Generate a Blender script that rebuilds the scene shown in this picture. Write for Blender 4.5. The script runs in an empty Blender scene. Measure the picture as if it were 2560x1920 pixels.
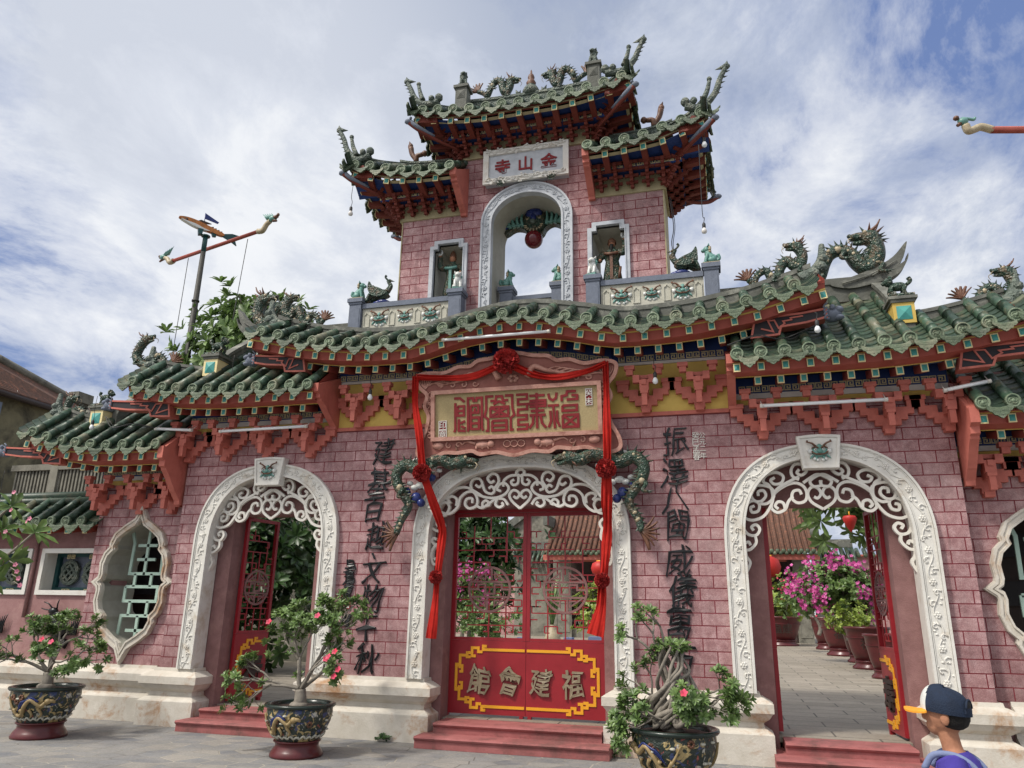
import bpy, bmesh, math, random
from math import sin, cos, pi, radians, sqrt, atan2
from mathutils import Vector, Matrix
from mathutils.geometry import tessellate_polygon
import numpy as np
random.seed(7)
S = bpy.context.scene
COL = S.collection
# ------------------------------------------------------------------ camera
cam = bpy.data.objects.new('camera', bpy.data.cameras.new('camera'))
COL.objects.link(cam); S.camera = cam
_r = Vector((0.96415677, 0.2648168, 0.01654631)); _u = Vector((0.06203175, -0.285602, 0.95633862)); _f = Vector((-0.25798019, 0.92103396, 0.29179216))
cam.matrix_world = Matrix(((_r.x, _u.x, -_f.x, 2.6315), (_r.y, _u.y, -_f.y, -9.8519), (_r.z, _u.z, -_f.z, 1.6316), (0, 0, 0, 1)))
cam.data.sensor_fit = 'HORIZONTAL'; cam.data.sensor_width = 36.0; cam.data.lens = 36 * 1861.2 / 2560
cam.data.clip_start = 0.05; cam.data.clip_end = 2000
# ------------------------------------------------------------------ light and sky
SUN = Vector((-0.50, -0.55, 1.0)).normalized()
sun = bpy.data.objects.new('sun', bpy.data.lights.new('sun', 'SUN')); COL.objects.link(sun)
sun.data.energy = 3.0; sun.data.angle = radians(7.0); sun.data.color = (1.0, 0.95, 0.87)
sun.rotation_euler = SUN.to_track_quat('Z', 'Y').to_euler()
S.view_settings.view_transform = 'Standard'; S.view_settings.look = 'None'
S.view_settings.exposure = 0.08; S.view_settings.gamma = 1.0; S.view_settings.use_curve_mapping = False
w = bpy.data.worlds.new('World'); S.world = w; w.use_nodes = True
nt = w.node_tree; N = nt.nodes; L = nt.links
def wn(t, **k):
    n = N.new(t)
    for a, b in k.items(): setattr(n, a, b)
    return n
bgn = N['Background']
sky = wn('ShaderNodeTexSky', sky_type='NISHITA', sun_disc=False)
sky.sun_elevation = math.asin(SUN.z); sky.sun_rotation = atan2(SUN.x, SUN.y)
sky.air_density = 1.2; sky.dust_density = 1.5
tc = wn('ShaderNodeTexCoord')
sep = wn('ShaderNodeSeparateXYZ'); L.new(tc.outputs['Generated'], sep.inputs[0])
zc_ = wn('ShaderNodeMath', operation='MAXIMUM'); L.new(sep.outputs['Z'], zc_.inputs[0]); zc_.inputs[1].default_value = 0.0
za = wn('ShaderNodeMath', operation='ADD'); L.new(zc_.outputs[0], za.inputs[0]); za.inputs[1].default_value = 0.22
dx = wn('ShaderNodeMath', operation='DIVIDE'); L.new(sep.outputs['X'], dx.inputs[0]); L.new(za.outputs[0], dx.inputs[1])
dy = wn('ShaderNodeMath', operation='DIVIDE'); L.new(sep.outputs['Y'], dy.inputs[0]); L.new(za.outputs[0], dy.inputs[1])
cmb = wn('ShaderNodeCombineXYZ'); L.new(dx.outputs[0], cmb.inputs[0]); L.new(dy.outputs[0], cmb.inputs[1])
def noise(vec, scale, detail, rough, dist=0.0, loc=(0, 0, 0), rot=0.0, stretch=(1, 1, 1)):
    mp = wn('ShaderNodeMapping'); mp.inputs['Location'].default_value = loc; mp.inputs['Rotation'].default_value = (0, 0, rot); mp.inputs['Scale'].default_value = stretch
    L.new(vec, mp.inputs[0]); n = wn('ShaderNodeTexNoise'); L.new(mp.outputs[0], n.inputs['Vector'])
    n.inputs['Scale'].default_value = scale; n.inputs['Detail'].default_value = detail; n.inputs['Roughness'].default_value = rough; n.inputs['Distortion'].default_value = dist
    return n.outputs['Fac']
def ramp(fac, stops):
    r = wn('ShaderNodeValToRGB'); L.new(fac, r.inputs[0]); e = r.color_ramp.elements
    e[0].position, e[0].color = stops[0][0], (*stops[0][1], 1); e[1].position, e[1].color = stops[-1][0], (*stops[-1][1], 1)
    for p, c in stops[1:-1]:
        q = e.new(p); q.color = (*c, 1)
    return r.outputs[0]
def mixc(f, a, b, bt='MIX'):
    m = wn('ShaderNodeMix', data_type='RGBA', blend_type=bt)
    for s, v in ((m.inputs['Factor'], f), (m.inputs['A'], a), (m.inputs['B'], b)):
        if isinstance(v, (int, float)): s.default_value = v
        elif isinstance(v, tuple): s.default_value = (*v, 1)
        else: L.new(v, s)
    return m.outputs['Result']
V = cmb.outputs[0]
streak = noise(V, 3.2, 12, .66, .35, (3.1, 1.2, 0), .55, (1, .7, 1))
puff = noise(V, 1.5, 6, .55, .2, (8.3, 2.0, 0))
shade0 = noise(V, 1.1, 5, .5, .3, (1.7, 6.4, 0)); shade1 = noise(V, 4.5, 10, .66, .3, (4.2, 1.4, 0), .55, (1, .75, 1)); sm_ = wn('ShaderNodeMath', operation='MULTIPLY_ADD'); L.new(shade1, sm_.inputs[0]); sm_.inputs[1].default_value = .75; L.new(shade0, sm_.inputs[2]); s2_ = wn('ShaderNodeMath', operation='ADD'); L.new(sm_.outputs[0], s2_.inputs[0]); s2_.inputs[1].default_value = -.375; shade = s2_.outputs[0]
def towards(d, lo, hi):
    dn = Vector(d).normalized(); vm = wn('ShaderNodeVectorMath', operation='DOT_PRODUCT'); L.new(tc.outputs['Generated'], vm.inputs[0]); vm.inputs[1].default_value = dn
    mr = wn('ShaderNodeMapRange', interpolation_type='SMOOTHSTEP'); L.new(vm.outputs['Value'], mr.inputs['Value']); mr.inputs['From Min'].default_value = lo; mr.inputs['From Max'].default_value = hi
    return mr.outputs[0]
def madd(a, b, k):
    m = wn('ShaderNodeMath', operation='MULTIPLY_ADD'); L.new(a, m.inputs[0]); m.inputs[1].default_value = k; L.new(b, m.inputs[2]); return m.outputs[0]
cover = madd(puff, streak, .75)
cover = madd(towards((.27, .75, .62), .955, .999), cover, -.15)     # the gap in the cloud high on the right
cover = madd(towards((-.78, .66, .29), .972, .999), cover, -.17)    # the thin blue streaks low on the left
cover = madd(towards((.36, .86, .42), .97, .999), cover, -.09)
cover = madd(towards((-.50, .80, .55), .93, .995), cover, .16)
cl_fac = ramp(cover, [(.56, (0, 0, 0)), (.70, (.62,) * 3), (.88, (1, 1, 1))])
cl_col = ramp(shade, [(.36, (.40, .455, .58)), (.49, (.55, .60, .71)), (.60, (.80, .825, .87)), (.70, (.88, .895, .92))])
cl_col = mixc(towards((-.66, .62, .52), .86, .985), cl_col, mixc(.45, cl_col, (.86, .88, .92)))
skys = mixc(1.0, sky.outputs[0], (.105, .105, .105), 'MULTIPLY')
blue = mixc(.75, skys, (.17, .25, .52))
final = mixc(cl_fac, blue, cl_col)
final = mixc(towards(tuple(SUN), .62, .99), final, (2.1, 2.0, 1.9))      # haze brightened round the sun, behind the camera, as added front fill
L.new(final, bgn.inputs['Color']); bgn.inputs['Strength'].default_value = 1.0

# ------------------------------------------------------------------ materials
def lin(h):
    h = h.lstrip('#'); c = [int(h[i:i + 2], 16) / 255 for i in (0, 2, 4)]
    return tuple(x / 12.92 if x <= .04045 else ((x + .055) / 1.055) ** 2.4 for x in c)
class NT:
    def __init__(s, name):
        s.m = bpy.data.materials.new(name); s.m.use_nodes = True; s.n = s.m.node_tree.nodes; s.l = s.m.node_tree.links
        s.b = s.n['Principled BSDF']; s.co = s.n.new('ShaderNodeTexCoord').outputs['Object']
    def new(s, t, **k):
        n = s.n.new(t)
        for a, b in k.items(): setattr(n, a, b)
        return n
    def put(s, sock, v):
        if isinstance(v, (int, float)): sock.default_value = v
        elif isinstance(v, tuple): sock.default_value = (*v, 1) if len(sock.default_value) == 4 else v
        else: s.l.new(v, sock)
    def noise(s, sc, det=5, rough=.6, vec=None, dist=0, stretch=None):
        v = vec or s.co
        if stretch:
            mp = s.new('ShaderNodeMapping'); mp.inputs['Scale'].default_value = stretch; s.l.new(v, mp.inputs[0]); v = mp.outputs[0]
        n = s.new('ShaderNodeTexNoise'); s.l.new(v, n.inputs['Vector']); n.inputs['Scale'].default_value = sc; n.inputs['Detail'].default_value = det; n.inputs['Roughness'].default_value = rough; n.inputs['Distortion'].default_value = dist
        return n.outputs['Fac']
    def ramp(s, f, stops):
        r = s.new('ShaderNodeValToRGB'); s.l.new(f, r.inputs[0]); e = r.color_ramp.elements
        e[0].position, e[0].color = stops[0][0], (*stops[0][1], 1); e[1].position, e[1].color = stops[-1][0], (*stops[-1][1], 1)
        for p, c in stops[1:-1]:
            q = e.new(p); q.color = (*c, 1)
        return r.outputs[0]
    def mix(s, f, a, b, bt='MIX'):
        m = s.new('ShaderNodeMix', data_type='RGBA', blend_type=bt)
        s.put(m.inputs['Factor'], f); s.put(m.inputs['A'], a); s.put(m.inputs['B'], b); return m.outputs['Result']
    def bump(s, h, st, d=.02):
        b = s.new('ShaderNodeBump'); b.inputs['Strength'].default_value = st; b.inputs['Distance'].default_value = d; s.l.new(h, b.inputs['Height'])
        s.l.new(b.outputs[0], s.b.inputs['Normal'])
def W3(v): return (v, v, v)
def mat(name, c1, c2=None, sc=6, rough=.6, bump=.25, bs=45, dirt=None, dsc=2.2, dlo=.52, dhi=.66, stretch=None, spec=.4, isl=None, scales=None):
    t = NT(name); c1 = lin(c1) if isinstance(c1, str) else c1; c2 = c1 if c2 is None else (lin(c2) if isinstance(c2, str) else c2)
    col = t.ramp(t.noise(sc, 6, .65, stretch=stretch), [(.33, c1), (.67, c2)])
    if dirt:
        d = lin(dirt) if isinstance(dirt, str) else dirt
        col = t.mix(t.ramp(t.noise(dsc, 8, .7, dist=.3), [(dlo, W3(0)), (dhi, W3(1))]), col, d)
    if isl:
        g_ = t.new('ShaderNodeNewGeometry'); r_ = g_.outputs['Random Per Island']; col = t.mix(1, col, t.ramp(r_, [(0, W3(1 - isl)), (.5, W3(1.0)), (1, W3(1 + isl))]), 'MULTIPLY')
        hs_ = t.ramp(r_, [(.0, W3(0)), (.78, W3(0)), (.8, W3(.55)), (1, W3(.75))]); col = t.mix(t.mix(1, hs_, t.ramp(t.noise(5, 5), [(.4, W3(0)), (.6, W3(1))]), 'MULTIPLY'), col, lin('7d7a66'))
    t.put(t.b.inputs['Base Color'], col); t.b.inputs['Roughness'].default_value = rough; t.b.inputs['Specular IOR Level'].default_value = spec
    if scales:
        v = t.new('ShaderNodeTexVoronoi'); t.l.new(t.co, v.inputs['Vector']); v.inputs['Scale'].default_value = scales; t.bump(v.outputs['Distance'], .9, .02)
    elif bump: t.bump(t.noise(bs, 4, .6), bump, .01)
    return t.m
def brick_mat(name, z0, rowh, bw, x0=0.0, mortar='661c24', a='ab8686', b='8d6668', c='c6a6a6'):
    t = NT(name); sp = t.new('ShaderNodeSeparateXYZ'); t.l.new(t.co, sp.inputs[0])
    ax = t.new('ShaderNodeMath', operation='ADD'); t.l.new(sp.outputs['X'], ax.inputs[0]); ax.inputs[1].default_value = -x0
    ay = t.new('ShaderNodeMath', operation='ADD'); t.l.new(ax.outputs[0], ay.inputs[0]); t.l.new(sp.outputs['Y'], ay.inputs[1])
    az = t.new('ShaderNodeMath', operation='ADD'); t.l.new(sp.outputs['Z'], az.inputs[0]); az.inputs[1].default_value = -z0
    cb = t.new('ShaderNodeCombineXYZ'); t.l.new(ay.outputs[0], cb.inputs[0]); t.l.new(az.outputs[0], cb.inputs[1])
    # a hand-made unevenness of the drawn joints
    wob = t.new('ShaderNodeTexNoise'); t.l.new(t.co, wob.inputs['Vector']); wob.inputs['Scale'].default_value = 3.0
    wm = t.new('ShaderNodeVectorMath', operation='MULTIPLY_ADD'); t.l.new(wob.outputs['Color'], wm.inputs[0]); wm.inputs[1].default_value = (.010, .007, 0); t.l.new(cb.outputs[0], wm.inputs[2])
    br = t.new('ShaderNodeTexBrick'); t.l.new(wm.outputs[0], br.inputs['Vector']); br.offset = .5
    br.inputs['Scale'].default_value = 1; br.inputs['Brick Width'].default_value = bw; br.inputs['Row Height'].default_value = rowh
    br.inputs['Mortar Size'].default_value = .0062; br.inputs['Mortar Smooth'].default_value = .15; br.inputs['Bias'].default_value = 0
    br.inputs['Color1'].default_value = (*lin(a), 1); br.inputs['Color2'].default_value = (*lin(b), 1); br.inputs['Mortar'].default_value = (*lin(mortar), 1)
    mott = t.ramp(t.noise(9, 9, .75), [(.38, lin(b)), (.5, lin(a)), (.62, lin(c))])
    big = t.ramp(t.noise(1.3, 4, .6), [(.35, W3(.78)), (.65, W3(1.12))])
    col = t.mix(.6, br.outputs['Color'], mott); col = t.mix(1, col, big, 'MULTIPLY')
    grain = t.ramp(t.noise(110, 3, .8), [(.38, W3(.58)), (.6, W3(1.25))]); col = t.mix(.8, col, t.mix(1, col, grain, 'MULTIPLY'))
    stn = t.ramp(t.noise(1.6, 7, .7, stretch=(2.5, 2.5, .35)), [(.57, W3(0)), (.75, W3(.5))]); col = t.mix(stn, col, lin('7a5c5a'))
    wet = t.ramp(t.noise(2.6, 8, .75, stretch=(3.2, 3.2, .22)), [(.52, W3(1)), (.68, W3(.74))]); col = t.mix(1, col, wet, 'MULTIPLY')
    pal = t.ramp(t.noise(1.1, 6, .7), [(.52, W3(0)), (.72, W3(.38))]); col = t.mix(pal, col, lin('c9b0ac'))
    foot = t.new('ShaderNodeMapRange'); t.l.new(sp.outputs['Z'], foot.inputs['Value']); foot.inputs['From Min'].default_value = .70; foot.inputs['From Max'].default_value = 1.35; foot.inputs['To Min'].default_value = .75; foot.inputs['To Max'].default_value = 0.0
    fm = t.new('ShaderNodeMath', operation='MULTIPLY'); t.l.new(foot.outputs[0], fm.inputs[0]); t.l.new(t.noise(5, 6, .7), fm.inputs[1]); col = t.mix(fm.outputs[0], col, lin('6f4f4c'))
    col = t.mix(br.outputs['Fac'], col, t.mix(t.ramp(t.noise(2.2, 4, .6), [(.4, W3(0)), (.65, W3(1))]), lin(mortar), lin('78303a')))
    t.put(t.b.inputs['Base Color'], col); t.b.inputs['Roughness'].default_value = .78; t.b.inputs['Specular IOR Level'].default_value = .25
    h = t.new('ShaderNodeMath', operation='MULTIPLY_ADD'); t.l.new(br.outputs['Fac'], h.inputs[0]); h.inputs[1].default_value = -1.1; t.l.new(t.noise(70, 4, .7), h.inputs[2])
    t.bump(h.outputs[0], .55, .012)
    return t.m
M = {}
M['brick'] = brick_mat('pink_brick', .763, .148, .335)
M['brick_t'] = brick_mat('tower_brick', 6.02, .1465, .345, .05)
M['pinkwall'] = mat('pink_plaster', '9a7674', '8a6462', 4, .85, .5, 60, 'a07d78', 3)
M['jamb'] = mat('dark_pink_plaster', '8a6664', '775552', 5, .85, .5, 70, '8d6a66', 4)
M['plinth'] = mat('white_plinth_plaster', 'cbc5ba', 'b9b2a5', 5, .75, .4, 40, 'a37f5e', 2.2, .53, .68)
M['white'] = mat('white_carved_plaster', 'd8d6cf', 'cbc8c0', 5, .65, .3, 60, 'b3a48e', 2.6, .56, .74)
M['marble'] = mat('grey_white_marble', 'b9bdc2', 'a3a8ae', 7, .5, .2, 60, '8d9096', 4, .58, .72)
M['paint'] = mat('white_iron_paint', 'd6d3cb', 'cfcac0', 8, .5, .1)
M['orange'] = mat('salmon_red_paint', 'bd6c5e', 'ae6053', 4, .65, .25, 40, '965045', 2.5, .52, .7)
M['redpaint'] = mat('coral_red_paint', 'a45246', '94463b', 4, .6, .2, 40, '763a30', 3, .54, .72)
M['cream'] = mat('cream_paint', 'e6d6a2', 'dccb98', 6, .6, .05)
M['teal'] = mat('teal_paint', '4d9c92', '3f8a86', 9, .5, .05)
M['yellow'] = mat('ochre_yellow_paint', 'cdb05c', 'bfa252', 4, .7, .15)
M['gold'] = mat('golden_yellow_paint', 'e0a024', 'd9981f', 5, .45, .05)
M['blue'] = mat('deep_blue_paint', '26407a', '1f3466', 5, .6, .1)
M['fret'] = mat('fretwork_cream', 'cdc298', 'bdb289', 8, .6, .05)
M['black'] = mat('black_lacquer', '0c0e10', '131618', 8, .3, .08)
M['glaze'] = mat('green_tile_glaze', '3f5745', '24372a', 7, .42, .2, 40, '5d5c49', 5, .52, .64, isl=.4)
M['disc'] = mat('weathered_green_tile', '59664f', '3f4c3a', 24, .5, .9, 70, '7b7c70', 9, .58, .7, isl=.35)
M['face'] = mat('pale_disc_tile', '7a8870', '5f6f58', 26, .5, .8, 80, '5a6350', 14, .5, .62, isl=.25)
M['pan'] = mat('dark_pan_tile', '3f5343', '2b3a2e', 14, .38, .3, 40, '5a5746', 6, isl=.35)
M['ridge'] = mat('grey_weathered_ridge', '6b6c66', '55564f', 5, .85, .6, 30, '8a8a80', 3)
M['stone'] = mat('blue_grey_stone', '6f7684', '626976', 14, .8, .5, 90)
M['panel'] = mat('pale_panel_plaster', 'b9b7a9', 'a9a799', 6, .75, .4, 50)
M['dragon'] = mat('dark_green_ceramic', '3d5546', '202d26', 18, .38, .6, 50, '5e5241', 11, .5, .6, scales=38)
M['dgrey'] = mat('grey_green_ceramic', '616c62', '464f49', 14, .6, .6, 45, '858678', 8, scales=34)
M['dcream'] = mat('cream_ceramic', 'b3a68a', '9d8f75', 14, .45, .4, 50)
M['dbrown'] = mat('brown_ceramic', '74503c', '553526', 14, .45, .5, 50, '4a3b30', 8)
M['fish'] = mat('faded_orange_paint', 'bd7a42', 'a0622f', 9, .65, .2, 40, '7d5a3a', 5)
M['dblue'] = mat('cobalt_ceramic', '2d3a78', '232d5c', 12, .25, .4, 50)
M['dwhite'] = mat('white_ceramic', 'd6d7d2', 'c4c7c3', 12, .3, .3, 50)
M['dteal'] = mat('teal_ceramic', '6d9a90', '5a857c', 12, .35, .3, 50)
M['darkwood'] = mat('charcoal_paint', '262226', '1d1a1e', 5, .6, .1)
M['bracketred'] = mat('eave_shade_red_paint', '743428', '652c22', 5, .7, .2)  # tower red, darkened so its colour carries the deep eave shade
M['trim'] = mat('stained_cream_trim', 'b0a582', '9c916f', 6, .7, .2)
M['ball'] = mat('red_glossy_ball', '6d1420', '5a0f1a', 2, .12, 0, spec=.6)
M['board'] = mat('khaki_sand_panel', 'ab9a72', '978660', 60, .8, .5, 120)
M['frame'] = mat('salmon_carved_frame', 'bb8e80', 'a97a6b', 12, .65, .5, 50, '8f5f52', 6)
M['framedark'] = mat('red_carved_ground', '8b584e', '7c4940', 8, .7, .3)
M['sealred'] = mat('red_seal_characters', '80141b', '701018', 8, .6, .05)
M['cloth'] = mat('red_silk', 'b82a22', '9e211b', 9, .85, .4, 35, spec=.15)
M['cloth2'] = mat('dusty_red_silk', 'ae3b38', '942c2b', 12, .9, .5, 40, spec=.12)
M['doorred'] = mat('crimson_door_paint', '92222a', '851c24', 4, .4, .08, 20)
M['bronze'] = mat('grey_bronze_paint', '8b7f68', '7b705b', 9, .5, .2)
M['stepred'] = mat('red_cement', 'a06260', '8d514f', 4, .8, .5, 30, '6f4a46', 2.4, .48, .66)
M['mint'] = mat('pale_mint_paint', 'a8bfb2', '9bb3a6', 6, .6, .1)
M['greydark'] = mat('grey_reveal_plaster', 'aaa89c', '98968b', 4, .8, .3)  # plain grey plaster for the window and tower reveals
M['pole'] = mat('dark_bamboo', '3b3a35', '2c2b28', 6, .6, .2)
M['tube'] = mat('white_glass_tube', 'e3e5e6', 'dcdfe0', 3, .25, 0)
M['bulb'] = mat('bulb_glass', 'dcd8d2', 'cfcac4', 3, .1, 0)
M['wire'] = mat('dark_wire', '3a3a3a', '2a2a2a', 3, .6, 0)
M['potblack'] = mat('dark_glazed_pot', '23302a', '1a2320', 10, .25, .15, 30)
M['potred'] = mat('brown_red_pot', '5a2426', '4b1d20', 5, .3, .1, 20)
M['potcream'] = mat('ochre_relief', '9c8861', '8a7650', 10, .45, .3)
M['bark'] = mat('grey_bark', '8c857a', '6d675e', 14, .85, .8, 30)
def leaf_mat(name, a, b, rough=.4, tr=.25):
    t = NT(name); oi = t.new('ShaderNodeNewGeometry')
    col = t.ramp(t.noise(7, 2, .5), [(.35, lin(a)), (.65, lin(b))])
    rnd = t.ramp(oi.outputs['Random Per Island'], [(0, W3(.62)), (1, W3(1.3))]); col = t.mix(1, col, rnd, 'MULTIPLY')
    t.put(t.b.inputs['Base Color'], col); t.b.inputs['Roughness'].default_value = rough
    trn = t.new('ShaderNodeBsdfTranslucent'); t.l.new(col, trn.inputs[0]); ms = t.new('ShaderNodeMixShader'); ms.inputs[0].default_value = tr
    t.l.new(t.b.outputs[0], ms.inputs[1]); t.l.new(trn.outputs[0], ms.inputs[2]); t.l.new(ms.outputs[0], t.n['Material Output'].inputs[0])
    return t.m
M['leaf'] = leaf_mat('desert_rose_leaf', '55703c', '768f52')
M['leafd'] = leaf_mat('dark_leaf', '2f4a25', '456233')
M['leafy'] = leaf_mat('yellow_green_leaf', '7f9440', '95a64c')
M['petal'] = leaf_mat('pink_red_petal', 'd2304f', 'e0567a', .5, .35)
M['magenta'] = leaf_mat('magenta_bract', 'c44392', 'dc6cb0', .5, .35)
M['palepink'] = leaf_mat('pale_pink_petal', 'd67a98', 'e8a3b4', .5, .35)
M['roofred'] = mat('brown_roof_tile', '6a4a3c', '4d3a30', 14, .85, .5, 30, '8a5a45', 5)
M['skin'] = mat('skin', 'ab7a60', '9d6d54', 9, .65, .2, 90, spec=.25)
M['hair'] = mat('black_hair', '1a1613', '0f0d0b', 90, .75, .9, 220)
M['navy'] = mat('navy_mesh_cloth', '16263d', '101d30', 20, .8, .5, 150)
M['capor'] = mat('orange_brim_cloth', 'e39a2c', 'd88e25', 10, .7, .2)
M['violet'] = mat('violet_shirt', '463a94', '392f7c', 7, .9, .8, 14)
M['strap'] = mat('blue_grey_strap', '7682a3', '6a7595', 8, .8, .3)
M['shorts'] = mat('grey_cotton', '4a4d55', '40434a', 8, .85, .3)
M['house'] = mat('stained_grey_yellow_plaster', '8f876a', '746d57', 2, .9, .4, 30, '3f3c35', 1.1, .48, .66)
M['conc'] = mat('stained_concrete', '8b887c', '6f6c62', 3, .9, .4, 30, '3f3e38', 1.6, .5, .72)
M['shutter'] = mat('pale_blue_grey_paint', '7d8798', '70798a', 3, .6, .1)
M['tealframe'] = mat('dark_teal_frame', '1f4a49', '193d3e', 4, .5, .1)
M['lantern'] = mat('red_lantern_silk', 'b0261f', 'a01f1a', 3, .5, .2)
M['timber'] = mat('dark_brown_timber', '3a2a24', '2e211d', 5, .6, .2)

def pot_paint():
    t = NT('painted_pot_glaze'); n1 = t.noise(7.5, 5, .6, dist=1.4); n2 = t.noise(11, 4, .55, dist=.8); n3 = t.noise(5.2, 4, .5, dist=1.2)
    col = t.ramp(t.noise(20, 4), [(.35, lin('1c2621')), (.65, lin('2c3831'))])
    col = t.mix(t.ramp(n1, [(.56, W3(0)), (.59, W3(.9))]), col, t.ramp(t.noise(30, 4), [(.3, lin('9a855a')), (.7, lin('bba673'))]))
    col = t.mix(t.ramp(n2, [(.62, W3(0)), (.645, W3(.9))]), col, lin('b9b6aa')); col = t.mix(t.ramp(n3, [(.36, W3(.85)), (.39, W3(0))]), col, lin('33406b')); col = t.mix(t.ramp(n1, [(.33, W3(.9)), (.355, W3(0))]), col, lin('96443c'))
    t.put(t.b.inputs['Base Color'], col); t.b.inputs['Roughness'].default_value = .35
    h = t.new('ShaderNodeMath', operation='ADD'); t.l.new(n1, h.inputs[0]); t.l.new(n2, h.inputs[1]); t.bump(h.outputs[0], .6, .05); return t.m
M['potpaint'] = pot_paint()
# ------------------------------------------------------------------ mesh helpers
class MB:
    def __init__(s): s.v = []; s.f = []; s.m = []; s.s = []
    def add(s, vs, fs, m=0, sm=False):
        o = len(s.v); s.v.extend(tuple(p) for p in vs)
        for f in fs: s.f.append([o + i for i in f]); s.m.append(m); s.s.append(sm)
    def merge(s, b, T=None, m=None):
        o = len(s.v); s.v.extend(tuple(T @ Vector(p)) if T else p for p in b.v); s.f.extend([o + i for i in f] for f in b.f)
        s.m.extend(b.m if m is None else [m] * len(b.m)); s.s.extend(b.s)
    def box(s, x0, x1, y0, y1, z0, z1, m=0, T=None):
        vs = [Vector((x, y, z)) for z in (z0, z1) for y in (y0, y1) for x in (x0, x1)]
        if T: vs = [T @ v for v in vs]
        s.add(vs, [(0, 2, 3, 1), (4, 5, 7, 6), (0, 1, 5, 4), (2, 6, 7, 3), (0, 4, 6, 2), (1, 3, 7, 5)], m)
    def tube(s, pts, r, n=8, m=0, cap=True, sm=True, sq=1.0):
        pts = [Vector(p) for p in pts]; k = len(pts); rs = r if isinstance(r, (list, tuple)) else [r] * k
        t = (pts[1] - pts[0]).normalized(); a = Vector((0, 0, 1)) if abs(t.z) < .9 else Vector((0, 1, 0))
        u = t.cross(a).normalized(); vs = []
        for i, p in enumerate(pts):
            d = (pts[min(i + 1, k - 1)] - pts[max(i - 1, 0)])
            if d.length > 1e-9: t = d.normalized()
            u = (u - t * u.dot(t)).normalized(); q = t.cross(u)
            for j in range(n):
                an = 2 * pi * j / n; vs.append(p + u * cos(an) * rs[i] + q * sin(an) * rs[i] * sq)
        fs = [(i * n + j, i * n + (j + 1) % n, (i + 1) * n + (j + 1) % n, (i + 1) * n + j) for i in range(k - 1) for j in range(n)]
        s.add(vs, fs, m, sm)
        if cap:
            o = len(s.v) - len(vs); s.f.append([o + j for j in reversed(range(n))]); s.f.append([o + (k - 1) * n + j for j in range(n)]); s.m += [m, m]; s.s += [False, False]
    def lathe(s, prof, c=(0, 0, 0), n=24, m=0, T=None, sm=True):
        vs = []
        for r, z in prof:
            for j in range(n):
                a = 2 * pi * j / n; p = Vector((r * cos(a), r * sin(a), z)); vs.append((T @ p if T else p) + Vector(c))
        fs = [(i * n + j, i * n + (j + 1) % n, (i + 1) * n + (j + 1) % n, (i + 1) * n + j) for i in range(len(prof) - 1) for j in range(n)]
        s.add(vs, fs, m, sm)
    def ball(s, c, r, n=10, m=0, T=None, k=None):
        r = r if isinstance(r, (tuple, list)) else (r, r, r); k = k or max(5, n // 2 + 1); vs = []
        for i in range(k + 1):
            th = pi * i / k
            for j in range(n):
                a = 2 * pi * j / n; p = Vector((r[0] * sin(th) * cos(a), r[1] * sin(th) * sin(a), r[2] * cos(th)))
                vs.append((T @ p if T else p) + Vector(c))
        s.add(vs, [(i * n + j, (i + 1) * n + j, (i + 1) * n + (j + 1) % n, i * n + (j + 1) % n) for i in range(k) for j in range(n)], m, True)
    def cone(s, a, b, r, n=6, m=0): s.tube([a, b], [r, r * .05], n, m, True, True)
    def curve(s, pts, r0, r1=None, n=6, m=0, res=6, sq=1.0):
        p = smooth(pts, res); r1 = r0 if r1 is None else r1; k = len(p) - 1
        s.tube(p, [r0 + (r1 - r0) * i / k for i in range(k + 1)], n, m, sq=sq)
    def prism(s, poly, y0, y1, m=0, holes=(), fn=None, mside=None, back=True, sm=False):
        fn = fn or (lambda x, z, y: (x, y, z)); ms = m if mside is None else mside
        loops = [list(poly)] + [list(h) for h in holes]
        tri = tessellate_polygon([[Vector((p[0], p[1], 0)) for p in l] for l in loops])
        flat = [p for l in loops for p in l]
        def ori(t):
            a, b, c = (flat[i] for i in t); return (b[0] - a[0]) * (c[1] - a[1]) - (b[1] - a[1]) * (c[0] - a[0])
        tri = [t if ori(t) > 0 else tuple(reversed(t)) for t in tri if abs(ori(t)) > 1e-12]
        s.add([fn(p[0], p[1], y0) for p in flat], tri, m, sm)
        if back: s.add([fn(p[0], p[1], y1) for p in flat], [tuple(reversed(t)) for t in tri], m, sm)
        for li, l in enumerate(loops):
            ar = sum(l[i][0] * l[(i + 1) % len(l)][1] - l[(i + 1) % len(l)][0] * l[i][1] for i in range(len(l)))
            if (ar < 0) == (li == 0): l = l[::-1]
            k = len(l)
            s.add([fn(p[0], p[1], y0) for p in l] + [fn(p[0], p[1], y1) for p in l], [(i, i + k, (i + 1) % k + k, (i + 1) % k) for i in range(k)], ms, sm)
    def strip(s, pts, w, y0, y1, m=0, closed=False, fn=None):
        fn = fn or (lambda x, z, y: (x, y, z)); k = len(pts)
        ws = w if isinstance(w, (list, tuple)) else [w] * k; Lp = []; Rp = []
        for i in range(k):
            p = pts[i]; a = pts[i - 1] if (i or closed) else None; b = pts[(i + 1) % k] if (i < k - 1 or closed) else None
            def nr(q0, q1):
                dx, dz = q1[0] - q0[0], q1[1] - q0[1]; l = sqrt(dx * dx + dz * dz) or 1; return (-dz / l, dx / l)
            n1 = nr(a, p) if a else nr(p, b); n2 = nr(p, b) if b else n1
            mx, mz = n1[0] + n2[0], n1[1] + n2[1]; d = mx * mx + mz * mz
            sc = 2 / d if d > .5 else 1.0
            mx, mz = mx * sc * ws[i] / 2, mz * sc * ws[i] / 2
            Lp.append((p[0] + mx, p[1] + mz)); Rp.append((p[0] - mx, p[1] - mz))
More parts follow.
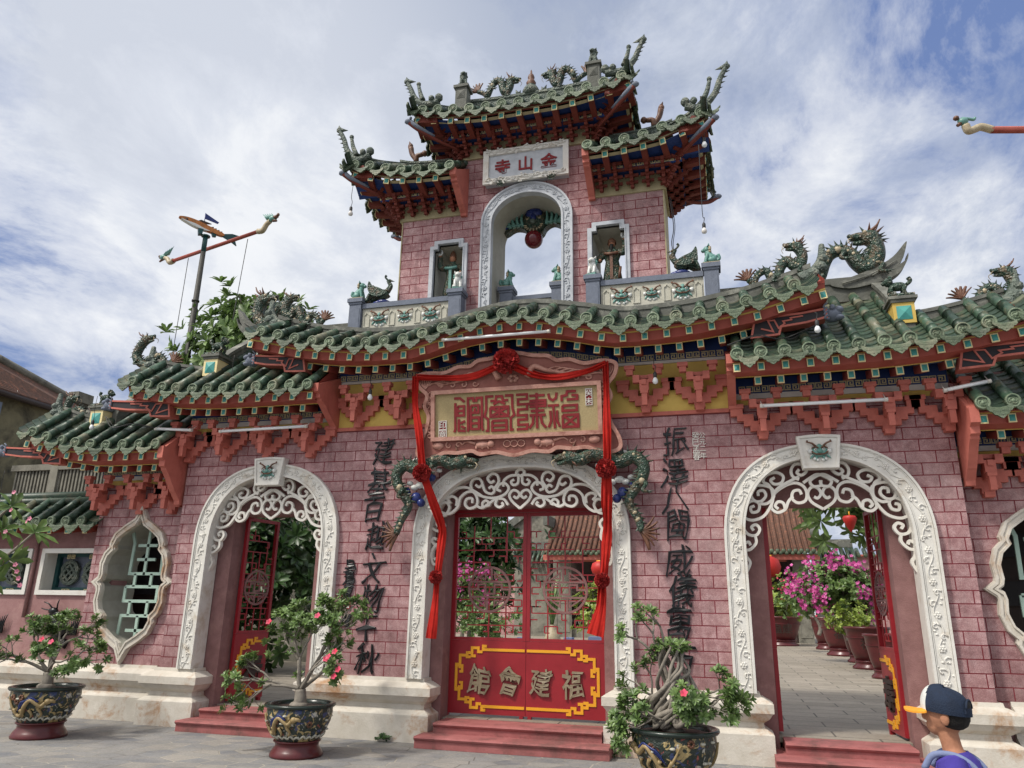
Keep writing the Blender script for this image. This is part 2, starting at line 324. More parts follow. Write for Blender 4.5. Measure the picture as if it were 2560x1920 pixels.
        vs = [fn(*q, y0) for q in Lp] + [fn(*q, y0) for q in Rp] + [fn(*q, y1) for q in Lp] + [fn(*q, y1) for q in Rp]
        fs = []
        for i in range(k if closed else k - 1):
            j = (i + 1) % k
            fs += [(k + i, k + j, j, i), (i, j, 2 * k + j, 2 * k + i), (3 * k + i, 3 * k + j, k + j, k + i), (2 * k + i, 2 * k + j, 3 * k + j, 3 * k + i)]
        if not closed: fs += [(0, 2 * k, 3 * k, k), (k - 1, 2 * k - 1, 4 * k - 1, 3 * k - 1)]
        s.add(vs, fs, m)
    def grid(s, rows, m=0, sm=True, flip=False):
        n = len(rows[0]); k = len(rows); vs = [p for r in rows for p in r]
        fs = [(i * n + j, i * n + j + 1, (i + 1) * n + j + 1, (i + 1) * n + j) for i in range(k - 1) for j in range(n - 1)]
        s.add(vs, [f[::-1] for f in fs] if flip else fs, m, sm)
    def mesh(s, name, mats):
        me = bpy.data.meshes.new(name); me.from_pydata(s.v, [], s.f)
        for a in (mats if isinstance(mats, (list, tuple)) else [mats]): me.materials.append(M[a] if isinstance(a, str) else a)
        me.polygons.foreach_set('material_index', s.m); me.polygons.foreach_set('use_smooth', s.s); me.validate(); me.update()
        return me
    def build(s, name, mats, parent=None, loc=(0, 0, 0), rot=None):
        o = bpy.data.objects.new(name, s.mesh(name, mats)); COL.objects.link(o); o.location = loc
        if rot: o.rotation_euler = rot
        if parent: o.parent = parent
        return o
def smooth(pts, res=6, closed=False):
    P = [tuple(p) for p in pts]; n = len(P); out = []
    if n < 3: return P
    rng = n if closed else n - 1
    for i in range(rng):
        p1, p2 = P[i], P[(i + 1) % n]
        p0 = P[i - 1] if (i or closed) else tuple(2 * a - b for a, b in zip(p1, p2)); p3 = P[(i + 2) % n] if (i + 2 < n or closed) else tuple(2 * a - b for a, b in zip(p2, p1))
        for j in range(res):
            t = j / res; out.append(tuple(.5 * (2 * b + (c - a) * t + (2 * a - 5 * b + 4 * c - d) * t * t + (3 * b - a - 3 * c + d) * t ** 3) for a, b, c, d in zip(p0, p1, p2, p3)))
    if not closed: out.append(P[-1])
    return out
def lerp(tab):
    xs = [t[0] for t in tab]; zs = [t[1] for t in tab]
    d = np.linspace(xs[0], xs[-1], 200); zz = np.interp(d, xs, zs); k = np.ones(9) / 9; zz = np.convolve(np.pad(zz, 4, 'reflect', reflect_type='odd'), k, 'valid')
    def f(x):
        x = abs(x)
        if x > xs[-1]: return float(zz[-1] + (x - xs[-1]) * (zz[-1] - zz[-12]) / (d[-1] - d[-12]))
        return float(np.interp(x, d, zz))
    return f
def tag(o, label=None, cat=None, group=None, kind=None):
    if label: o['label'] = label
    if cat: o['category'] = cat
    if group: o['group'] = group
    if kind: o['kind'] = kind
    return o
def thing(name, label, cat, loc=(0, 0, 0), rz=0, group=None):
    o = bpy.data.objects.new(name, None); o.empty_display_size = .1; COL.objects.link(o); o.location = loc; o.rotation_euler = (0, 0, rz)
    return tag(o, label, cat, group)
def dup(o, loc=None, rz=None, label=None, parent=None):
    kids = [c for c in COL.objects if c.parent == o]
    r = o.copy(); COL.objects.link(r)
    if parent: r.parent = parent
    if loc is not None: r.location = loc
    if rz is not None: r.rotation_euler = (0, 0, rz)
    if label: r['label'] = label
    for c in kids: dup(c, parent=r)
    return r
def text_mb(body, size, depth, bold=0.0, shear=0.0, bevel=0.0, space=1.0):
    cu = bpy.data.curves.new('glyph', 'FONT'); cu.body = body; cu.size = size; cu.extrude = depth / 2; cu.offset = bold; cu.shear = shear; cu.bevel_depth = bevel; cu.align_x = 'CENTER'; cu.align_y = 'CENTER'; cu.resolution_u = 3; cu.space_character = space
    o = bpy.data.objects.new('glyph', cu); COL.objects.link(o); dg = bpy.context.evaluated_depsgraph_get()
    me = bpy.data.meshes.new_from_object(o.evaluated_get(dg)); b = MB()
    vs = [v.co.copy() for v in me.vertices]
    if vs:
        cx = (max(v.x for v in vs) + min(v.x for v in vs)) / 2; cy = (max(v.y for v in vs) + min(v.y for v in vs)) / 2
        b.add([(v.x - cx, -v.z, v.y - cy) for v in vs], [tuple(p.vertices) for p in me.polygons])
    bpy.data.objects.remove(o); bpy.data.curves.remove(cu); bpy.data.meshes.remove(me)
    return b
def remesh(o, vox, smooth_it=6, fac=.5):
    m = o.modifiers.new('r', 'REMESH'); m.mode = 'VOXEL'; m.voxel_size = vox; m.use_smooth_shade = True
    m2 = o.modifiers.new('s', 'SMOOTH'); m2.iterations = smooth_it; m2.factor = fac
    dg = bpy.context.evaluated_depsgraph_get(); me = bpy.data.meshes.new_from_object(o.evaluated_get(dg)); mats = list(o.data.materials)
    o.modifiers.clear(); old = o.data; o.data = me; me.materials.clear()
    for x in mats: me.materials.append(x)
    me.polygons.foreach_set('material_index', [0] * len(me.polygons)); me.polygons.foreach_set('use_smooth', [True] * len(me.polygons)); bpy.data.meshes.remove(old)
    return o
def T_(loc=(0, 0, 0), rz=0, rx=0, ry=0, sc=1):
    m = Matrix.Translation(loc) @ Matrix.Rotation(rz, 4, 'Z') @ Matrix.Rotation(ry, 4, 'Y') @ Matrix.Rotation(rx, 4, 'X')
    return m @ Matrix.Diagonal((*(sc if isinstance(sc, tuple) else (sc,) * 3), 1))
# ------------------------------------------------------------------ ground (setting)
def hex_ground():
    t = NT('stone_paving'); t.co = t.new('ShaderNodeNewGeometry').outputs['Position']
    mp = t.new('ShaderNodeMapping'); mp.inputs['Scale'].default_value = (2.9, 4.4, 0); mp.inputs['Rotation'].default_value = (0, 0, .12); t.l.new(t.co, mp.inputs[0])
    wob = t.new('ShaderNodeTexNoise'); t.l.new(t.co, wob.inputs['Vector']); wob.inputs['Scale'].default_value = 2.2
    ad = t.new('ShaderNodeVectorMath', operation='MULTIPLY_ADD'); t.l.new(wob.outputs['Color'], ad.inputs[0]); ad.inputs[1].default_value = (.25, .25, 0); t.l.new(mp.outputs[0], ad.inputs[2])
    v = t.new('ShaderNodeTexVoronoi', voronoi_dimensions='2D', feature='DISTANCE_TO_EDGE'); t.l.new(ad.outputs[0], v.inputs['Vector']); v.inputs['Randomness'].default_value = .55; v.inputs['Scale'].default_value = 1
    c = t.new('ShaderNodeTexVoronoi', voronoi_dimensions='2D'); t.l.new(ad.outputs[0], c.inputs['Vector']); c.inputs['Randomness'].default_value = .55; c.inputs['Scale'].default_value = 1
    sp = t.new('ShaderNodeSeparateColor'); t.l.new(c.outputs['Color'], sp.inputs[0])
    stone = t.ramp(sp.outputs[0], [(0, lin('6a6c70')), (.3, lin('7b7c7d')), (.8, lin('858481')), (1, lin('928d85'))])
    stone = t.mix(t.ramp(t.noise(3, 8, .7), [(.4, W3(0)), (.7, W3(.75))]), stone, lin('96918a')); stone = t.mix(t.ramp(t.noise(.9, 7, .7), [(.45, W3(0)), (.7, W3(.6))]), stone, lin('5f5f5f'))
    fine = t.ramp(t.noise(35, 6, .7), [(.3, W3(.75)), (.7, W3(1.15))]); stone = t.mix(1, stone, fine, 'MULTIPLY')
    e = t.ramp(v.outputs['Distance'], [(.008, W3(1)), (.03, W3(0))]); jc = t.ramp(t.noise(1.2, 3), [(.4, lin('5d5a55')), (.6, lin('a09a8c'))])
    col = t.mix(e, stone, jc); t.put(t.b.inputs['Base Color'], col); t.b.inputs['Roughness'].default_value = .8
    h = t.new('ShaderNodeMath', operation='MULTIPLY_ADD'); t.l.new(e, h.inputs[0]); h.inputs[1].default_value = -.6; t.l.new(t.noise(22, 6, .7), h.inputs[2]); t.bump(h.outputs[0], .5, .012)
    return t.m
def slab_ground():
    t = NT('courtyard_slabs')
    mp = t.new('ShaderNodeMapping'); t.l.new(t.co, mp.inputs[0])
    br = t.new('ShaderNodeTexBrick'); t.l.new(mp.outputs[0], br.inputs['Vector']); br.inputs['Scale'].default_value = 1; br.inputs['Brick Width'].default_value = .95; br.inputs['Row Height'].default_value = .5; br.inputs['Mortar Size'].default_value = .012
    br.inputs['Color1'].default_value = (*lin('8d8577'), 1); br.inputs['Color2'].default_value = (*lin('a1988a'), 1); br.inputs['Mortar'].default_value = (*lin('4f4a42'), 1)
    col = t.mix(t.ramp(t.noise(2.0, 8, .7), [(.38, W3(0)), (.7, W3(.55))]), br.outputs['Color'], lin('6f675c')); fine = t.ramp(t.noise(25, 5, .7), [(.3, W3(.8)), (.7, W3(1.1))]); col = t.mix(1, col, fine, 'MULTIPLY')
    t.put(t.b.inputs['Base Color'], col); t.b.inputs['Roughness'].default_value = .7; t.bump(t.noise(20, 5, .7), .3, .01)
    return t.m
M['ground'] = hex_ground(); M['slabs'] = slab_ground()
g = MB(); g.grid([[(-400, -400, 0), (400, -400, 0)], [(-400, 600, 0), (400, 600, 0)]], sm=False); tag(g.build('pavement', 'ground'), kind='structure')
g = MB(); g.box(-30, 30, .5, 60, .004, .25); tag(g.build('courtyard_floor', 'slabs'), kind='structure')
# ------------------------------------------------------------------ the temple gate
gate = thing('temple_gate', 'ornate pink temple gate with three arched doorways, green tiled roofs and a small upper tower', 'gate')
def part(mb, name, mats, parent=None, **k):
    o = mb.build(name, mats, parent or gate); tag(o, **k) if k else None; return o
def arch(xc, hw, zs, top, z0, p=2.3, n=36):
    pts = [(xc + hw, z0)]
    for i in range(n + 1):
        a = pi * i / n; c, s_ = cos(a), sin(a)
        pts.append((xc + hw * math.copysign(abs(c) ** (2 / p), c), zs + (top - zs) * abs(s_) ** (2 / p)))
    pts.append((xc - hw, z0)); return pts
ARC = [(-3.87, 1.20, .945, 2.5, 3.70, 3.52, 2.35), (0.0, 1.505, 1.27, 2.58, 3.72, 3.53, 2.3), (3.87, 1.20, .945, 2.5, 3.70, 3.52, 2.35)]
b = MB()
b.prism([(-5.417, .004), (5.417, .004), (5.417, 4.92), (4.9, 4.92), (4.9, 5.2), (3.9, 5.2), (3.9, 5.52), (-3.9, 5.52), (-3.9, 5.2), (-4.9, 5.2), (-4.9, 4.92), (-5.417, 4.92)], 0, .9, 0,
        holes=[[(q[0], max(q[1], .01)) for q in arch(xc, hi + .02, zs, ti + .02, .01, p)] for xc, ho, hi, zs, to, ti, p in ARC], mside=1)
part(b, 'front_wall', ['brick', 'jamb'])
for s in (-1, 1):
    b = MB(); xs = [s * 5.42, s * 7.15]; x0, x1 = min(xs), max(xs)
    cx = s * 6.27; QF = []
    half = [(0, 1.10), (.09, .93), (.26, .83), (.41, .72), (.475, .58), (.46, .52), (.55, .43), (.60, .28), (.585, .12), (.60, .06), (.68, 0.0)]
    q = half + [(x, -z) for x, z in half[-2::-1]]; q = q + [(-x, z) for x, z in q[-2:0:-1]]
    QF = [(cx + x, 1.965 + z) for x, z in q]
    b.prism([(x0, .004), (x1, .004), (x1, 4.57), (x0, 4.57)], .2, .9, 0, holes=[QF], mside=1)
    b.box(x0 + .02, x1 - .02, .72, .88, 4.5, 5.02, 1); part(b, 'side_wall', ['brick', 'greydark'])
    cq = lambda k: [(cx + (x - cx) * k, 1.965 + (z - 1.965) * k) for x, z in QF]
    b = MB(); b.strip(cq(1.0), .10, .13, .2, 0, True); b.strip(cq(1.045), .03, .115, .13, 0, True); b.strip(cq(.95), .025, .11, .13, 0, True); fr = part(b, 'window_frame', 'plinth')
    # the green cut-out character that fills the lobed window
    b = MB(); X = lambda x: cx + x * .54; Z = lambda z: 1.965 + z
    for pts in ([(0, .93), (0, .12)], [(-.35, .58), (.33, .58)], [(-.32, .36), (.32, .36)], [(-.62, .80), (-.5, .62), (-.52, .14), (.58, .14), (.55, .62)], [(-.3, .14), (-.3, -.06)], [(.27, .14), (.27, -.06)],
                [(-.58, -.06), (.55, -.06), (.55, -.28), (-.58, -.28), (-.58, -.06)], [(-.34, -.28), (-.34, -.50)], [(.27, -.28), (.27, -.50)], [(-.78, -.98), (-.62, -.85), (-.58, -.50), (.55, -.50), (.52, -.9)], [(0, -.50), (0, -1.0)], [(-.35, -.72), (.35, -.72)], [(-.35, -.92), (.35, -.92)]):
        b.strip([(X(x), Z(z)) for x, z in pts], .046, .38, .405)
    part(b, 'window_lattice', 'mint')
# carved white frames
def lump_vine(b, path, y, m=0, amp=.045, r=.009, seed=1, step=.12, both=True):
    rnd = random.Random(seed); P = smooth(path, 1) if len(path) < 3 else path; acc = 0; d = [0]
    for a, c in zip(P, P[1:]): acc += sqrt((c[0] - a[0]) ** 2 + (c[1] - a[1]) ** 2); d.append(acc)
    def at(s):
        s = min(max(s, 0), acc - 1e-6); i = max(j for j in range(len(d) - 1) if d[j] <= s); f = (s - d[i]) / (d[i + 1] - d[i] or 1)
        a, c = P[i], P[i + 1]; l = d[i + 1] - d[i] or 1; return (a[0] + (c[0] - a[0]) * f, a[1] + (c[1] - a[1]) * f), (-(c[1] - a[1]) / l, (c[0] - a[0]) / l), ((c[0] - a[0]) / l, (c[1] - a[1]) / l)
    n = int(acc / .03); line = []
    for i in range(n + 1):
        s = acc * i / n; p, nn, tt = at(s); o = amp * sin(s * 2 * pi / .42); line.append((p[0] + nn[0] * o, y - .004, p[1] + nn[1] * o))
    b.tube(line, r, 5, m)
    k = int(acc / step)
    for i in range(k):
        s = (i + .5) * acc / k; p, nn, tt = at(s); sd = (-1) ** i; nn = (nn[0] * 1.25, nn[1] * 1.25)
        if i % 3 == 1:
            for j in range(6):
                a = j * pi / 3; b.ball((p[0] + cos(a) * .026, y - .004, p[1] + sin(a) * .026), (.017, .012, .017), 6, m)
            b.ball((p[0], y - .01, p[1]), .014, 6, m)
        else:
            cen = (p[0] + nn[0] * sd * amp * .7, p[1] + nn[1] * sd * amp * .7); sp = []
            for j in range(9):
                a = j * .62 + rnd.random(); rr = .045 * (1 - j / 11); sp.append((cen[0] + cos(a) * rr, y - .004, cen[1] + sin(a) * rr))
            b.tube(sp, .0095, 5, m)
            for j in range(2): b.ball((p[0] + nn[0] * rnd.uniform(-.06, .06) + tt[0] * rnd.uniform(-.06, .06), y, p[1] + nn[1] * rnd.uniform(-.06, .06) + tt[1] * rnd.uniform(-.06, .06)), (.02, .012, .014), 6, m)
def frame(xc, ho, hi, zs, to, ti, p, z0, yf, yb, mt, seed, name='arch_frame'):
    o = arch(xc, ho, zs, to, z0, p); i = arch(xc, hi, zs, ti, z0, p); b = MB()
    b.prism(o + i[::-1], yf, yb)
    f = lambda t: [(a[0] + (c[0] - a[0]) * t, a[1] + (c[1] - a[1]) * t) for a, c in zip(o, i)]
    for t, wd, yy in ((.07, .028, .022), (.93, .03, .022), (.17, .012, .01), (.82, .012, .01)): b.strip(f(t), wd, yf - yy, yf + .01)
    lump_vine(b, f(.5), yf, 0, .035 * (ho - hi) / .24, .008, seed)
    return part(b, name, mt)
AF = [frame(xc, ho, hi, zs, to, ti, p, .76, -.06, .2, 'white', 3 + k) for k, (xc, ho, hi, zs, to, ti, p) in enumerate(ARC)]
# keystones with a beast face
def face(b, x, y, z, s, T=None, seed=0):
    'beast mask in relief: materials 0 green 1 brown 2 white 3 dark'
    q = MB()
    q.ball((0, 0, -.02), (.62, .22, .5), 12, 0); q.ball((0, -.16, -.06), (.22, .2, .17), 8, 0); q.ball((0, -.1, .28), (.2, .16, .3), 8, 0)
    for k in (-1, 1):
        q.ball((k * .3, -.16, .1), .12, 8, 2); q.ball((k * .3, -.25, .1), .055, 6, 3); q.curve([(k * .1, -.2, .22), (k * .35, -.24, .3), (k * .6, -.15, .2)], .07, .05, 6, 1, 4)
        q.curve([(k * .3, -.1, .38), (k * .55, -.2, .6), (k * .9, -.15, .72)], .1, .05, 6, 1, 5); q.curve([(k * .85, -.05, .85), (k * .95, -.12, .7)], .08, .03, 5, 1, 3)
        q.ball((k * .72, -.08, -.02), (.2, .14, .2), 8, 2); q.curve([(0, -.22, -.3), (k * .35, -.22, -.26), (k * .62, -.16, -.05)], .075, .05, 6, 1, 5)
        for j in range(4): q.ball((k * (.2 + .2 * j), -.02, -.72 + .09 * j * j), (.15, .1, .13), 6, 2)
        q.cone((k * .55, -.02, -.35), (k * .8, -.05, -.65), .14, 6, 0); q.cone((k * .25, -.02, -.45), (k * .35, -.05, -.8), .14, 6, 0)
    b.merge(q, (T or Matrix()) @ T_((x, y, z), sc=(s, s, s)))
FM = ['dteal', 'dbrown', 'dwhite', 'black']
for k, xc in ((0, -3.87), (2, 3.87)):
    b = MB(); b.prism([(xc - .21, 3.37), (xc + .21, 3.37), (xc + .26, 3.78), (xc + .13, 3.795), (xc, 3.80), (xc - .13, 3.795), (xc - .26, 3.78)], -.14, -.02)
    b.strip([(xc - .19, 3.39), (xc + .19, 3.39), (xc + .235, 3.765), (xc, 3.78), (xc - .235, 3.765)], .03, -.155, -.13, 0, True); ks = part(b, 'keystone', 'white', AF[k])
    b = MB(); face(b, xc, -.15, 3.585, .155); part(b, 'mask_relief', FM, ks)
# recessed inner walls with the square door openings
DO = [(-3.87, .72, 2.98), (0, 1.1, 3.03), (3.87, .72, 2.98)]
for (xc, ho, hi, zs, to, ti, p), (dxc, dw, dz) in zip(ARC, DO):
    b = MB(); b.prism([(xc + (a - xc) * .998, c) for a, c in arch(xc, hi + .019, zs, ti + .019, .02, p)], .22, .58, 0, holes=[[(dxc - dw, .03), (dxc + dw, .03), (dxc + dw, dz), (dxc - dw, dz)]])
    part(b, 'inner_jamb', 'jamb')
# white scroll grilles under the arches (traced half patterns, mirrored)
HALF_S = [[(537,425),(480,390),(462,350),(480,320),(510,325),(525,350),(510,372),(492,366)], [(290,400),(300,355),(350,315),(400,300),(440,315),(458,350),(450,385),(415,395),(388,375),(392,342),(420,335),(432,355)],
 [(290,405),(292,425),(320,441),(355,425),(370,388),(392,364)], [(355,425),(345,396),(320,390),(307,410),(322,424)], [(160,470),(166,435),(172,402),(200,385),(230,400),(226,433),(197,440),(190,418),(208,410)], [(160,468),(200,478),(250,460),(283,415),(296,375),(290,330)],
 [(230,400),(268,398),(298,370),(296,335),(268,316),(215,314),(190,345),(205,383),(238,388),(262,362),(250,337),(226,342),(226,362)], [(296,345),(275,310),(250,295),(263,265),(308,250),(344,268),(336,300),(302,306),(285,288),(304,275)], [(296,350),(330,318),(390,285),(420,270)], [(420,285),(390,270),(382,240),(400,212),(440,214),(456,242),(432,264),(410,252),(420,236)],
 [(440,300),(475,275),(505,260),(540,268),(574,290),(562,315),(527,312),(524,288)], [(160,470),(157,515),(178,545),(215,550),(233,522),(216,500),(194,510),(204,527)], [(210,548),(216,585),(190,616),(165,618),(162,592),(180,582),(190,598)], [(165,618),(170,650),(188,682),(166,735)]]
HALF_C = [[(1050,1270),(990,1215),(970,1170),(995,1135),(1030,1140),(1046,1168),(1024,1192),(1002,1178)], [(1030,1012),(1028,992),(1055,975),(1083,990),(1080,1012),(1055,1026),(1030,1012)], [(1035,1018),(975,1026),(930,1060),(925,1105)], [(1040,1030),(1034,1080),(1000,1094),(984,1070),(1006,1052)],
 [(690,1140),(760,1178),(850,1192),(930,1168),(966,1120),(936,1080),(893,1094),(880,1128),(908,1140)], [(700,1150),(680,1095),(700,1052),(745,1048),(767,1084),(744,1110),(716,1092)], [(767,1084),(790,1142),(838,1160),(860,1130),(838,1106),(815,1120)], [(850,1130),(890,1072),(880,1022),(842,1010),(808,1042),(830,1076),(860,1062)],
 [(440,1290),(515,1312),(580,1262),(602,1192),(650,1150),(700,1148),(730,1198),(722,1250),(670,1270),(638,1240),(652,1200),(690,1196),(692,1230)], [(470,1215),(560,1130),(640,1112),(700,1136),(770,1180)], [(440,1300),(452,1245),(498,1226),(520,1266),(492,1318),(455,1328)], [(572,1252),(576,1202),(540,1180),(508,1200),(530,1232)],
 [(722,1250),(765,1266),(822,1232),(872,1200),(930,1202),(962,1244)], [(770,1264),(772,1228),(800,1212),(822,1240),(800,1252)], [(880,1200),(868,1240),(895,1262),(925,1245),(915,1225)], [(395,1420),(425,1440),(462,1432),(476,1396),(450,1366),(424,1386),(440,1406)], [(460,1432),(466,1500),(425,1544),(392,1522),(402,1494),(424,1504)], [(425,1544),(396,1580),(388,1640),(402,1690),(430,1680),(424,1650),(405,1655)]]
def unproj(px, py, Y):   # reading positions off a measured drawing of the grille: returns x, z on the plane y = Y
    d = _f * 1861.2 + _r * (px - 1280) - _u * (py - 960); t = (Y + 9.8519) / d.y; return (2.6315 + d.x * t, 1.6316 + d.z * t)
gs = [[unproj(1780 + x / 1.9065, 1050 + y / 1.9065, .06) for x, y in c] for c in HALF_S]
gc = [[unproj(950 + x / 3.0157, 850 + y / 3.0157, .06) for x, y in c] for c in HALF_C]
mids = max(q[0] for q in gs[0][:1]); midc = gc[0][0][0]
for k, (xc, cs, mid) in enumerate(((-3.87, gs, mids), (0.0, gc, midc), (3.87, gs, mids))):
    b = MB()
    for ci, c in enumerate(cs):
        for sg in (-1, 1):
            b.strip(smooth([(xc + sg * (x - mid), z) for x, z in c], 5), .034, (.05 if sg < 0 else .0494) - .0012 * ci, .088 + .001 * ci, 0)
    part(b, 'scroll_grille', 'paint', AF[k])
# plinth blocks
PROF = [(.002, .15), (.325, .15), (.34, .14), (.395, .05), (.445, .045), (.455, .06), (.49, .11), (.55, .15), (.556, .165), (.655, .165), (.665, .15), (.715, .06), (.72, .035), (.765, .025)]
def plinth(x0, x1, y0, y1, el=1, er=1):
    b = MB(); rows = []
    for z, o in PROF: rows.append([(x0 - o * el, y1, z), (x0 - o * el, y0 - o, z), (x1 + o * er, y0 - o, z), (x1 + o * er, y1, z)])
    for i in range(len(rows) - 1):
        for j in range(3): b.add([rows[i][j], rows[i][j + 1], rows[i + 1][j + 1], rows[i + 1][j]], [(0, 1, 2, 3)])
    b.add(rows[-1], [(0, 1, 2, 3)]); part(b, 'plinth', 'plinth')
plinth(-5.44, -4.81, -.002, .5); plinth(-2.93, -1.275, -.002, .5); plinth(1.275, 2.93, -.002, .5); plinth(4.81, 5.44, -.002, .5)
plinth(-7.2, -5.6, .2, .5, 1, 0); plinth(5.6, 7.2, .2, .5, 0, 1)
# steps
def steps(x0, x1, y0):
    b = MB()
    for xa, xb, ya, z0, z1 in ((x0, x1, y0, .002, .14), (x0 + .13, x1 - .13, y0 + .3, .138, .262)):
        pr = [(ya + .02, z0), (ya + .02, z1 - .05), (ya, z1 - .04), (ya - .012, z1 - .02), (ya, z1), (.56, z1), (.56, z0)]
        k = len(pr); b.add([(xa, y, z) for y, z in pr] + [(xb, y, z) for y, z in pr], [(i, (i + 1) % k, k + (i + 1) % k, k + i) for i in range(k)] + [tuple(reversed(range(k))), tuple(range(k, 2 * k))])
    return part(b, 'entrance_steps', 'stepred')
steps(-1.17, 1.24, -.49); steps(-4.66, -3.05, -.46); steps(3.06, 4.68, -.46)
b = MB()
for xc, hw in ((-3.87, .93), (0, 1.25), (3.87, .93)): b.box(xc - hw, xc + hw, .32, .95, .2, .268)
part(b, 'door_sill', 'slabs')
# ------------------------------------------------------------------ bands and fretwork under the eaves
b = MB()
for s in (-1, 1):
    xs = sorted((s * 2.86, s * 5.43)); b.box(*xs, -.006, .1, 4.255, 4.33, 0); b.box(*xs, -.035, .1, 4.33, 4.40, 1); b.box(*xs, -.05, .1, 4.402, 4.68, 2)
    xs = sorted((s * 5.45, s * 7.18)); b.box(*xs, .19, .3, 3.505, 3.575, 0); b.box(*xs, .165, .3, 3.577, 3.64, 1); b.box(*xs, .15, .3, 3.642, 3.90, 2)
b.box(-2.86, 2.86, -.006, .1, 4.225, 4.90, 0); b.box(-2.86, 2.86, -.03, .1, 4.172, 4.223, 3)
for s in (-1, 1): xs = sorted((s * 1.32, s * 2.86)); b.box(*xs, -.035, .1, 4.902, 4.94, 1); b.box(*xs, -.05, .1, 4.942, 5.28, 2)
ar = lerp([(0, 5.10), (.3, 5.09), (.6, 5.065), (.85, 5.02), (1.1, 4.965), (1.4, 4.92)])
xx = [-1.32 + i * .066 for i in range(41)]; b.prism([(x, ar(x)) for x in xx] + [(1.32, 5.5), (-1.32, 5.5)], -.1, .1, 2)
part(b, 'frieze', ['yellow', 'white', 'blue', 'orange'])
K1 = [(1.1, 0), (0, 0), (0, 1), (.95, 1), (.95, .32), (.42, .32), (.42, .66), (.62, .66)]
def meander(b, x0, x1, z, h, y, fn=None, m=0):
    n = max(1, round((x1 - x0) / (h * 2.75))); u = (x1 - x0) / n
    for i in range(n):
        xa = x0 + i * u; w_ = u * .9
        for P in (K1, [(2.4 - a, 1 - c) for a, c in K1]): b.strip([(xa + a / 2.4 * w_, z + c * h) for a, c in P], h * .17, y - .006, y + .01, m, fn=fn)
for s in (-1, 1):
    for xa_, xb_, z_, h_, y_ in ((2.98, 5.42, 4.42, .068, -.055), (5.48, 7.15, 3.665, .066, .145), (1.42, 2.83, 4.95, .07, -.055)): b = MB(); meander(b, *sorted((s * xa_, s * xb_)), z_, h_, y_); part(b, 'meander_band', 'fret')
b = MB()
meander(b, -1.3, 1.3, .01, .068, -.105, fn=lambda x, z, y: (x, y, ar(x) + z))
part(b, 'meander_band', 'fret')
# stepped corbels
def vee(w, h, st, k):      # stepped inverted pyramid outline, centred, top at 0
    pts = [(-w / 2, 0), (-w / 2, -h * .34)]
    for i in range(k): x = -w / 2 + (w / 2 - st) * (i + 1) / k; zz = pts[-1][1]; pts += [(x, zz), (x, -h * .34 - h * .66 * (i + 1) / k)]
    r = [(-x, z) for x, z in pts[::-1]]; return pts + r
def corbel(w=.76, h=.42, yb=0.0):
    b = MB()
    r1 = vee(w, h, .07, 4); notch = [(-w * .32, -.06), (-w * .32, -h * .42), (-w * .12, -h * .42), (-w * .12, -h * .62), (w * .12, -h * .62), (w * .12, -h * .42), (w * .32, -h * .42), (w * .32, -.06)]
    b.prism([p for p in r1[:1]] + r1[1:-1] + r1[-1:] + notch[::-1][:1] + notch[::-1][1:], -.07, .02) if False else b.prism(r1[:len(r1)] + [(w * .30, 0), (w * .30, -h * .3), (w * .13, -h * .3), (w * .13, -h * .52), (-w * .13, -h * .52), (-w * .13, -h * .3), (-w * .30, -h * .3), (-w * .30, 0)], -.08, .02)
    for sx in (-1, 1): b.box(sx * w * .40 - w * .12, sx * w * .40 + w * .12, -.095, .02, -.045, .012)
    r2 = vee(w * .62, h * .8, .06, 2); f = [(x, z + .14) for x, z in r2]
    b.prism(f + [(w * .19, .14), (w * .19, .02), (w * .08, .02), (w * .08, -.05), (-w * .08, -.05), (-w * .08, .02), (-w * .19, .02), (-w * .19, .14)], -.28, -.20)
    for sx in (-1, 1): b.box(sx * w * .25 - w * .09, sx * w * .25 + w * .09, -.295, -.19, .10, .155)
    b.box(-.045, .045, -.22, -.06, -h * .62, -h * .3)
    b.box(-.05, .05, -.30, -.20, -.24, -.20); b.box(-.035, .035, -.29, -.21, -.40, -.24); b.box(-.055, .055, -.12, .02, -h - .04, -h + .02)
    b.box(-.03, .03, -.30, -.05, -.12, -.05); b.box(w * -.2, w * .2, -.22, -.06, -.02, .03)
    return b
cm = corbel().mesh('corbel', 'orange')
def corbel_at(x, y, z, sc=1.0):
    o = bpy.data.objects.new('corbel', cm); COL.objects.link(o); o.parent = gate; o.location = (x, y, z); o.scale = (sc,) * 3
for x in (3.23, 3.965, 4.70, 5.36):
    for s in (-1, 1): corbel_at(s * x, 0, 4.24)
for x in (2.47, 1.77):
    for s in (-1, 1): corbel_at(s * x, 0, 4.66)
for x in (7.05, 6.3, 5.72):
    for s in (-1, 1): corbel_at(s * x, .2, 3.47)
# red return panels at the roof steps
def cheek(x, y0, y1, ztop, zbot, th=.05, zf=None):
    zf = ztop - .12 if zf is None else zf; h = zf - zbot; b = MB()
    pr = [(y1, ztop), (y0 + .05, zf), (y0, zf), (y0, zf - .22 * h), (y0 + .07, zf - .26 * h), (y0 + .07, zf - .36 * h), (y0 + .12, zf - .38 * h), (y0 + .13, zf - .42 * h), (y0 + .30 * (y1 - y0), zf - .48 * h), (y0 + .45 * (y1 - y0), zf - .62 * h), (y0 + .58 * (y1 - y0), zf - .74 * h), (y0 + .62 * (y1 - y0), zf - .78 * h), (y0 + .66 * (y1 - y0), zf - .8 * h), (y0 + .82 * (y1 - y0), zf - .93 * h), (y0 + .84 * (y1 - y0), zbot), (y1, zbot)]
    b.prism(pr, x - th, x + th, fn=lambda u, v, t: (t, u, v)); part(b, 'cheek_panel', 'orange')
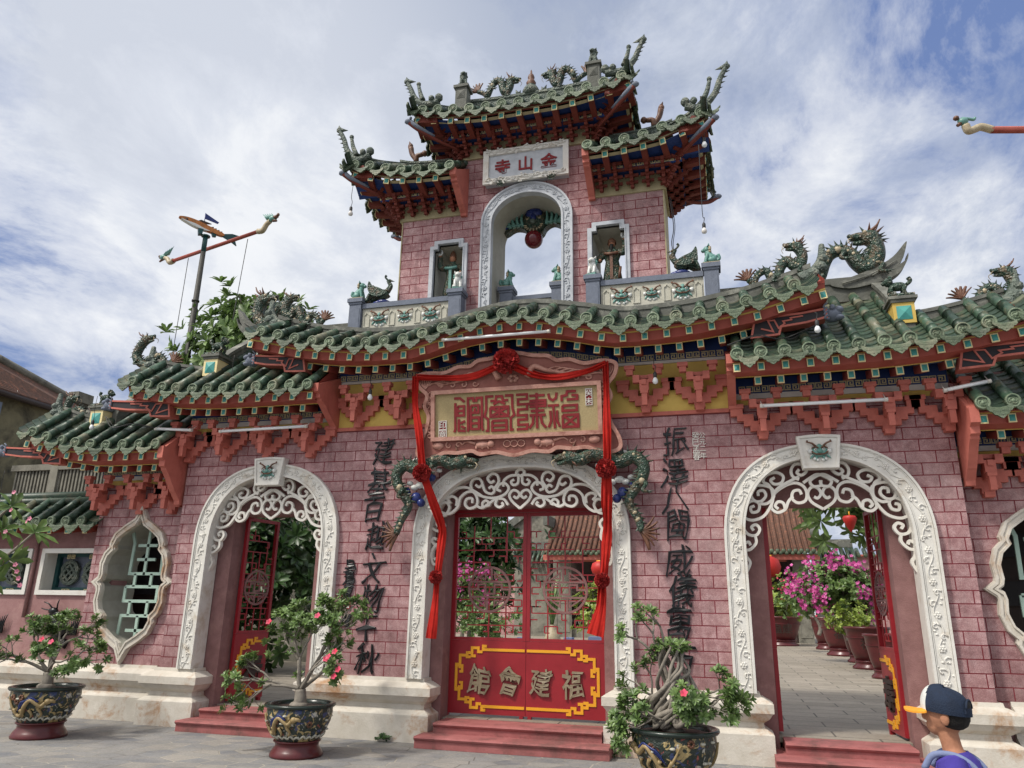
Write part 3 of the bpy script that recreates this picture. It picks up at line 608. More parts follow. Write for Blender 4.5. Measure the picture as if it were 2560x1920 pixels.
for s in (-1, 1): cheek(s * 2.88, -.70, .05, 5.05, 4.19, zf=4.74); cheek(s * 5.50, -.56, .06, 4.12 + .3, 3.13, zf=3.95); cheek(s * 1.04, -.385, .3, 8.62, 7.70, zf=8.22)
# ------------------------------------------------------------------ tiled roofs
def rafter_mesh(w=.082, h=.105, ln=.36, drop=-.24):
    b = MB(); d = Vector((0, 1, -drop)).normalized(); R = lambda x, y, z: (x, y, z - y * drop)
    vs = [R(x, y, z) for y in (0, ln) for x, z in ((-w / 2, -h / 2), (w / 2, -h / 2), (w / 2, h / 2), (-w / 2, h / 2))]
    b.add(vs, [(0, 1, 5, 4), (1, 2, 6, 5), (2, 3, 7, 6), (3, 0, 4, 7), (4, 5, 6, 7)], 0)
    k = .73; o = [(-w / 2, 0, -h / 2), (w / 2, 0, -h / 2), (w / 2, 0, h / 2), (-w / 2, 0, h / 2)]; o2 = [(x, -.012, z) for x, y, z in o]; i = [(x * k, -.012, z * k) for x, y, z in o]
    b.add(o + o2, [(0, 1, 5, 4), (1, 2, 6, 5), (2, 3, 7, 6), (3, 0, 4, 7)], 1); b.add(o2 + i, [(0, 1, 5, 4), (1, 2, 6, 5), (2, 3, 7, 6), (3, 0, 4, 7)], 1)
    b.add(i + [(0, -.024, 0)], [(0, 1, 4), (1, 2, 4), (2, 3, 4), (3, 0, 4)], 2)
    return b
RAF = rafter_mesh().mesh('rafter', ['redpaint', 'cream', 'teal']); RAFS = rafter_mesh(.088, .105, .34, .16).mesh('rafter', ['bracketred', 'cream', 'teal'])
def disc_mb(r=.082):
    b = MB(); b.lathe([(0.0, -.012), (r * .64, -.012), (r * .72, -.005), (r * .79, -.02), (r * .96, -.02), (r, -.014), (r, .03), (0.0, .03)], n=18, T=Matrix.Rotation(radians(-90), 4, 'X')); b.ball((0, -.008, 0), (r * .3, .016, r * .3), 7)
    for k in range(5): a = k * 1.257; b.curve([(cos(a) * r * .28, -.012, sin(a) * r * .28), (cos(a + .6) * r * .5, -.014, sin(a + .6) * r * .5), (cos(a + 1.3) * r * .5, -.012, sin(a + 1.3) * r * .5)], r * .08, r * .05, 4, 0, 2)
    return b
def drip_mb(w=.25, h=.17):
    b = MB(); pts = []
    lob = [(.5, 0), (.52, -.3), (.42, -.48), (.34, -.52), (.28, -.72), (.18, -.76), (.1, -.9), (0, -1.0)]
    pts = [(x * w, z * h) for x, z in lob] + [(-x * w, z * h) for x, z in lob[-2::-1]]
    top = [(-.25 * w, -.16 * h), (0, -.22 * h), (.25 * w, -.16 * h)]
    fn = lambda x, z, y: (x, y + .10 * z / h * -h * 2.0 * .0 + (x / w) ** 2 * -.05 + z * .25, z)
    b.prism([(x, z) for x, z in pts[::-1]] + [t for t in top[::-1]] if False else pts + top, -.012, .012, 0, fn=fn)
    for k in (-1, 1): b.curve([(0, -.02, -.4 * h), (k * .18 * w, -.022, -.3 * h), (k * .3 * w, -.03, -.45 * h), (k * .2 * w, -.03, -.6 * h)], .006, .004, 4, 0, 3)
    b.curve([(-.1 * w, -.035, -.62 * h), (0, -.035, -.5 * h), (.1 * w, -.035, -.62 * h), (0, -.05, -.8 * h)], .007, .004, 4, 0, 3)
    return b
DISC, DRIP = disc_mb(), drip_mb()
def tiles(b, xs, zc, y0, ytop, slope, r=.075, x_edges=None, sag=.055, seed=0, curve=.0):
    'round tile rolls with end discs (mat 0 roll, 1 disc, 2 pan); the eave runs along x and faces -y'
    rnd = random.Random(seed); yt = ytop if callable(ytop) else (lambda x: ytop); sp = abs(xs[1] - xs[0])
    zz = lambda x, y: zc(x) + slope * (y - y0) + curve * (y - y0) ** 2
    for x in xs:
        y00 = y0; y0 = y00 + rnd.uniform(-.012, .014); n = max(2, int((yt(x) - y0) / .19) + 1); pts = []; rs = []; jx = rnd.uniform(-.006, .006)
        for k in range(n):
            ya = y0 + (yt(x) - y0) * k / n; yb = y0 + (yt(x) - y0) * (k + 1) / n; rr = r * .86 * rnd.uniform(.97, 1.03)
            jx2 = jx + rnd.uniform(-.004, .004); jz = rnd.uniform(-.003, .004); pts += [(x + jx2, ya, zz(x, ya) + jz), (x + jx2, ya + .012, zz(x, ya + .012) + jz), (x + jx2, yb - .002, zz(x, yb - .002) + jz)]; rs += [rr * 1.05, rr * 1.0, rr * .93]
        b.tube(pts, rs, 10, 0)
        b.merge(DISC, T_((x, y0 - .012, zz(x, y0 - .01)), rx=rnd.uniform(-.08, .04) - .06, ry=rnd.uniform(0, 6), sc=r / .075), 3); y0 = y00
    mids = [(a + c) / 2 for a, c in zip(xs, xs[1:])]
    if x_edges: mids = ([xs[0] - sp / 2] if x_edges[0] else []) + mids + ([xs[-1] + sp / 2] if x_edges[1] else [])
    for x in mids:
        n = max(2, int((yt(x) - y0) / .105) + 1); h = sp / 2 * 1.04; o = []
        for k in range(n):
            ya = y0 + (yt(x) - y0) * k / n - .02; yb = y0 + (yt(x) - y0) * (k + 1) / n + .02
            ra = []; rb = []; rc = []
            for j in range(7):
                t = j / 6 * 2 - 1; xx_ = x + t * h; dz = -r * .55 + sag * (t * t - 1)
                ra.append((xx_, ya, zz(xx_, ya) + dz + .026)); rb.append((xx_, yb, zz(xx_, yb) + dz + .0)); rc.append((xx_, ya + .004, zz(xx_, ya) + dz - .008))
            b.grid([rc, ra, rb], 2, False)
        b.merge(DRIP, T_((x + rnd.uniform(-.008, .008), y0 - .02 + rnd.uniform(-.01, .01), zz(x, y0) - r * .75 + .01), rx=rnd.uniform(-.10, .04), ry=rnd.uniform(-.06, .06), sc=(sp / .288 * rnd.uniform(.93, 1.02), 1, rnd.uniform(.82, 1.06))), 1)
def board(b, xa, xb, f0, y0, f1, y1, m, n=40, flip=False):
    r0 = [(xa + (xb - xa) * i / n, y0, f0(xa + (xb - xa) * i / n)) for i in range(n + 1)]; r1 = [(p[0], y1, f1(p[0])) for p in r0]
    b.grid([r0, r1], m, False, flip)
def eave(name, xs, zc, y0, ytop, slope, r1, y1, rx1, r2, y2, rx2, xa, xb, yw, zw, edges, T=None, single=False, seed=0, label=None, sag=.055, curve=.0, rstuff=False):
    b = MB(); tiles(b, xs, zc, y0, ytop, slope, .075, edges, sag, seed, curve)
    if T: q = MB(); q.merge(b, T); b = q
    roof = part(b, name, ['glaze', 'disc', 'pan', 'face']);
    if label: roof['label'] = label
    e = MB(); n = 40
    X = [xa + (xb - xa) * i / n for i in range(n + 1)]
    board(e, xa, xb, lambda x: zc(x) - .06, y0 + .04, lambda x: r1(x) + .052, y1 + .02, 0)             # fascia behind the drip tiles
    board(e, xa, xb, lambda x: r1(x) + .085, y1 - .002, lambda x: r1(x) + .062, y1 - .002, 1)           # cream line
    if single: board(e, xa, xb, lambda x: r1(x) + .03, y1 + .03, zw, yw, 3, flip=True)
    else: board(e, xa, xb, lambda x: r1(x) + .052, y1 + .019, lambda x: r1(x) - .045, y1 + .05, 0); board(e, xa, xb, lambda x: r1(x) - .045, y1 + .05, lambda x: r2(x) + .062, y2 + .0, 0, flip=True)
    board(e, xa, xb, lambda x: zc(x) - .10, y0 + .04, lambda x: zc(x) - .125 + slope * ((.12 if single else yw - y0) - .04), y0 + .12 if single else yw, 0)
    if not single:
        board(e, xa, xb, lambda x: r2(x) + .062, y2 - .002, lambda x: r2(x) + .05, y2 - .002, 1)
        board(e, xa, xb, lambda x: r2(x) + .045, y2 + .03, zw, yw, 2, flip=True)
    else: board(e, xa, xb, lambda x: r1(x) + .025, y1 + .025, lambda x: r1(x) + .0, y1 + .07, 1, flip=True)
    for x in (xa, xb):                                                                                 # close the ends
        pr = [(y0 + .04, zc(x) - .06), (y1 + .02, r1(x) + .04)] + ([(y2 + .02, r2(x) + .03), (yw, zw(x)), (yw, zc(x) + slope * (yw - y0) - .06)] if not single else [(y1 + .25, r1(x) + .02), (y0 + .2, zc(x) - .02)])
        e.add([(x, p, z) for p, z in pr], [tuple(range(len(pr)))], 0)
    e2 = MB(); e2.merge(e, T); part(e2, 'eave_board', ['redpaint' if not single else 'bracketred', 'yellow' if not single else 'trim', 'blue', 'blue'], roof)
    stuff = MB()
    for rx, rz, yy, me in ((rx1, r1, y1, RAFS if single else RAF), (rx2, r2, y2, RAF)):
        for x in rx or []:
            sl = (rz(x + .05) - rz(x - .05)) / .1
            if T and rstuff: continue
            o = bpy.data.objects.new('rafter', me); COL.objects.link(o); o.parent = roof
            o.matrix_world = (T or Matrix()) @ T_((x, yy, rz(x)), rz=math.copysign(min(.5, abs(sl) * .5), x * sl) * (-1 if x > 0 else 1) * (0 if abs(x) < 1.6 else 1), ry=-atan2(sl, 1) * .6)
    return roof
zC = lerp([(0, 5.52), (.3, 5.508), (.6, 5.455), (.9, 5.398), (1.15, 5.343), (1.35, 5.292), (1.55, 5.262), (1.85, 5.262), (2.15, 5.272), (2.45, 5.29), (2.75, 5.335), (3.05, 5.38), (3.3, 5.44), (3.55, 5.515), (3.82, 5.585), (4.1, 5.69)])
zC1 = lerp([(0, 5.355), (.3, 5.335), (.6, 5.27), (.9, 5.19), (1.2, 5.11), (1.45, 5.06), (1.75, 5.062), (2.1, 5.075), (2.5, 5.105), (2.9, 5.155), (3.25, 5.21), (3.6, 5.31), (4.0, 5.415), (4.2, 5.46)])
zC2 = lerp([(0, 5.21), (.3, 5.197), (.6, 5.155), (.87, 5.10), (1.12, 5.03), (1.35, 4.975), (1.6, 4.965), (2.0, 4.967), (2.3, 4.975), (2.6, 5.0), (2.9, 5.04), (3.2, 5.095), (3.55, 5.17), (4.0, 5.28)])
zL = lerp([(2.9, 4.71), (3.5, 4.715), (4, 4.725), (4.3, 4.732), (4.6, 4.745), (4.88, 4.76), (5.17, 4.785), (5.45, 4.82), (5.72, 4.88), (6.0, 4.945), (6.3, 5.03)])
zL1 = lerp([(2.9, 4.55), (3.5, 4.555), (4.1, 4.568), (4.6, 4.58), (4.95, 4.60), (5.25, 4.625), (5.55, 4.665), (5.83, 4.718), (6.1, 4.765), (6.4, 4.82)])
zL2 = lerp([(2.9, 4.445), (3.5, 4.447), (4.1, 4.45), (4.6, 4.455), (4.9, 4.47), (5.2, 4.49), (5.4, 4.515), (5.62, 4.555), (5.83, 4.595), (6.1, 4.65)])
zS = lerp([(5.5, 3.99), (6.1, 4.0), (6.5, 4.0), (6.8, 4.03), (7.1, 4.07), (7.4, 4.12), (7.7, 4.19), (8.0, 4.29), (8.3, 4.4)])
zS1 = lerp([(5.5, 3.81), (6.15, 3.815), (6.7, 3.82), (7.0, 3.835), (7.3, 3.875), (7.64, 3.95), (8.06, 4.075), (8.4, 4.17)])
zS2 = lerp([(5.5, 3.68), (6.6, 3.68), (6.9, 3.69), (7.17, 3.73), (7.42, 3.77), (7.8, 3.84), (8.1, 3.92)])
eave('centre_roof', [-.06 + .289 * i for i in range(-13, 14)], zC, -.78, lambda x: -.10, .58, zC1, -.70, [-4.05 + .2805 * i for i in range(30)][0:29] + [4.03], zC2, -.45, [-3.42 + .2705 * i for i in range(26)], -4.06, 4.06, -.1, lambda x: zC2(x) + .17, (1, 1), seed=1)
for s in (-1, 1):
    yt = lambda x: (.72 if abs(x) < 4.93 else -.17)
    eave('lower_roof', sorted(s * (2.96 + .2775 * i) for i in range(12)), zL, -.78, yt, .80, zL1, -.70, [s * (2.95 + .284 * i) for i in range(12)], zL2, -.45, [s * (3.2 + .27 * i) for i in range(11)], *sorted((s * 2.9, s * 6.15)), -.06, lambda x: zL2(x) + .17, (s < 0, s > 0), seed=5 + s)
    yt2 = lambda x: (.78 if abs(x) < 7.05 else .04)
    eave('side_roof', sorted(s * (5.59 + .3 * i) for i in range(9)), zS, -.58, yt2, .80, zS1, -.50, [s * (5.6 + .285 * i) for i in range(10)], zS2, -.25, [s * (5.83 + .275 * i) for i in range(8)], *sorted((s * 5.5, s * 8.12)), .15, lambda x: zS2(x) + .17, (s < 0, s > 0), seed=9 + s)
# grey ridges
def ridge_wall(pts, th, h, name='roof_ridge', m='ridge', cap=True):
    'pts: (x, y, z of the foot); a plastered ridge wall following them'
    b = MB(); P = smooth(pts, 5); n = len(P); up = Vector((0, 0, 1)); rows = []
    for i, p in enumerate(P):
        t = (Vector(P[min(i + 1, n - 1)]) - Vector(P[max(i - 1, 0)])); t.z = 0; t.normalize(); s_ = Vector((-t.y, t.x, 0)); p = Vector(p)
        w1 = th / 2; w2 = th / 2 * (1.25 if cap else 1)
        rows.append([p - s_ * w1, p - s_ * w1 + up * h * .72, p - s_ * w2 + up * h * .76, p - s_ * w2 + up * h, p + s_ * w2 + up * h, p + s_ * w2 + up * h * .76, p + s_ * w1 + up * h * .72, p + s_ * w1, p - s_ * w1])
    b.grid(rows, 0, False); b.add(rows[0][:-1], [tuple(range(8))]); b.add(rows[-1][:-1], [tuple(reversed(range(8)))]); return part(b, name, m)
ridge_wall([(x, -.08, zC(x) + .20) for x in [-4.0 + .25 * i for i in range(33)]], .12, .27)
for s in (-1, 1):
    ridge_wall([(s * x, .80, 5.88) for x in (2.7, 3.2, 4.0, 4.5, 4.95)], .16, .36)
    ridge_wall([(s * 4.96, .8, 5.93), (s * 4.96, .4, 5.66), (s * 4.96, 0, 5.36), (s * 4.96, -.22, 5.15)], .13, .26)
    ridge_wall([(s * x, -.12, zL(x) + .33) for x in (5.05, 5.3, 5.6, 5.9, 6.15)], .13, .2)
    ridge_wall([(s * 7.08, .75, 5.1), (s * 7.08, .4, 4.83), (s * 7.08, .05, 4.52)], .13, .24)
    ridge_wall([(s * x, .08, zS(x) + .34) for x in (7.15, 7.5, 7.8, 8.1)], .13, .2)
    ridge_wall([(s * x, .82, 5.15) for x in (5.45, 6.2, 7.1)], .16, .3)
    # upswept cloud scrolls that end each ridge
    for x, y, z, k in ((4.0, -.1, zC(4.0) + .3, 1.0), (6.15, -.14, zL(6.15) + .33, 1.0), (8.12, .06, zS(8.12) + .34, 1.0)):
        b = MB(); b.curve([(s * (x - .14), y - .02, z - .06), (s * (x + .03), y - .04, z + .03), (s * (x + .14), y - .03, z + .2), (s * (x + .17), y, z + .44)], .115, .035, 8, 0, 6); b.ball((s * (x + .02), y - .1, z - .02), .09, 8); b.ball((s * (x + .12), y - .1, z + .07), .08, 8); b.ball((s * (x + .16), y - .08, z + .2), .06, 8); b.ball((s * (x - .08), y - .09, z - .06), .07, 8)
        part(b, 'ridge_end_scroll', 'dgrey')
    # grey phoenix tail on the upper ridge
    b = MB(); b.prism(smooth([(s * 4.35, 6.14), (s * 4.6, 6.22), (s * 4.95, 6.34), (s * 5.2, 6.48), (s * 5.38, 6.68), (s * 5.40, 6.66), (s * 5.33, 6.45), (s * 5.27, 6.36), (s * 5.36, 6.42), (s * 5.40, 6.52), (s * 5.39, 6.44), (s * 5.3, 6.28), (s * 5.15, 6.17), (s * 4.9, 6.1), (s * 4.6, 6.06)], 4, True), .68, .84, 0)
    for k in range(5): b.curve([(s * (4.5 + .1 * k), .66, 6.13 + .02 * k), (s * (4.8 + .08 * k), .66, 6.2 + .035 * k), (s * (5.0 + .06 * k), .665, 6.28 + .035 * k)], .012, .006, 5, 0, 4)
    part(b, 'phoenix_tail_finial', 'ridge')
    # dark painted beam ends with grey fish heads
    for x, y, z, ln in ((4.06, -.56, 5.24, .60), (6.58, -.56, 4.67, .85), (8.74, -.38, 4.04, .9)):
        b = MB(); X = lambda t: s * (x - t)
        poly = [(X(0), z + .05), (X(ln * .5), z + .015), (X(ln), z + .0), (X(ln + .25), z - .03), (X(ln + .3), z - .26), (X(ln * .95), z - .24), (X(ln * .9), z - .14), (X(ln * .4), z - .11), (X(0), z - .06)]
        b.prism(poly, y, y + .22, 0, mside=1); b.strip(poly, .026, y - .014, y + .005, 1, True)
        b.strip([(X(ln * .45), z - .02), (X(ln * .7), z - .035), (X(ln * .68), z - .06), (X(ln * .85), z - .07), (X(ln * .82), z - .10), (X(ln * .95), z - .16), (X(ln * 1.02), z - .05), (X(ln * 1.15), z - .05), (X(ln * 1.06), z - .2), (X(ln * 1.3), z - .15)], .018, y - .012, y + .005, 1)
        bm_ = part(b, 'beam_end', ['darkwood', 'orange'])
        b = MB(); hx = s * (x + .08); b.ball((hx, y + .09, z), (.12, .1, .09), 10); b.ball((hx + s * .08, y + .06, z + .05), (.06, .07, .045), 8); b.ball((hx + s * .07, y + .06, z - .05), (.07, .06, .035), 8); b.ball((hx, y, z + .07), .035, 6)
        for k in range(4): b.curve([(hx - s * .05, y + .03, z + .02 - .03 * k), (hx - s * .1, y - .01, z + .08 - .05 * k), (hx - s * .06, y - .02, z + .12 - .05 * k)], .022, .01, 5, 0, 3)
        part(b, 'fish_head', 'stone', bm_)
# yellow pedestals on the hips
for s in (-1, 1):
    for x, y, z in ((4.985, -.36, 5.10), (7.24, -.15, 4.44)):
        b = MB(); b.box(x * s - .125, x * s + .125, y, y + .28, z, z + .27, 0); b.box(x * s - .11, x * s + .11, y + .02, y + .3, z - .25, z, 1)
        a = [(-.085, -.09), (.085, -.09), (.085, .09), (-.085, .09)]; b.add([(x * s + u, y - .004, z + .135 + v) for u, v in a] + [(x * s, y - .035, z + .135)], [(0, 1, 4), (1, 2, 4), (2, 3, 4), (3, 0, 4)], 2)
        b.box(x * s - .14, x * s + .14, y - .015, y + .3, z + .272, z + .31, 1); b.box(x * s - .165, x * s + .165, y - .04, y + .32, z + .312, z + .35, 1); b.box(x * s - .145, x * s + .145, y - .02, y + .3, z + .352, z + .39, 3)
        part(b, 'yellow_pedestal', ['cream' if s < 0 else 'yellow', 'ridge', 'teal', 'dragon'])
# ------------------------------------------------------------------ tower
tow = bpy.data.objects.new('tower', None); COL.objects.link(tow); tow.parent = gate
def tpart(mb, name, mats): return mb.build(name, mats, tow)
TA = (0.0, .735, .565, 7.5, 8.15, 7.97, 2.0)
def niche(s, k=0.0):
    c = s * 1.275; w_ = .245 - k; zt = 7.235 - k; return [(c - w_, 6.0), (c + w_, 6.0), (c + w_, zt - .09), (c + w_ - .07, zt - .09), (c + w_ - .07, zt), (c - w_ + .07, zt), (c - w_ + .07, zt - .09), (c - w_, zt - .09)]
b = MB(); b.prism([(-2.11, 5.5), (2.11, 5.5), (2.11, 7.78), (1.06, 7.78), (1.06, 8.76), (-1.06, 8.76), (-1.06, 7.78), (-2.11, 7.78)], .25, 1.06, 0, holes=[arch(0, .585, 7.5, 7.99, 5.6, 2.0), niche(-1), niche(1)], mside=1)
for s in (-1, 1): b.box(*sorted((s * 1.95, s * 2.11)), .26, 1.05, 5.5, 7.77, 0)
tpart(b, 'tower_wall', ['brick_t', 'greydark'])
b = MB()
for s in (-1, 1): b.box(*sorted((s * 2.108, s * 2.125)), .24, 1.07, 5.5, 7.74, 0); b.box(*sorted((s * 1.06, s * 2.16)), .22, 1.08, 7.742, 7.80, 0); b.box(*sorted((s * 1.04, s * 1.085)), .26, 1.04, 7.8, 8.74, 1)
b.box(-1.1, 1.1, .215, 1.1, 8.74, 8.80, 0); tpart(b, 'tower_trim', ['trim', 'brick_t'])
o = frame(*TA, 5.6, .19, .3, 'marble', 21, 'tower_arch_frame'); o.parent = tow
for s in (-1, 1):
    b = MB(); oo, ii = niche(s, -.07), niche(s, 0.0); b.prism(oo[1:] + oo[:1] + (ii[1:] + ii[:1])[::-1], .2, .3); b.strip(niche(s, -.01)[1:] + niche(s, -.01)[:1], .015, .185, .21); tpart(b, 'niche_frame', 'marble')
# tower roofs (front, side and back eaves)
zT = lerp([(0, 9.228), (.3, 9.232), (.6, 9.245), (.87, 9.26), (1.15, 9.29), (1.42, 9.34), (1.6, 9.378), (1.85, 9.45)])
zT1 = lerp([(0, 9.052), (.3, 9.052), (.6, 9.052), (.85, 9.07), (1.1, 9.105), (1.4, 9.155), (1.7, 9.215)])
zU = lerp([(1.0, 8.256), (1.35, 8.262), (1.62, 8.268), (1.91, 8.305), (2.19, 8.386), (2.46, 8.465), (2.73, 8.53), (2.95, 8.6)])
zU1 = lerp([(1.2, 8.09), (1.33, 8.095), (1.6, 8.105), (1.88, 8.13), (2.16, 8.168), (2.46, 8.268), (2.75, 8.36), (2.95, 8.42)])
mk_ = dict(r2=None, y2=0, rx2=None, single=True, label=None)
r = eave('upper_tower_roof', [-1.6 + .268 * i for i in range(13)], zT, -.40, lambda x: .42 if abs(x) < 1.25 else .42 - (abs(x) - 1.25) * 1.62, .62, zT1, -.35, [-1.69 + .2825 * i for i in range(13)], None, 0, None, -1.72, 1.72, .02, lambda x: 9.12, (1, 1), single=True, seed=20); r.parent = tow
for s in (-1, 1):
    r = eave('tower_side_roof', sorted(s * (1.08 + .274 * i) for i in range(7)), zU, -.40, lambda x: .42 if abs(x) < 2.3 else .42 - (abs(x) - 2.3) * 1.4, .66, zU1, -.35, [s * (1.33 + .28 * i) for i in range(6)], None, 0, None, *sorted((s * 1.02, s * 2.82)), .02, lambda x: 8.14, (s < 0, s > 0), single=True, seed=30 + s); r.parent = tow
    # side eaves, built along x then turned a quarter
    for xe, zf, zf1, yw_, zw_, nm in ((2.80, lerp([(0, 8.30), (.3, 8.32), (.6, 8.39), (.9, 8.5), (1.1, 8.58)]), lerp([(0, 8.12), (.3, 8.14), (.6, 8.2), (.9, 8.31), (1.1, 8.4)]), .66, 8.14, 'tower_hip_roof'), (1.74, lerp([(0, 9.25), (.3, 9.27), (.6, 9.31), (.9, 9.4), (1.1, 9.46)]), lerp([(0, 9.06), (.3, 9.08), (.6, 9.12), (.9, 9.18), (1.1, 9.24)]), .66, 9.1, 'upper_hip_roof')):
        Tm = T_((s * xe, .66, 0), rz=s * pi / 2)
        r = eave(nm, [-.98 + .28 * i for i in range(8)], zf, 0, lambda x, k=(.5 if xe > 2 else .42): max(.05, min(k, (1.08 - abs(x)) * .6)), .6, zf1, .05, [-.98 + .28 * i for i in range(8)], None, 0, None, -1.02, 1.02, yw_, lambda x, z=zw_: z, (1, 1), T=Tm, single=True, seed=40 + s); r.parent = tow
b = MB()
for s in (-1, 1): b.add([(s * 1.0, .4, 8.7), (s * 2.3, .4, 8.78), (s * 2.3, .95, 8.78), (s * 1.0, .95, 8.7)], [(0, 1, 2, 3)]); b.add([(s * 1.0, 1.7, 8.2), (s * 2.85, 1.7, 8.5), (s * 2.3, .95, 8.78), (s * 1.0, .95, 8.7)], [(0, 1, 2, 3)])
b.add([(-1.75, 1.7, 9.4), (1.75, 1.7, 9.4), (1.3, .9, 9.85), (-1.3, .9, 9.85)], [(0, 1, 2, 3)]); b.box(-1.2, 1.2, .42, .92, 9.4, 9.84)
for s in (-1, 1): b.box(*sorted((s * 1.05, s * 2.2)), .42, .95, 8.15, 8.72)
tpart(b, 'back_roof', 'pan')
def tr(pts, th, h, m='dgrey'): o = ridge_wall(pts, th, h, 'tower_ridge', m); o.parent = tow
tr([(x, .42, 9.78 + .035 * abs(x) ** 2.2) for x in (-1.25, -.9, -.5, 0, .5, .9, 1.25)], .14, .20)
for s in (-1, 1):
    tr([(s * 1.25, .42, 9.78), (s * 1.5, .05, 9.60), (s * 1.72, -.25, 9.52)], .12, .14); tr([(s * 1.0, .42, 8.78), (s * 1.5, .42, 8.78), (s * 2.0, .42, 8.82), (s * 2.3, .42, 8.9)], .12, .14); tr([(s * 2.3, .42, 8.85), (s * 2.6, .05, 8.72), (s * 2.8, -.28, 8.66)], .12, .14)
    tr([(s * 2.3, .9, 8.85), (s * 2.6, 1.3, 8.72), (s * 2.85, 1.62, 8.7)], .12, .14)
# underside brackets of the tower
def arm_mb(n, st=.075, w_=.05):
    q = MB()
    for k in range(n): q.box(-w_ / 2, w_ / 2, -.07 - st * (k + 1), .02, st * k * .95, st * k * .95 + .055, 0); q.box(-.09 - .012 * k, .09 + .012 * k, -.05 - st * (k + .9), -.01 - st * (k + .9), st * k * .95 + .03, st * k * .95 + .068, 0); q.box(-.025, .025, -.06 - st * (k + .9), .0 - st * (k + .9), st * k * .95 - .045, st * k * .95 + .03, 0)
    return q
ARM = {k: arm_mb(*k).mesh('bracket', 'bracketred') for k in ((4, .075, .05), (5, .075, .05), (7, .085, .07), (5, .085, .07))}
def arm(x, y0, z0, n, rz, st=.075, w_=.05):
    o = bpy.data.objects.new('bracket', ARM[(n, st, w_)]); COL.objects.link(o); o.parent = tow; o.location = (x, y0, z0); o.rotation_euler = (0, 0, rz)
for i in range(9): arm(-1.0 + .25 * i, .24, 8.80, 4, 0)
for s in (-1, 1):
    for i in range(5): arm(s * (1.2 + .235 * i), .24, 7.82, 4, 0)
    for i in range(4): arm(s * 2.13, .3 + .24 * i, 7.82, 5, s * pi / 2); arm(s * 1.09, .3 + .24 * i, 8.8, 4, s * pi / 2)
    arm(s * 2.1, .25, 7.8, 7, s * pi / 4, .085, .07); arm(s * 1.06, .25, 8.78, 5, s * pi / 4, .085, .07); arm(s * 2.1, 1.06, 7.8, 7, s * pi * .75, .085, .07)
b = MB(); b.box(-1.3, 1.3, -.02, .2, 9.0, 9.2, 0)
meander(b, -1.22, 1.26, 9.03, .065, -.025, m=1)
for s in (-1, 1): xs = sorted((s * 1.1, s * 2.42)); b.box(*xs, -.02, .2, 8.02, 8.18, 0); meander(b, *xs, 8.05, .065, -.025, m=1); b.box(*sorted((s * 2.3, s * 2.42)), .0, 1.3, 8.02, 8.3, 0)
b.box(-1.06, 1.06, .22, .24, 8.8, 9.05, 2)
for s in (-1, 1): b.box(*sorted((s * 1.06, s * 2.12)), .22, .24, 7.8, 8.08, 2)
b.box(-1.3, 1.3, .2, 1.1, 9.1, 9.3, 0)
for s in (-1, 1): b.box(*sorted((s * 1.07, s * 2.42)), .2, 1.3, 8.18, 8.3, 0)
tpart(b, 'tower_frieze', ['blue', 'fret', 'trim'])
for s in (-1, 1):     # curled corner beasts under the tower eaves
    for x, z, y, a in ((1.74, 9.05, -.42, 0), (2.84, 8.27, -.42, 0), (2.86, 8.22, 1.6, 1)):
        b = MB(); d = -1 if not a else 1
        b.curve([(s * (x - .6), y - d * .55, z - .16), (s * (x - .35), y - d * .28, z - .13), (s * (x - .1), y - d * .06, z - .04), (s * (x + .06), y + d * .02, z + .08)], .024, .036, 8, 0, 5); b.ball((s * (x + .08), y + d * .03, z + .10), (.06, .045, .045), 8, 1); b.curve([(s * (x - .3), y - d * .2, z - .08), (s * (x - .08), y - d * .02, z + .0), (s * (x + .05), y, z + .10)], .022, .05, 8, 1, 4); b.ball((s * (x + .03), y - .04, z + .15), .025, 6, 1)
        tpart(b, 'corner_beast', ['bracketred', 'stone'])
# name tablet
b = MB(); b.box(-.68, .68, .12, .26, 8.17, 8.74, 0)
tb = tpart(b, 'name_tablet', 'marble')
b = MB(); fr_ = [(-.655, 8.195), (.655, 8.195), (.655, 8.715), (-.655, 8.715)]; b.strip(fr_, .09, .085, .13, 0, True); lump_vine(b, [(-.655, 8.715), (.655, 8.715)], .08, 0, .015, .006, 4, .1); lump_vine(b, [(-.655, 8.195), (.655, 8.195)], .08, 0, .015, .006, 5, .1); b.build('tablet_frame', 'white', tb)
for ch, x in (('寺', -.38), ('山', 0), ('金', .38)):
    b = text_mb(ch, .27, .02, .005); b2 = MB(); b2.merge(b, T_((x, .115, 8.45))); b2.build('character', 'sealred', tb)
for x in (-.4, .42):
    b = MB(); face(b, x, .1, 8.16, .09); b.build('beast_head', ['dragon', 'dgrey', 'dgrey', 'black'], tb)
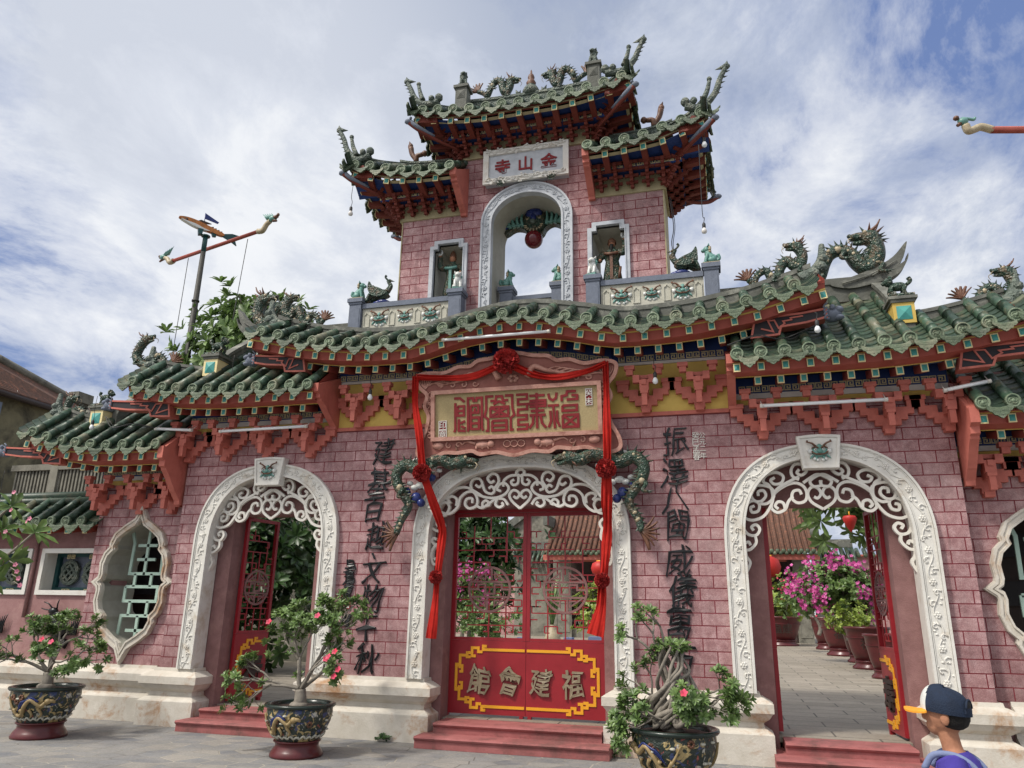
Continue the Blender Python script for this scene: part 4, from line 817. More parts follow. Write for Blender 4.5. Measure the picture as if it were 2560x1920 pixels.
# balustrades
def post(x, y, w_=.2, top=6.34):
    b = MB(); b.box(x - w_ / 2, x + w_ / 2, y, y + w_, 5.45, top - .1); b.box(x - w_ * .4, x + w_ * .4, y - .006, y + .01, 5.76, top - .17); b.box(x - w_ / 2 - .012, x + w_ / 2 + .012, y - .012, y + w_ + .012, top - .1, top - .065); b.box(x - w_ / 2 - .03, x + w_ / 2 + .03, y - .03, y + w_ + .03, top - .065, top)
    return b
for s in (-1, 1):
    b = MB(); x0, x1 = sorted((s * 1.17, s * 2.62)); b.box(x0, x1, .03, .13, 6.17, 6.25); b.box(x0, x1, .03, .13, 5.5, 5.80); bal = tpart(b, 'balustrade', 'stone')
    for x in (1.06, 2.73): post(s * x, -.0).build('balustrade_post', 'stone', bal)
    b = MB(); b.box(x0, x1, .06, .12, 5.80, 6.17)
    for i in range(4):
        cx = x0 + (x1 - x0) * (.055 + .297 * i); b.strip([(cx - .045, 5.86), (cx + .045, 5.86), (cx + .045, 6.06), (cx + .02, 6.075), (cx, 6.11), (cx - .02, 6.075), (cx - .045, 6.06)], .012, .045, .065, 0, True)
    b.build('balustrade_panel', 'panel', bal)
    for i in range(3):
        b = MB(); cx = x0 + (x1 - x0) * (.205 + .297 * i); face(b, cx, .06, 5.99, .165 if i != 1 else .135); b.build('mask_relief', FM, bal)
b = MB(); b.box(-.32, .32, .62, .72, 6.33, 6.40); b.box(-.32, .32, .62, .72, 5.7, 6.02); bal = tpart(b, 'inner_balustrade', 'stone')
for x in (-.42, .42): post(x, .58, .2, 6.56).build('balustrade_post', 'stone', bal)
b = MB(); b.box(-.32, .32, .65, .71, 6.02, 6.33); b.build('balustrade_panel', 'panel', bal); b = MB(); face(b, 0, .65, 6.2, .14); b.build('mask_relief', FM, bal)
def hash_(ch): return (ord(ch) * 2654435761 % 1000) / 159.0
def brush(b, size, ph):
    'loosens the printed strokes into a running hand: bowed, leaning and swelling lines'
    v = []
    for x, y, z in b.v:
        u, w_ = x / size, z / size
        x2 = u * (.88 + .10 * sin(w_ * 4 + ph)) + .05 * sin(w_ * 6.0 + ph) + .03 * sin(u * 9 + w_ * 4 + ph * 2); z2 = w_ * (1.06 + .08 * sin(u * 4 + ph)) + .045 * sin(u * 6.5 + ph * 1.7) - .10 * u * u + .02 * sin(w_ * 13 + ph)
        v.append((x2 * size, y * (1 + .6 * sin(u * 7 + w_ * 5 + ph)) , z2 * size))
    b.v = v; return b
# ------------------------------------------------------------------ doors
def leaf_lattice(b, w_, z0, z1, seed, m=0):
    'random interlocking square hooks between x 0..w_'
    rnd = random.Random(seed); t = .016
    for z in [z0 + .17 * i for i in range(1, int((z1 - z0) / .17))]:
        x = 0
        while x < w_ - .05:
            l = rnd.choice((.12, .18, .24)); xe = min(w_, x + l)
            if rnd.random() < .78: b.box(x, xe, -.008, .008, z - t / 2, z + t / 2, m)
            if rnd.random() < .8: zz = z + rnd.choice((-1, 1)) * .085; b.box(xe - t / 2, xe + t / 2, -.007, .007, *sorted((z, zz)), m); x2 = xe - rnd.choice((.07, .1)); b.box(max(0, x2), xe, -.0075, .0075, zz - t / 2, zz + t / 2, m)
            x = xe
    for x in (w_ * .25, w_ * .5, w_ * .75):
        z = z0
        while z < z1:
            l = rnd.choice((.17, .34)); 
            if rnd.random() < .55: b.box(x - t / 2, x + t / 2, -.0065, .0065, z, min(z1, z + l), m)
            z += l
def hook(sx, sz, ox, oz, k):      # gold corner fret, drawn from the corner outwards
    P = [(1.0, 0), (.62, 0), (.62, .10), (.545, .10), (.545, .02)]
    return [(ox + sx * a * k, oz + sz * c * k) for a, c in P]
def door_leaf(w_, right, full, seed):
    'leaf along +x from the hinge at x=0, front faces -y; returns the parts parented to an empty part'
    e = bpy.data.objects.new('door_leaf', None); COL.objects.link(e); e.parent = gate
    H0, HM, H1 = .30, 1.24, 2.98; b = MB()
    b.box(0, w_, -.025, .025, H0, HM, 0)
    for x0, x1 in ((0, .05), (w_ - .05, w_)): b.box(x0, x1, -.028, .028, HM + .002, H1, 0)
    b.box(.052, w_ - .052, -.024, .024, HM + .002, HM + .04, 0); b.box(.052, w_ - .052, -.024, .024, H1 - .05, H1, 0); b.box(w_ - .08, w_ - .03, -.03, .03, H0 - .06, H0 - .002, 0)
    q = b.build('door_panel', 'doorred', e)
    b = MB(); leaf_lattice(b, w_ - .1, HM + .03, H1 - .05, seed); c = MB(); c.merge(b, T_((.05, 0, 0)))
    cx, cz, R = w_ * .5, 1.92, min(.30, w_ * .36)
    ring = [(cx + R * cos(a * pi / 18), cz + R * sin(a * pi / 18)) for a in range(36)]; c.strip(ring, .032, -.014, .012, 1, True)
    for z in (.34, -.34): c.strip([(cx - R * .92, cz + R * z), (cx + R * .92, cz + R * z)], .026, -.015, .012, 1)
    for k in (-1, 1):
        c.strip([(cx + k * R * .1, cz + k * R * .95), (cx + k * R * .1, cz + k * R * .4)], .024, -.013, .01, 1); c.strip([(cx - R * .8, cz + k * R * .36), (cx - R * .2, cz + k * R * .75), (cx - R * .2, cz + k * R * .5), (cx - R * .5, cz + k * R * .5)], .02, -.0125, .01, 1); c.strip([(cx + R * .8, cz + k * R * .36), (cx + R * .25, cz + k * R * .75), (cx + R * .25, cz + k * R * .5), (cx + R * .5, cz + k * R * .5)], .02, -.012, .01, 1)
    c.strip([(cx - R, cz), (cx - R * .55, cz), (cx - R * .55, cz + R * .22), (cx - R * .2, cz + R * .22), (cx - R * .2, cz - R * .2), (cx + R * .25, cz - R * .2), (cx + R * .25, cz + R * .22), (cx + R * .6, cz + R * .22), (cx + R * .6, cz), (cx + R, cz)], .026, -.0135, .011, 1)
    c.build('door_lattice', ['doorred', 'jamb'], e)
    # gold fret border: the free edge is open, the hinge side closed
    b = MB(); g = .036; xo, xf = .10, w_ - .012; zt, zb = 1.12, .40
    def corner(sz, z):
        s_ = lambda dz: z - sz * dz
        return [(xf, s_(0)), (xf - (w_ - .36 if w_ > .9 else w_ * .5), s_(0)), (xf - (w_ - .36 if w_ > .9 else w_ * .5), s_(.09)), (xf - (w_ - .42 if w_ > .9 else w_ * .42), s_(.09))]
    xc_ = .36 if w_ > .9 else .30
    for sz, z in ((1, zt), (-1, zb)):
        d = lambda a: z - sz * a
        b.strip([(xf, d(.0)), (xc_ + .12, d(.0)), (xc_ + .12, d(-.045)), (xc_ + .17, d(-.045))], g, -.036, -.02)
        b.strip([(xc_ + .11, d(.03)), (xc_ + .05, d(.03)), (xc_ + .05, d(-.02)), (xc_ - .04, d(-.02)), (xc_ - .04, d(.085)), (xc_ + .015, d(.085))], g, -.037, -.02)
        b.strip([(xc_ - .05, d(.045)), (xc_ - .11, d(.045)), (xc_ - .11, d(.10)), (xc_ - .06, d(.10))], g, -.036, -.02)
        b.strip([(xc_ - .12, d(.08)), (xo + .05, d(.08)), (xo + .05, d(.20)), ], g, -.0365, -.02)
    b.strip([(xo + .05, zt - .21), (xo + .05, zt - .25)], g, -.036, -.02); b.strip([(xo + .05, zb + .21), (xo + .05, zb + .25)], g, -.036, -.02)
    for sz, z in ((1, zt), (-1, zb)): b.strip([(xo + .06, z - sz * .20), (xo, z - sz * .20), (xo, .76)], g, -.0375, -.02); b.strip([(xo + .01, z - sz * .215), (xo + .085, z - sz * .215), (xo + .085, z - sz * .29), (xo + .045, z - sz * .29)], g * .9, -.0355, -.02)
    b.build('gold_border', 'gold', e)
    if full:
        for ch, fx in full: t = brush(text_mb(ch, .35, .025, .004, .12), .35, hash_(ch)); u = MB(); u.merge(t, T_((fx, -.045, .735))); u.build('character', 'bronze', e)
    else:
        u = MB(); u.merge(text_mb('寿', .42, .03, .012), T_(((-1 if right else 1) * (w_ / 2 + .05), -.045, .74))); u.build('character', 'timber', e)
    return e
def mirror_leaf(e):      # the opposite leaf is the mirror image: mirror the meshes of everything but the writing
    for c in [c for c in COL.objects if c.parent == e]:
        if not c.name.startswith('character'):
            for v in c.data.vertices: v.co.x = -v.co.x
            c.data.flip_normals()
a = door_leaf(1.08, False, (('館', .44), ('會', .87)), 11); a.location = (-1.095, .54, 0)
z = door_leaf(1.08, True, (('福', -.435), ('建', -.875)), 12); mirror_leaf(z); z.location = (1.07, .54, 0)
tag(a, 'left red door leaf, shut'); tag(z, 'right red door leaf, shut')
for x, ang, rt, sd in ((-4.54, 80, 0, 21), (-3.2, -100, 1, 22), (3.19, 96, 0, 23), (4.57, -86, 1, 24)):
    e = door_leaf(.70, rt, None, sd)
    if rt: mirror_leaf(e)
    e.location = (x, .46, 0); e.rotation_euler = (0, 0, radians(ang))
b = MB(); b.box(-1.1, 1.1, .50, .575, 2.985, 3.03); b.box(-1.1, -1.096, .5, .57, .27, 2.98); part(b, 'door_frame', 'doorred')
# ------------------------------------------------------------------ sign board
sg = thing('sign_board', 'carved salmon name board with red seal-script characters hung over the middle arch', 'sign')
edge = [(-1.42, 4.83), (-1.25, 4.87), (-1.0, 4.86), (-.8, 4.93), (-.62, 4.93), (-.5, 5.0), (-.3, 5.02), (0, 5.08), (.3, 5.02), (.5, 5.0), (.62, 4.93), (.8, 4.93), (1.0, 4.86), (1.25, 4.88), (1.42, 4.83), (1.40, 4.68), (1.30, 4.55), (1.34, 4.4), (1.28, 4.25), (1.32, 4.05), (1.42, 3.86), (1.44, 3.72), (1.34, 3.66), (1.15, 3.67), (1.0, 3.73), (.8, 3.72), (.6, 3.74), (.48, 3.69), (.25, 3.71), (0, 3.66), (-.25, 3.71), (-.48, 3.69), (-.6, 3.74), (-.8, 3.72), (-1.0, 3.73), (-1.15, 3.67), (-1.3, 3.66), (-1.4, 3.72), (-1.38, 3.86), (-1.28, 4.05), (-1.24, 4.25), (-1.30, 4.4), (-1.26, 4.55), (-1.38, 4.68)]
E_ = smooth(edge, 4, True)
TS = Matrix.Translation((0, -.22, 3.66)) @ Matrix.Rotation(radians(7), 4, 'X') @ Matrix.Translation((0, 0, -3.66))
def sgp(b, n, m, par=None):
    q = MB(); q.merge(b, TS); return q.build(n, m, par or sg)
inner = [(-1.17, 3.92), (1.19, 3.92), (1.19, 4.58), (-1.17, 4.58)]
b = MB(); b.prism(E_, -.05, .04, 0); b.strip(E_, .05, -.085, -.04, 1, True); sb = sgp(b, 'board_frame', ['framedark', 'frame'])
b = MB(); b.strip(inner, .055, -.10, -.04, 0, True); sgp(b, 'inner_frame', 'frame', sb)
b = MB(); b.prism(inner, -.058, -.04, 0); sgp(b, 'board_panel', 'board', sb)
b = MB(); rnd = random.Random(4)       # carving: phoenixes, lions, clouds and flowers in low relief
def scroll(b, x, z, r, a0, d=1, m=0, th=.012): b.tube([(x + cos(a0 + d * j * .55) * r * (1 - j / 13), -.055, z + sin(a0 + d * j * .55) * r * (1 - j / 13)) for j in range(11)], th, 5, m)
for s in (-1, 1):
    b = MB()
    b.curve([(s * .20, -.06, 4.72), (s * .3, -.07, 4.86), (s * .48, -.07, 4.80), (s * .8, -.06, 4.73), (s * 1.1, -.055, 4.68)], .05, .012, 6, 0, 5)
    for k in range(7): b.curve([(s * (.45 + .09 * k), -.055, 4.79 - .015 * k), (s * (.6 + .1 * k), -.06, 4.84 - .02 * k), (s * (.75 + .1 * k), -.055, 4.80 - .022 * k)], .016, .006, 5, 0, 3)
    for k in range(4): scroll(b, s * (.55 + .17 * k), 4.68, .05, k, s)
    b.ball((s * .45, -.055, 3.82), (.12, .03, .05), 8); b.ball((s * .33, -.06, 3.83), (.055, .035, .05), 8); b.curve([(s * .55, -.055, 3.84), (s * .68, -.055, 3.87), (s * .75, -.055, 3.83)], .022, .008, 5)
    for k in range(3): b.curve([(s * (.38 + .08 * k), -.055, 3.80), (s * (.36 + .09 * k), -.055, 3.755)], .018, .012, 5); scroll(b, s * (.8 + .14 * k), 3.83, .05, k * 2, -s)
    b.ball((s * 1.1, -.055, 3.83), (.09, .03, .05), 8)
    for k in range(6): scroll(b, s * 1.23 + .03 * s * (k % 2), 3.98 + .11 * k, .045, k, s); b.curve([(s * 1.2, -.055, 4.0 + .1 * k), (s * 1.26, -.06, 4.05 + .1 * k), (s * 1.22, -.055, 4.1 + .1 * k)], .018, .008, 5)
    for k in range(6): b.curve([(s * 1.3, -.055, 4.64), (s * (1.22 + .03 * k), -.06, 4.74), (s * (1.18 + .04 * k), -.055, 4.80)], .012, .005, 5)
    sgp(b, 'carved_relief', 'frame', sb)
b = MB()
for k in range(6): a = k * pi / 3; b.ball((cos(a) * .055, -.06, 4.72 + sin(a) * .04), (.03, .015, .025), 6)
for k in range(3): b.tube([(-.1 + .1 * k + .05 * cos(j * pi / 6), -.06, 3.82 + .045 * sin(j * pi / 6)) for j in range(13)], .008, 5)
sgp(b, 'carved_relief', 'frame', sb)
SEAL = {   # characters as square seal strokes in a unit box (x right, z up)
 '福': [[(.03, .95), (.06, .82), (.17, .76), (.27, .82), (.3, .97)], [(.0, .62), (.36, .62)], [(.18, .62), (.22, .0)], [(.08, .48), (.10, .2), (.02, .03)], [(.30, .48), (.30, .2), (.38, .04)], [(.46, .72), (.46, .86), (.62, .88), (.64, .98), (.92, .98)], [(.62, .76), (.96, .76), (.96, .86), (.78, .88)], [(.48, .60), (.94, .60), (.94, .46), (.48, .46), (.48, .60)], [(.48, .34), (.97, .34), (.97, .02), (.48, .02), (.48, .34)], [(.5, .32), (.95, .04)], [(.5, .04), (.95, .32)]],
 '建': [[(.0, .97), (.36, .97), (.36, .84), (.06, .84), (.06, .70), (.36, .70), (.36, .56), (.06, .56), (.04, .40)], [(.0, .40), (.34, .40), (.34, .28), (.06, .28), (.06, .14), (.36, .14), (.34, .02), (.0, .02)], [(.44, .92), (.94, .92)], [(.44, .78), (.96, .78), (.96, .62), (.44, .62)], [(.40, .70), (.98, .70)], [(.68, .99), (.68, .02)], [(.48, .50), (.92, .50)], [(.44, .38), (.96, .38)], [(.56, .36), (.54, .16), (.42, .03)], [(.80, .36), (.84, .16), (.97, .03)]],
 '會': [[(.03, .02), (.12, .02), (.12, .34), (.0, .42), (.06, .62), (.06, .97), (.3, .97)], [(.97, .02), (.88, .02), (.88, .34), (1.0, .42), (.94, .62), (.94, .97), (.7, .97)], [(.2, .84), (.38, .84), (.4, .96), (.6, .96), (.62, .84), (.8, .84)], [(.3, .74), (.5, .82), (.7, .74)], [(.2, .66), (.8, .66), (.8, .40), (.2, .40), (.2, .66)], [(.22, .64), (.78, .42)], [(.22, .42), (.78, .64)], [(.5, .66), (.5, .40)], [(.26, .28), (.74, .28), (.74, .02), (.26, .02), (.26, .28)], [(.28, .15), (.72, .15)]],
 '館': [[(.0, .97), (.2, .97), (.36, .86)], [(.04, .84), (.04, .1), (.0, .02)], [(.12, .74), (.34, .74), (.34, .48), (.12, .48), (.12, .74)], [(.12, .61), (.34, .61)], [(.16, .38), (.16, .06), (.4, .04)], [(.22, .26), (.38, .32)], [(.24, .18), (.38, .12)], [(.48, .02), (.48, .95), (.66, .95), (.68, .84)], [(.76, .84), (.78, .95), (.96, .95), (.96, .12), (1.0, .03)], [(.58, .74), (.58, .06)], [(.58, .74), (.84, .74), (.84, .54), (.6, .54)], [(.6, .40), (.86, .40), (.86, .08), (.6, .08)], [(.62, .24), (.84, .24)], [(.72, .66), (.72, .54)]]}
for ch, x0 in (('館', -.85), ('會', -.405), ('建', .05), ('福', .49)):
    b = MB()
    for st in SEAL[ch]: b.strip([(x0 - .01 + x * .425, 4.0 + z * .50) for x, z in st], .034, -.068 - .0007 * SEAL[ch].index(st), -.05)
    sgp(b, 'seal_character', 'sealred', sb)
for x, z, w_, h, chs in ((1.045, 4.40, .085, .22, '癸未'), (-1.03, 4.115, .11, .12, '印'), (-1.03, 3.985, .11, .12, '章')):
    b = MB(); b.box(x - w_ / 2, x + w_ / 2, -.064, -.05, z - h / 2, z + h / 2, 0); b.strip([(x - w_ / 2, z - h / 2), (x + w_ / 2, z - h / 2), (x + w_ / 2, z + h / 2), (x - w_ / 2, z + h / 2)], .008, -.07, -.06, 1, True)
    for k, ch in enumerate(chs): b.merge(text_mb(ch, .1 if len(chs) > 1 else .11, .01, .0), T_((x, -.068, z + (h / 4 - k * h / 2 if len(chs) > 1 else 0))), 1)
    sgp(b, 'seal_stamp', ['sealred', 'white'], sb)
# ------------------------------------------------------------------ red silk swag
rb = thing('silk_garland', 'red silk swag with rosettes draped over the salmon name board and hanging down both sides', 'garland')
def cloth(path, w0, w1, folds=4, amp=.012, seed=0):
    'hanging or draped band of cloth with real thickness'
    rnd = random.Random(seed); P = [Vector(p) for p in smooth(path, 7)]; n = len(P); b = MB(); rows = []; k = 24; ph = rnd.random() * 6
    for i, p in enumerate(P):
        t = (P[min(i + 1, n - 1)] - P[max(i - 1, 0)]).normalized(); sd = Vector((0, -1, 0)).cross(t); sd.y = 0; sd.normalize(); w_ = w0 + (w1 - w0) * i / (n - 1); row = []
        for j in range(k + 1):
            u = j / k * 2 - 1; f = (sin(u * folds * pi + ph + 1.3 * sin(i * .17 + ph)) + .45 * sin(u * folds * 2.3 * pi + ph * 2 + i * .22)) * amp * (.9 + .6 * sin(i * .31 + ph)); wv = 1 + .10 * sin(i * .5 + ph); row.append(p + sd * u * w_ * wv / 2 + Vector((0, -1, 0)) * (f + .018 * (1 - u * u)))
        for j in range(k, -1, -1): row.append(row[j] + Vector((0, .008, 0)))
        row.append(row[0]); rows.append(row)
    b.grid(rows, 0, True); return b
def rosette(c, r, seed):
    rnd = random.Random(seed); b = MB(); b.ball(c, r * .72, 12)
    for i in range(int(90)):
        th = math.acos(rnd.uniform(-1, 1)); ph = rnd.uniform(pi * .9, pi * 2.1); d = Vector((sin(th) * cos(ph), sin(th) * sin(ph), cos(th))); u = d.orthogonal().normalized(); a = rnd.uniform(0, 6.28); u = Matrix.Rotation(a, 3, d) @ u; v = d.cross(u)
        o = Vector(c) + d * r * .66; ln = r * rnd.uniform(.22, .36); row1 = []; row2 = []
        for j in range(7):
            t = j / 6 * 2 - 1; row1.append(o + u * t * ln + v * sin(t * 5) * r * .1); row2.append(o + d * r * rnd.uniform(.28, .38) * (1 - .3 * t * t) + u * t * ln * 1.15 + v * (sin(t * 5 + .8) * r * .13 + r * .1))
        b.grid([row1, row2], 0, True); b.grid([[p + v * .006 for p in row1], row2], 0, True, True)
    return b
yS = lambda z: -.315 - (z - 3.66) * .12
for nm, pa, w0, w1, fo, se in (('draped_band', [(-1.43, yS(4.82), 4.80), (-1.0, yS(4.76) - .02, 4.755), (-.55, yS(4.78), 4.765), (-.08, yS(4.9) - .04, 4.92)], .08, .10, 2, 1), ('draped_band', [(-.06, yS(4.9) - .04, 4.90), (.3, yS(4.75), 4.73), (.62, yS(4.68) - .02, 4.665), (1.0, yS(4.72), 4.72), (1.30, yS(4.82), 4.82)], .10, .08, 2, 2),
                               ('hanging_band', [(-1.43, yS(4.8) - .0, 4.82), (-1.43, yS(4.4), 4.4), (-1.36, yS(4.0) - .03, 4.0), (-1.29, -.37, 3.5)], .085, .12, 2.2, 3), ('hanging_band', [(1.29, yS(4.82), 4.84), (1.29, yS(4.4) - .02, 4.4), (1.28, -.38, 3.9), (1.27, -.37, 3.45)], .07, .12, 2.2, 4),
                               ('hanging_band', [(-1.28, -.36, 3.42), (-1.16, -.24, 3.05), (-1.06, -.13, 2.72), (-1.06, -.12, 2.5), (-1.09, -.13, 2.1)], .12, .11, 2.4, 5), ('hanging_band', [(1.26, -.36, 3.38), (1.24, -.27, 3.0), (1.23, -.17, 2.7), (1.20, -.14, 2.4), (1.16, -.15, 2.02)], .14, .11, 2.4, 6),
                               ('tail', [(-1.09, -.14, 2.05), (-1.10, -.15, 1.7), (-1.13, -.16, 1.27)], .08, .13, 1.6, 7), ('tail', [(1.15, -.16, 2.0), (1.13, -.17, 1.7), (1.05, -.18, 1.36)], .08, .20, 2.2, 8)):
    cloth(pa, w0, w1, fo, .016, se).build(nm, 'cloth', rb)
rosette((-.06, -.56, 4.91), .185, 1).build('rosette', 'cloth2', rb)
for i, (x, y, z, r) in enumerate(((-1.28, -.40, 3.43), (1.26, -.42, 3.40), (-1.09, -.19, 2.05), (1.15, -.2, 2.02)) and ((-1.28, -.40, 3.43, .13), (1.26, -.42, 3.40, .135), (-1.09, -.19, 2.05, .095), (1.15, -.2, 2.02, .10))): rosette((x, y, z), r, 5 + i).build('rosette', 'cloth2', rb)
# ------------------------------------------------------------------ couplets and small inscriptions
def couplet(label, chars, x, zs, size, lab=None):
    t = thing('couplet', label, 'calligraphy', (0, 0, 0), group='raised black couplets on the pink piers')
    for ch, z, dx in zip(chars, zs, [.04, 0, -.03, .02, 0, .03, -.02, .0]):
        b = MB(); q = brush(text_mb(ch, size * 1.12, .010, -.004, .20, .005), size, hash_(ch)); b.merge(q, T_((x + dx, -.016, z), ry=-.09)); b.build('character', 'black', t)
couplet('column of raised black characters on the pink pier between the left and middle arches', '建基百越文物千秋', -2.11, (3.84, 3.40, 3.01, 2.62, 2.17, 1.78, 1.38, .98), .345)
couplet('column of raised black characters on the pink pier right of the middle arch', '振澤八閩威儀萬古', 2.09, (3.83, 3.39, 3.05, 2.72, 2.28, 1.91, 1.53, 1.15), .345)
t = thing('inscription', 'small black signature characters with a square red seal, left of the left couplet', 'inscription')
for ch, z in (('吳', 2.20), ('澤', 2.03), ('書', 1.87), ('題', 1.47)): b = MB(); b.merge(brush(text_mb(ch, .18, .012, .002, .15, .004), .18, hash_(ch)), T_((-2.46, -.02, z))); b.build('character', 'black', t)
b = MB(); b.box(-2.52, -2.415, -.015, .0, 1.63, 1.755, 0); b.strip([(-2.52, 1.63), (-2.415, 1.63), (-2.415, 1.755), (-2.52, 1.755)], .014, -.02, -.01, 1, True); b.merge(text_mb('印', .1, .008), T_((-2.467, -.02, 1.692)), 1); b.build('seal', ['white', 'sealred'], t)
t = thing('inscription', 'small pale vertical inscription on the pink wall, top right of the right couplet', 'inscription')
for k, (ch, ch2) in enumerate((('癸', '公'), ('巳', '元'), ('孟', '二'), ('春', '年'))): b = MB(); b.merge(text_mb(ch, .105, .008), T_((2.39, -.006, 3.88 - .093 * k))); b.merge(text_mb(ch2, .085, .008), T_((2.475, -.006, 3.88 - .09 * k))); b.build('character', 'white', t)
# ------------------------------------------------------------------ ceramic roof figures
def dragon(label, path, r, head, y, k=1.0, group=None, tailfan=True, mats=None, legs=(.35, .75)):
    'path: (x, z) from tail to neck; head: facing (dx, dz)'
    t = thing('dragon_figure', label, 'dragon figure', (path[0][0], y, min(p[1] for p in path)), group=group)
    ox, oz = path[0][0], min(p[1] for p in path); P = smooth([(x - ox, 0.0, z - oz) for x, z in path], 7); n = len(P) - 1
    rr = [r * 1.12 * (.6 + .6 * min(1, i / n * 1.8)) for i in range(n + 1)]
    b = MB(); b.tube(P, rr, 10, 0)
    for i in range(2, n - 1, 2):
        d = (Vector(P[i + 1]) - Vector(P[i - 1])).normalized(); nn = Vector((-d.z, 0, d.x)); nn = nn if nn.z > -.3 else -nn
        b.cone(Vector(P[i]) + nn * rr[i] * .7, Vector(P[i]) + nn * rr[i] * 1.9 - d * r * .5, r * .34, 5, 2 if i % 6 == 2 else 0)
    rnd = random.Random(len(label) + int(abs(ox * 10)))
    for i in range(3, n, 3):
        for q in (-1, 1, -1): b.ball((P[i][0] + rnd.uniform(-.3, .3) * r, -rr[i] * .75, P[i][2] + rnd.uniform(-.3, .5) * r), r * rnd.uniform(.25, .42), 6, rnd.choice((0, 2, 0, 0, 1)))
    b.build('dragon_body', ['dragon', 'dcream', 'dgrey'], t)
    hx, hz = head; h = Vector(P[-1]); f = Vector((hx, 0, hz)).normalized(); u = Vector((-f.z, 0, f.x)); u = u if u.z > 0 else -u; s = r * 1.5
    b = MB(); b.ball(h, (s * 1.15, s * .95, s), 9, 0); b.curve([h, h + f * s * 1.2 + u * s * .25, h + f * s * 2.2 + u * s * .1], s * .7, s * .42, 8, 0, 3); b.curve([h - u * s * .3, h + f * s * 1.1 - u * s * .55, h + f * s * 1.9 - u * s * .55], s * .45, s * .25, 7, 0, 3)
    b.ball(h + f * s * 2.2 + u * s * .35, s * .3, 6, 0)
    for q in (-1, 1):
        b.ball(h + f * s * .6 + u * s * .55 + Vector((0, q * s * .55, 0)), s * .26, 6, 1); b.curve([h + u * s * .7 + Vector((0, q * s * .4, 0)), h - f * s * .7 + u * s * 1.3 + Vector((0, q * s * .6, 0)), h - f * s * 1.1 + u * s * 2.1 + Vector((0, q * s * .5, 0))], s * .2, s * .08, 5, 2, 4)
        b.curve([h + f * s * 2.0 + Vector((0, q * s * .3, 0)), h + f * s * 2.5 - u * s * .4 + Vector((0, q * s * .6, 0)), h + f * s * 2.2 - u * s * 1.1 + Vector((0, q * s * .7, 0))], s * .08, s * .04, 4, 1, 4)
    for i in range(9): a = pi * (.35 + i * .14); d = f * cos(a) + u * sin(a) * (1 if i < 5 else 1); b.cone(h + d * s * .6 + Vector((0, rnd.uniform(-.5, .5) * s, 0)), h + d * s * rnd.uniform(1.6, 2.1) + Vector((0, rnd.uniform(-.9, .9) * s, 0)), s * .3, 5, 2 if i % 2 else 0)
    b.build('dragon_head', ['dragon', 'dcream', 'dbrown'], t)
    if tailfan:
        b = MB(); d = (Vector(P[0]) - Vector(P[2])).normalized(); d = (d + Vector((0, 0, .9))).normalized(); w_ = Vector((d.z, 0, -d.x))
        for i in range(7): a = (i - 3) * .33; e = d * cos(a) + w_ * sin(a); b.curve([Vector(P[0]), Vector(P[0]) + e * r * 2.2, Vector(P[0]) + e * r * 3.3 + w_ * (i - 3) * r * .15], r * .6, r * .28, 6, 0, 3, .55)
        b.build('tail_fan', 'dbrown', t)
    for fr in legs:
        i = int(n * fr); p = Vector(P[i]); b = MB(); q = -1
        b.curve([p, p + Vector((r * 1.2, q * r * 1.1, -r * .6)), p + Vector((r * .5, q * r * 1.6, -r * 2.0)), p + Vector((r * 1.6, q * r * 1.7, -r * 2.3))], r * .5, r * .3, 6, 0, 4); b.ball(p + Vector((r * .3, q * r * .6, 0)), r * .75, 7, 1)
        for j in range(3): b.cone(p + Vector((r * 1.5, q * r * 1.7, -r * 2.3)), p + Vector((r * (1.9 + .5 * j), q * r * (1.3 + .4 * j), -r * (2.8 - .3 * j))), r * .22, 5, 2)
        b.build('dragon_leg', ['dragon', 'dcream', 'dgrey'], t)
    return t
def mir(p): return [(-x, z) for x, z in p]
tp = [(.95, 10.22), (.84, 10.16), (.77, 10.1), (.71, 10.26), (.62, 10.37), (.53, 10.33), (.49, 10.16), (.44, 10.1), (.38, 10.2), (.36, 10.33)]
dragon('grey-green dragon on the topmost ridge, left of the brown gourd finial', mir(tp), .05, (1, -.1), .42, group='dragons on the topmost ridge')
dragon('grey-green dragon on the topmost ridge, right of the brown gourd finial', tp, .05, (-1, -.1), .42, group='dragons on the topmost ridge')
mp_ = [(3.2, 5.98), (3.27, 5.92), (3.33, 6.04), (3.44, 6.09), (3.50, 5.98), (3.58, 5.96), (3.63, 6.12), (3.72, 6.21), (3.80, 6.12), (3.88, 6.12), (3.92, 6.26), (3.86, 6.40)]
dragon('slim looping dragon with brown tail fan on the right end of the wavy middle ridge', mp_, .05, (-1, .15), -.1)
dragon('slim looping dragon with brown tail fan on the left end of the wavy middle ridge', mir(mp_), .05, (1, .15), -.1)
bp = [(4.2, 6.2), (4.27, 6.32), (4.33, 6.5), (4.40, 6.63), (4.52, 6.69), (4.66, 6.63), (4.74, 6.49), (4.84, 6.38), (4.95, 6.42), (5.02, 6.55), (5.02, 6.72), (4.96, 6.84)]
dragon('large dark green arched dragon with raised head on the upper ridge at right', bp, .082, (-1, .05), .76, tailfan=False)
dragon('large dark arched dragon before the leafy tree on the upper ridge at left', mir(bp), .082, (1, .05), .76, tailfan=False)
fp = [(5.72, 5.45), (5.82, 5.34), (5.87, 5.36), (5.93, 5.50), (6.05, 5.57), (6.13, 5.49), (6.15, 5.38), (6.22, 5.42), (6.3, 5.58), (6.25, 5.76)]
dragon('dragon with orange-brown tail fan and raised head at the far right of the picture', fp, .05, (-1, .05), -.12)
lp = [(-5.9, 5.46), (-6.02, 5.40), (-6.1, 5.52), (-6.22, 5.60), (-6.3, 5.5), (-6.42, 5.45), (-6.55, 5.5), (-6.66, 5.62), (-6.62, 5.78), (-6.53, 5.9)]
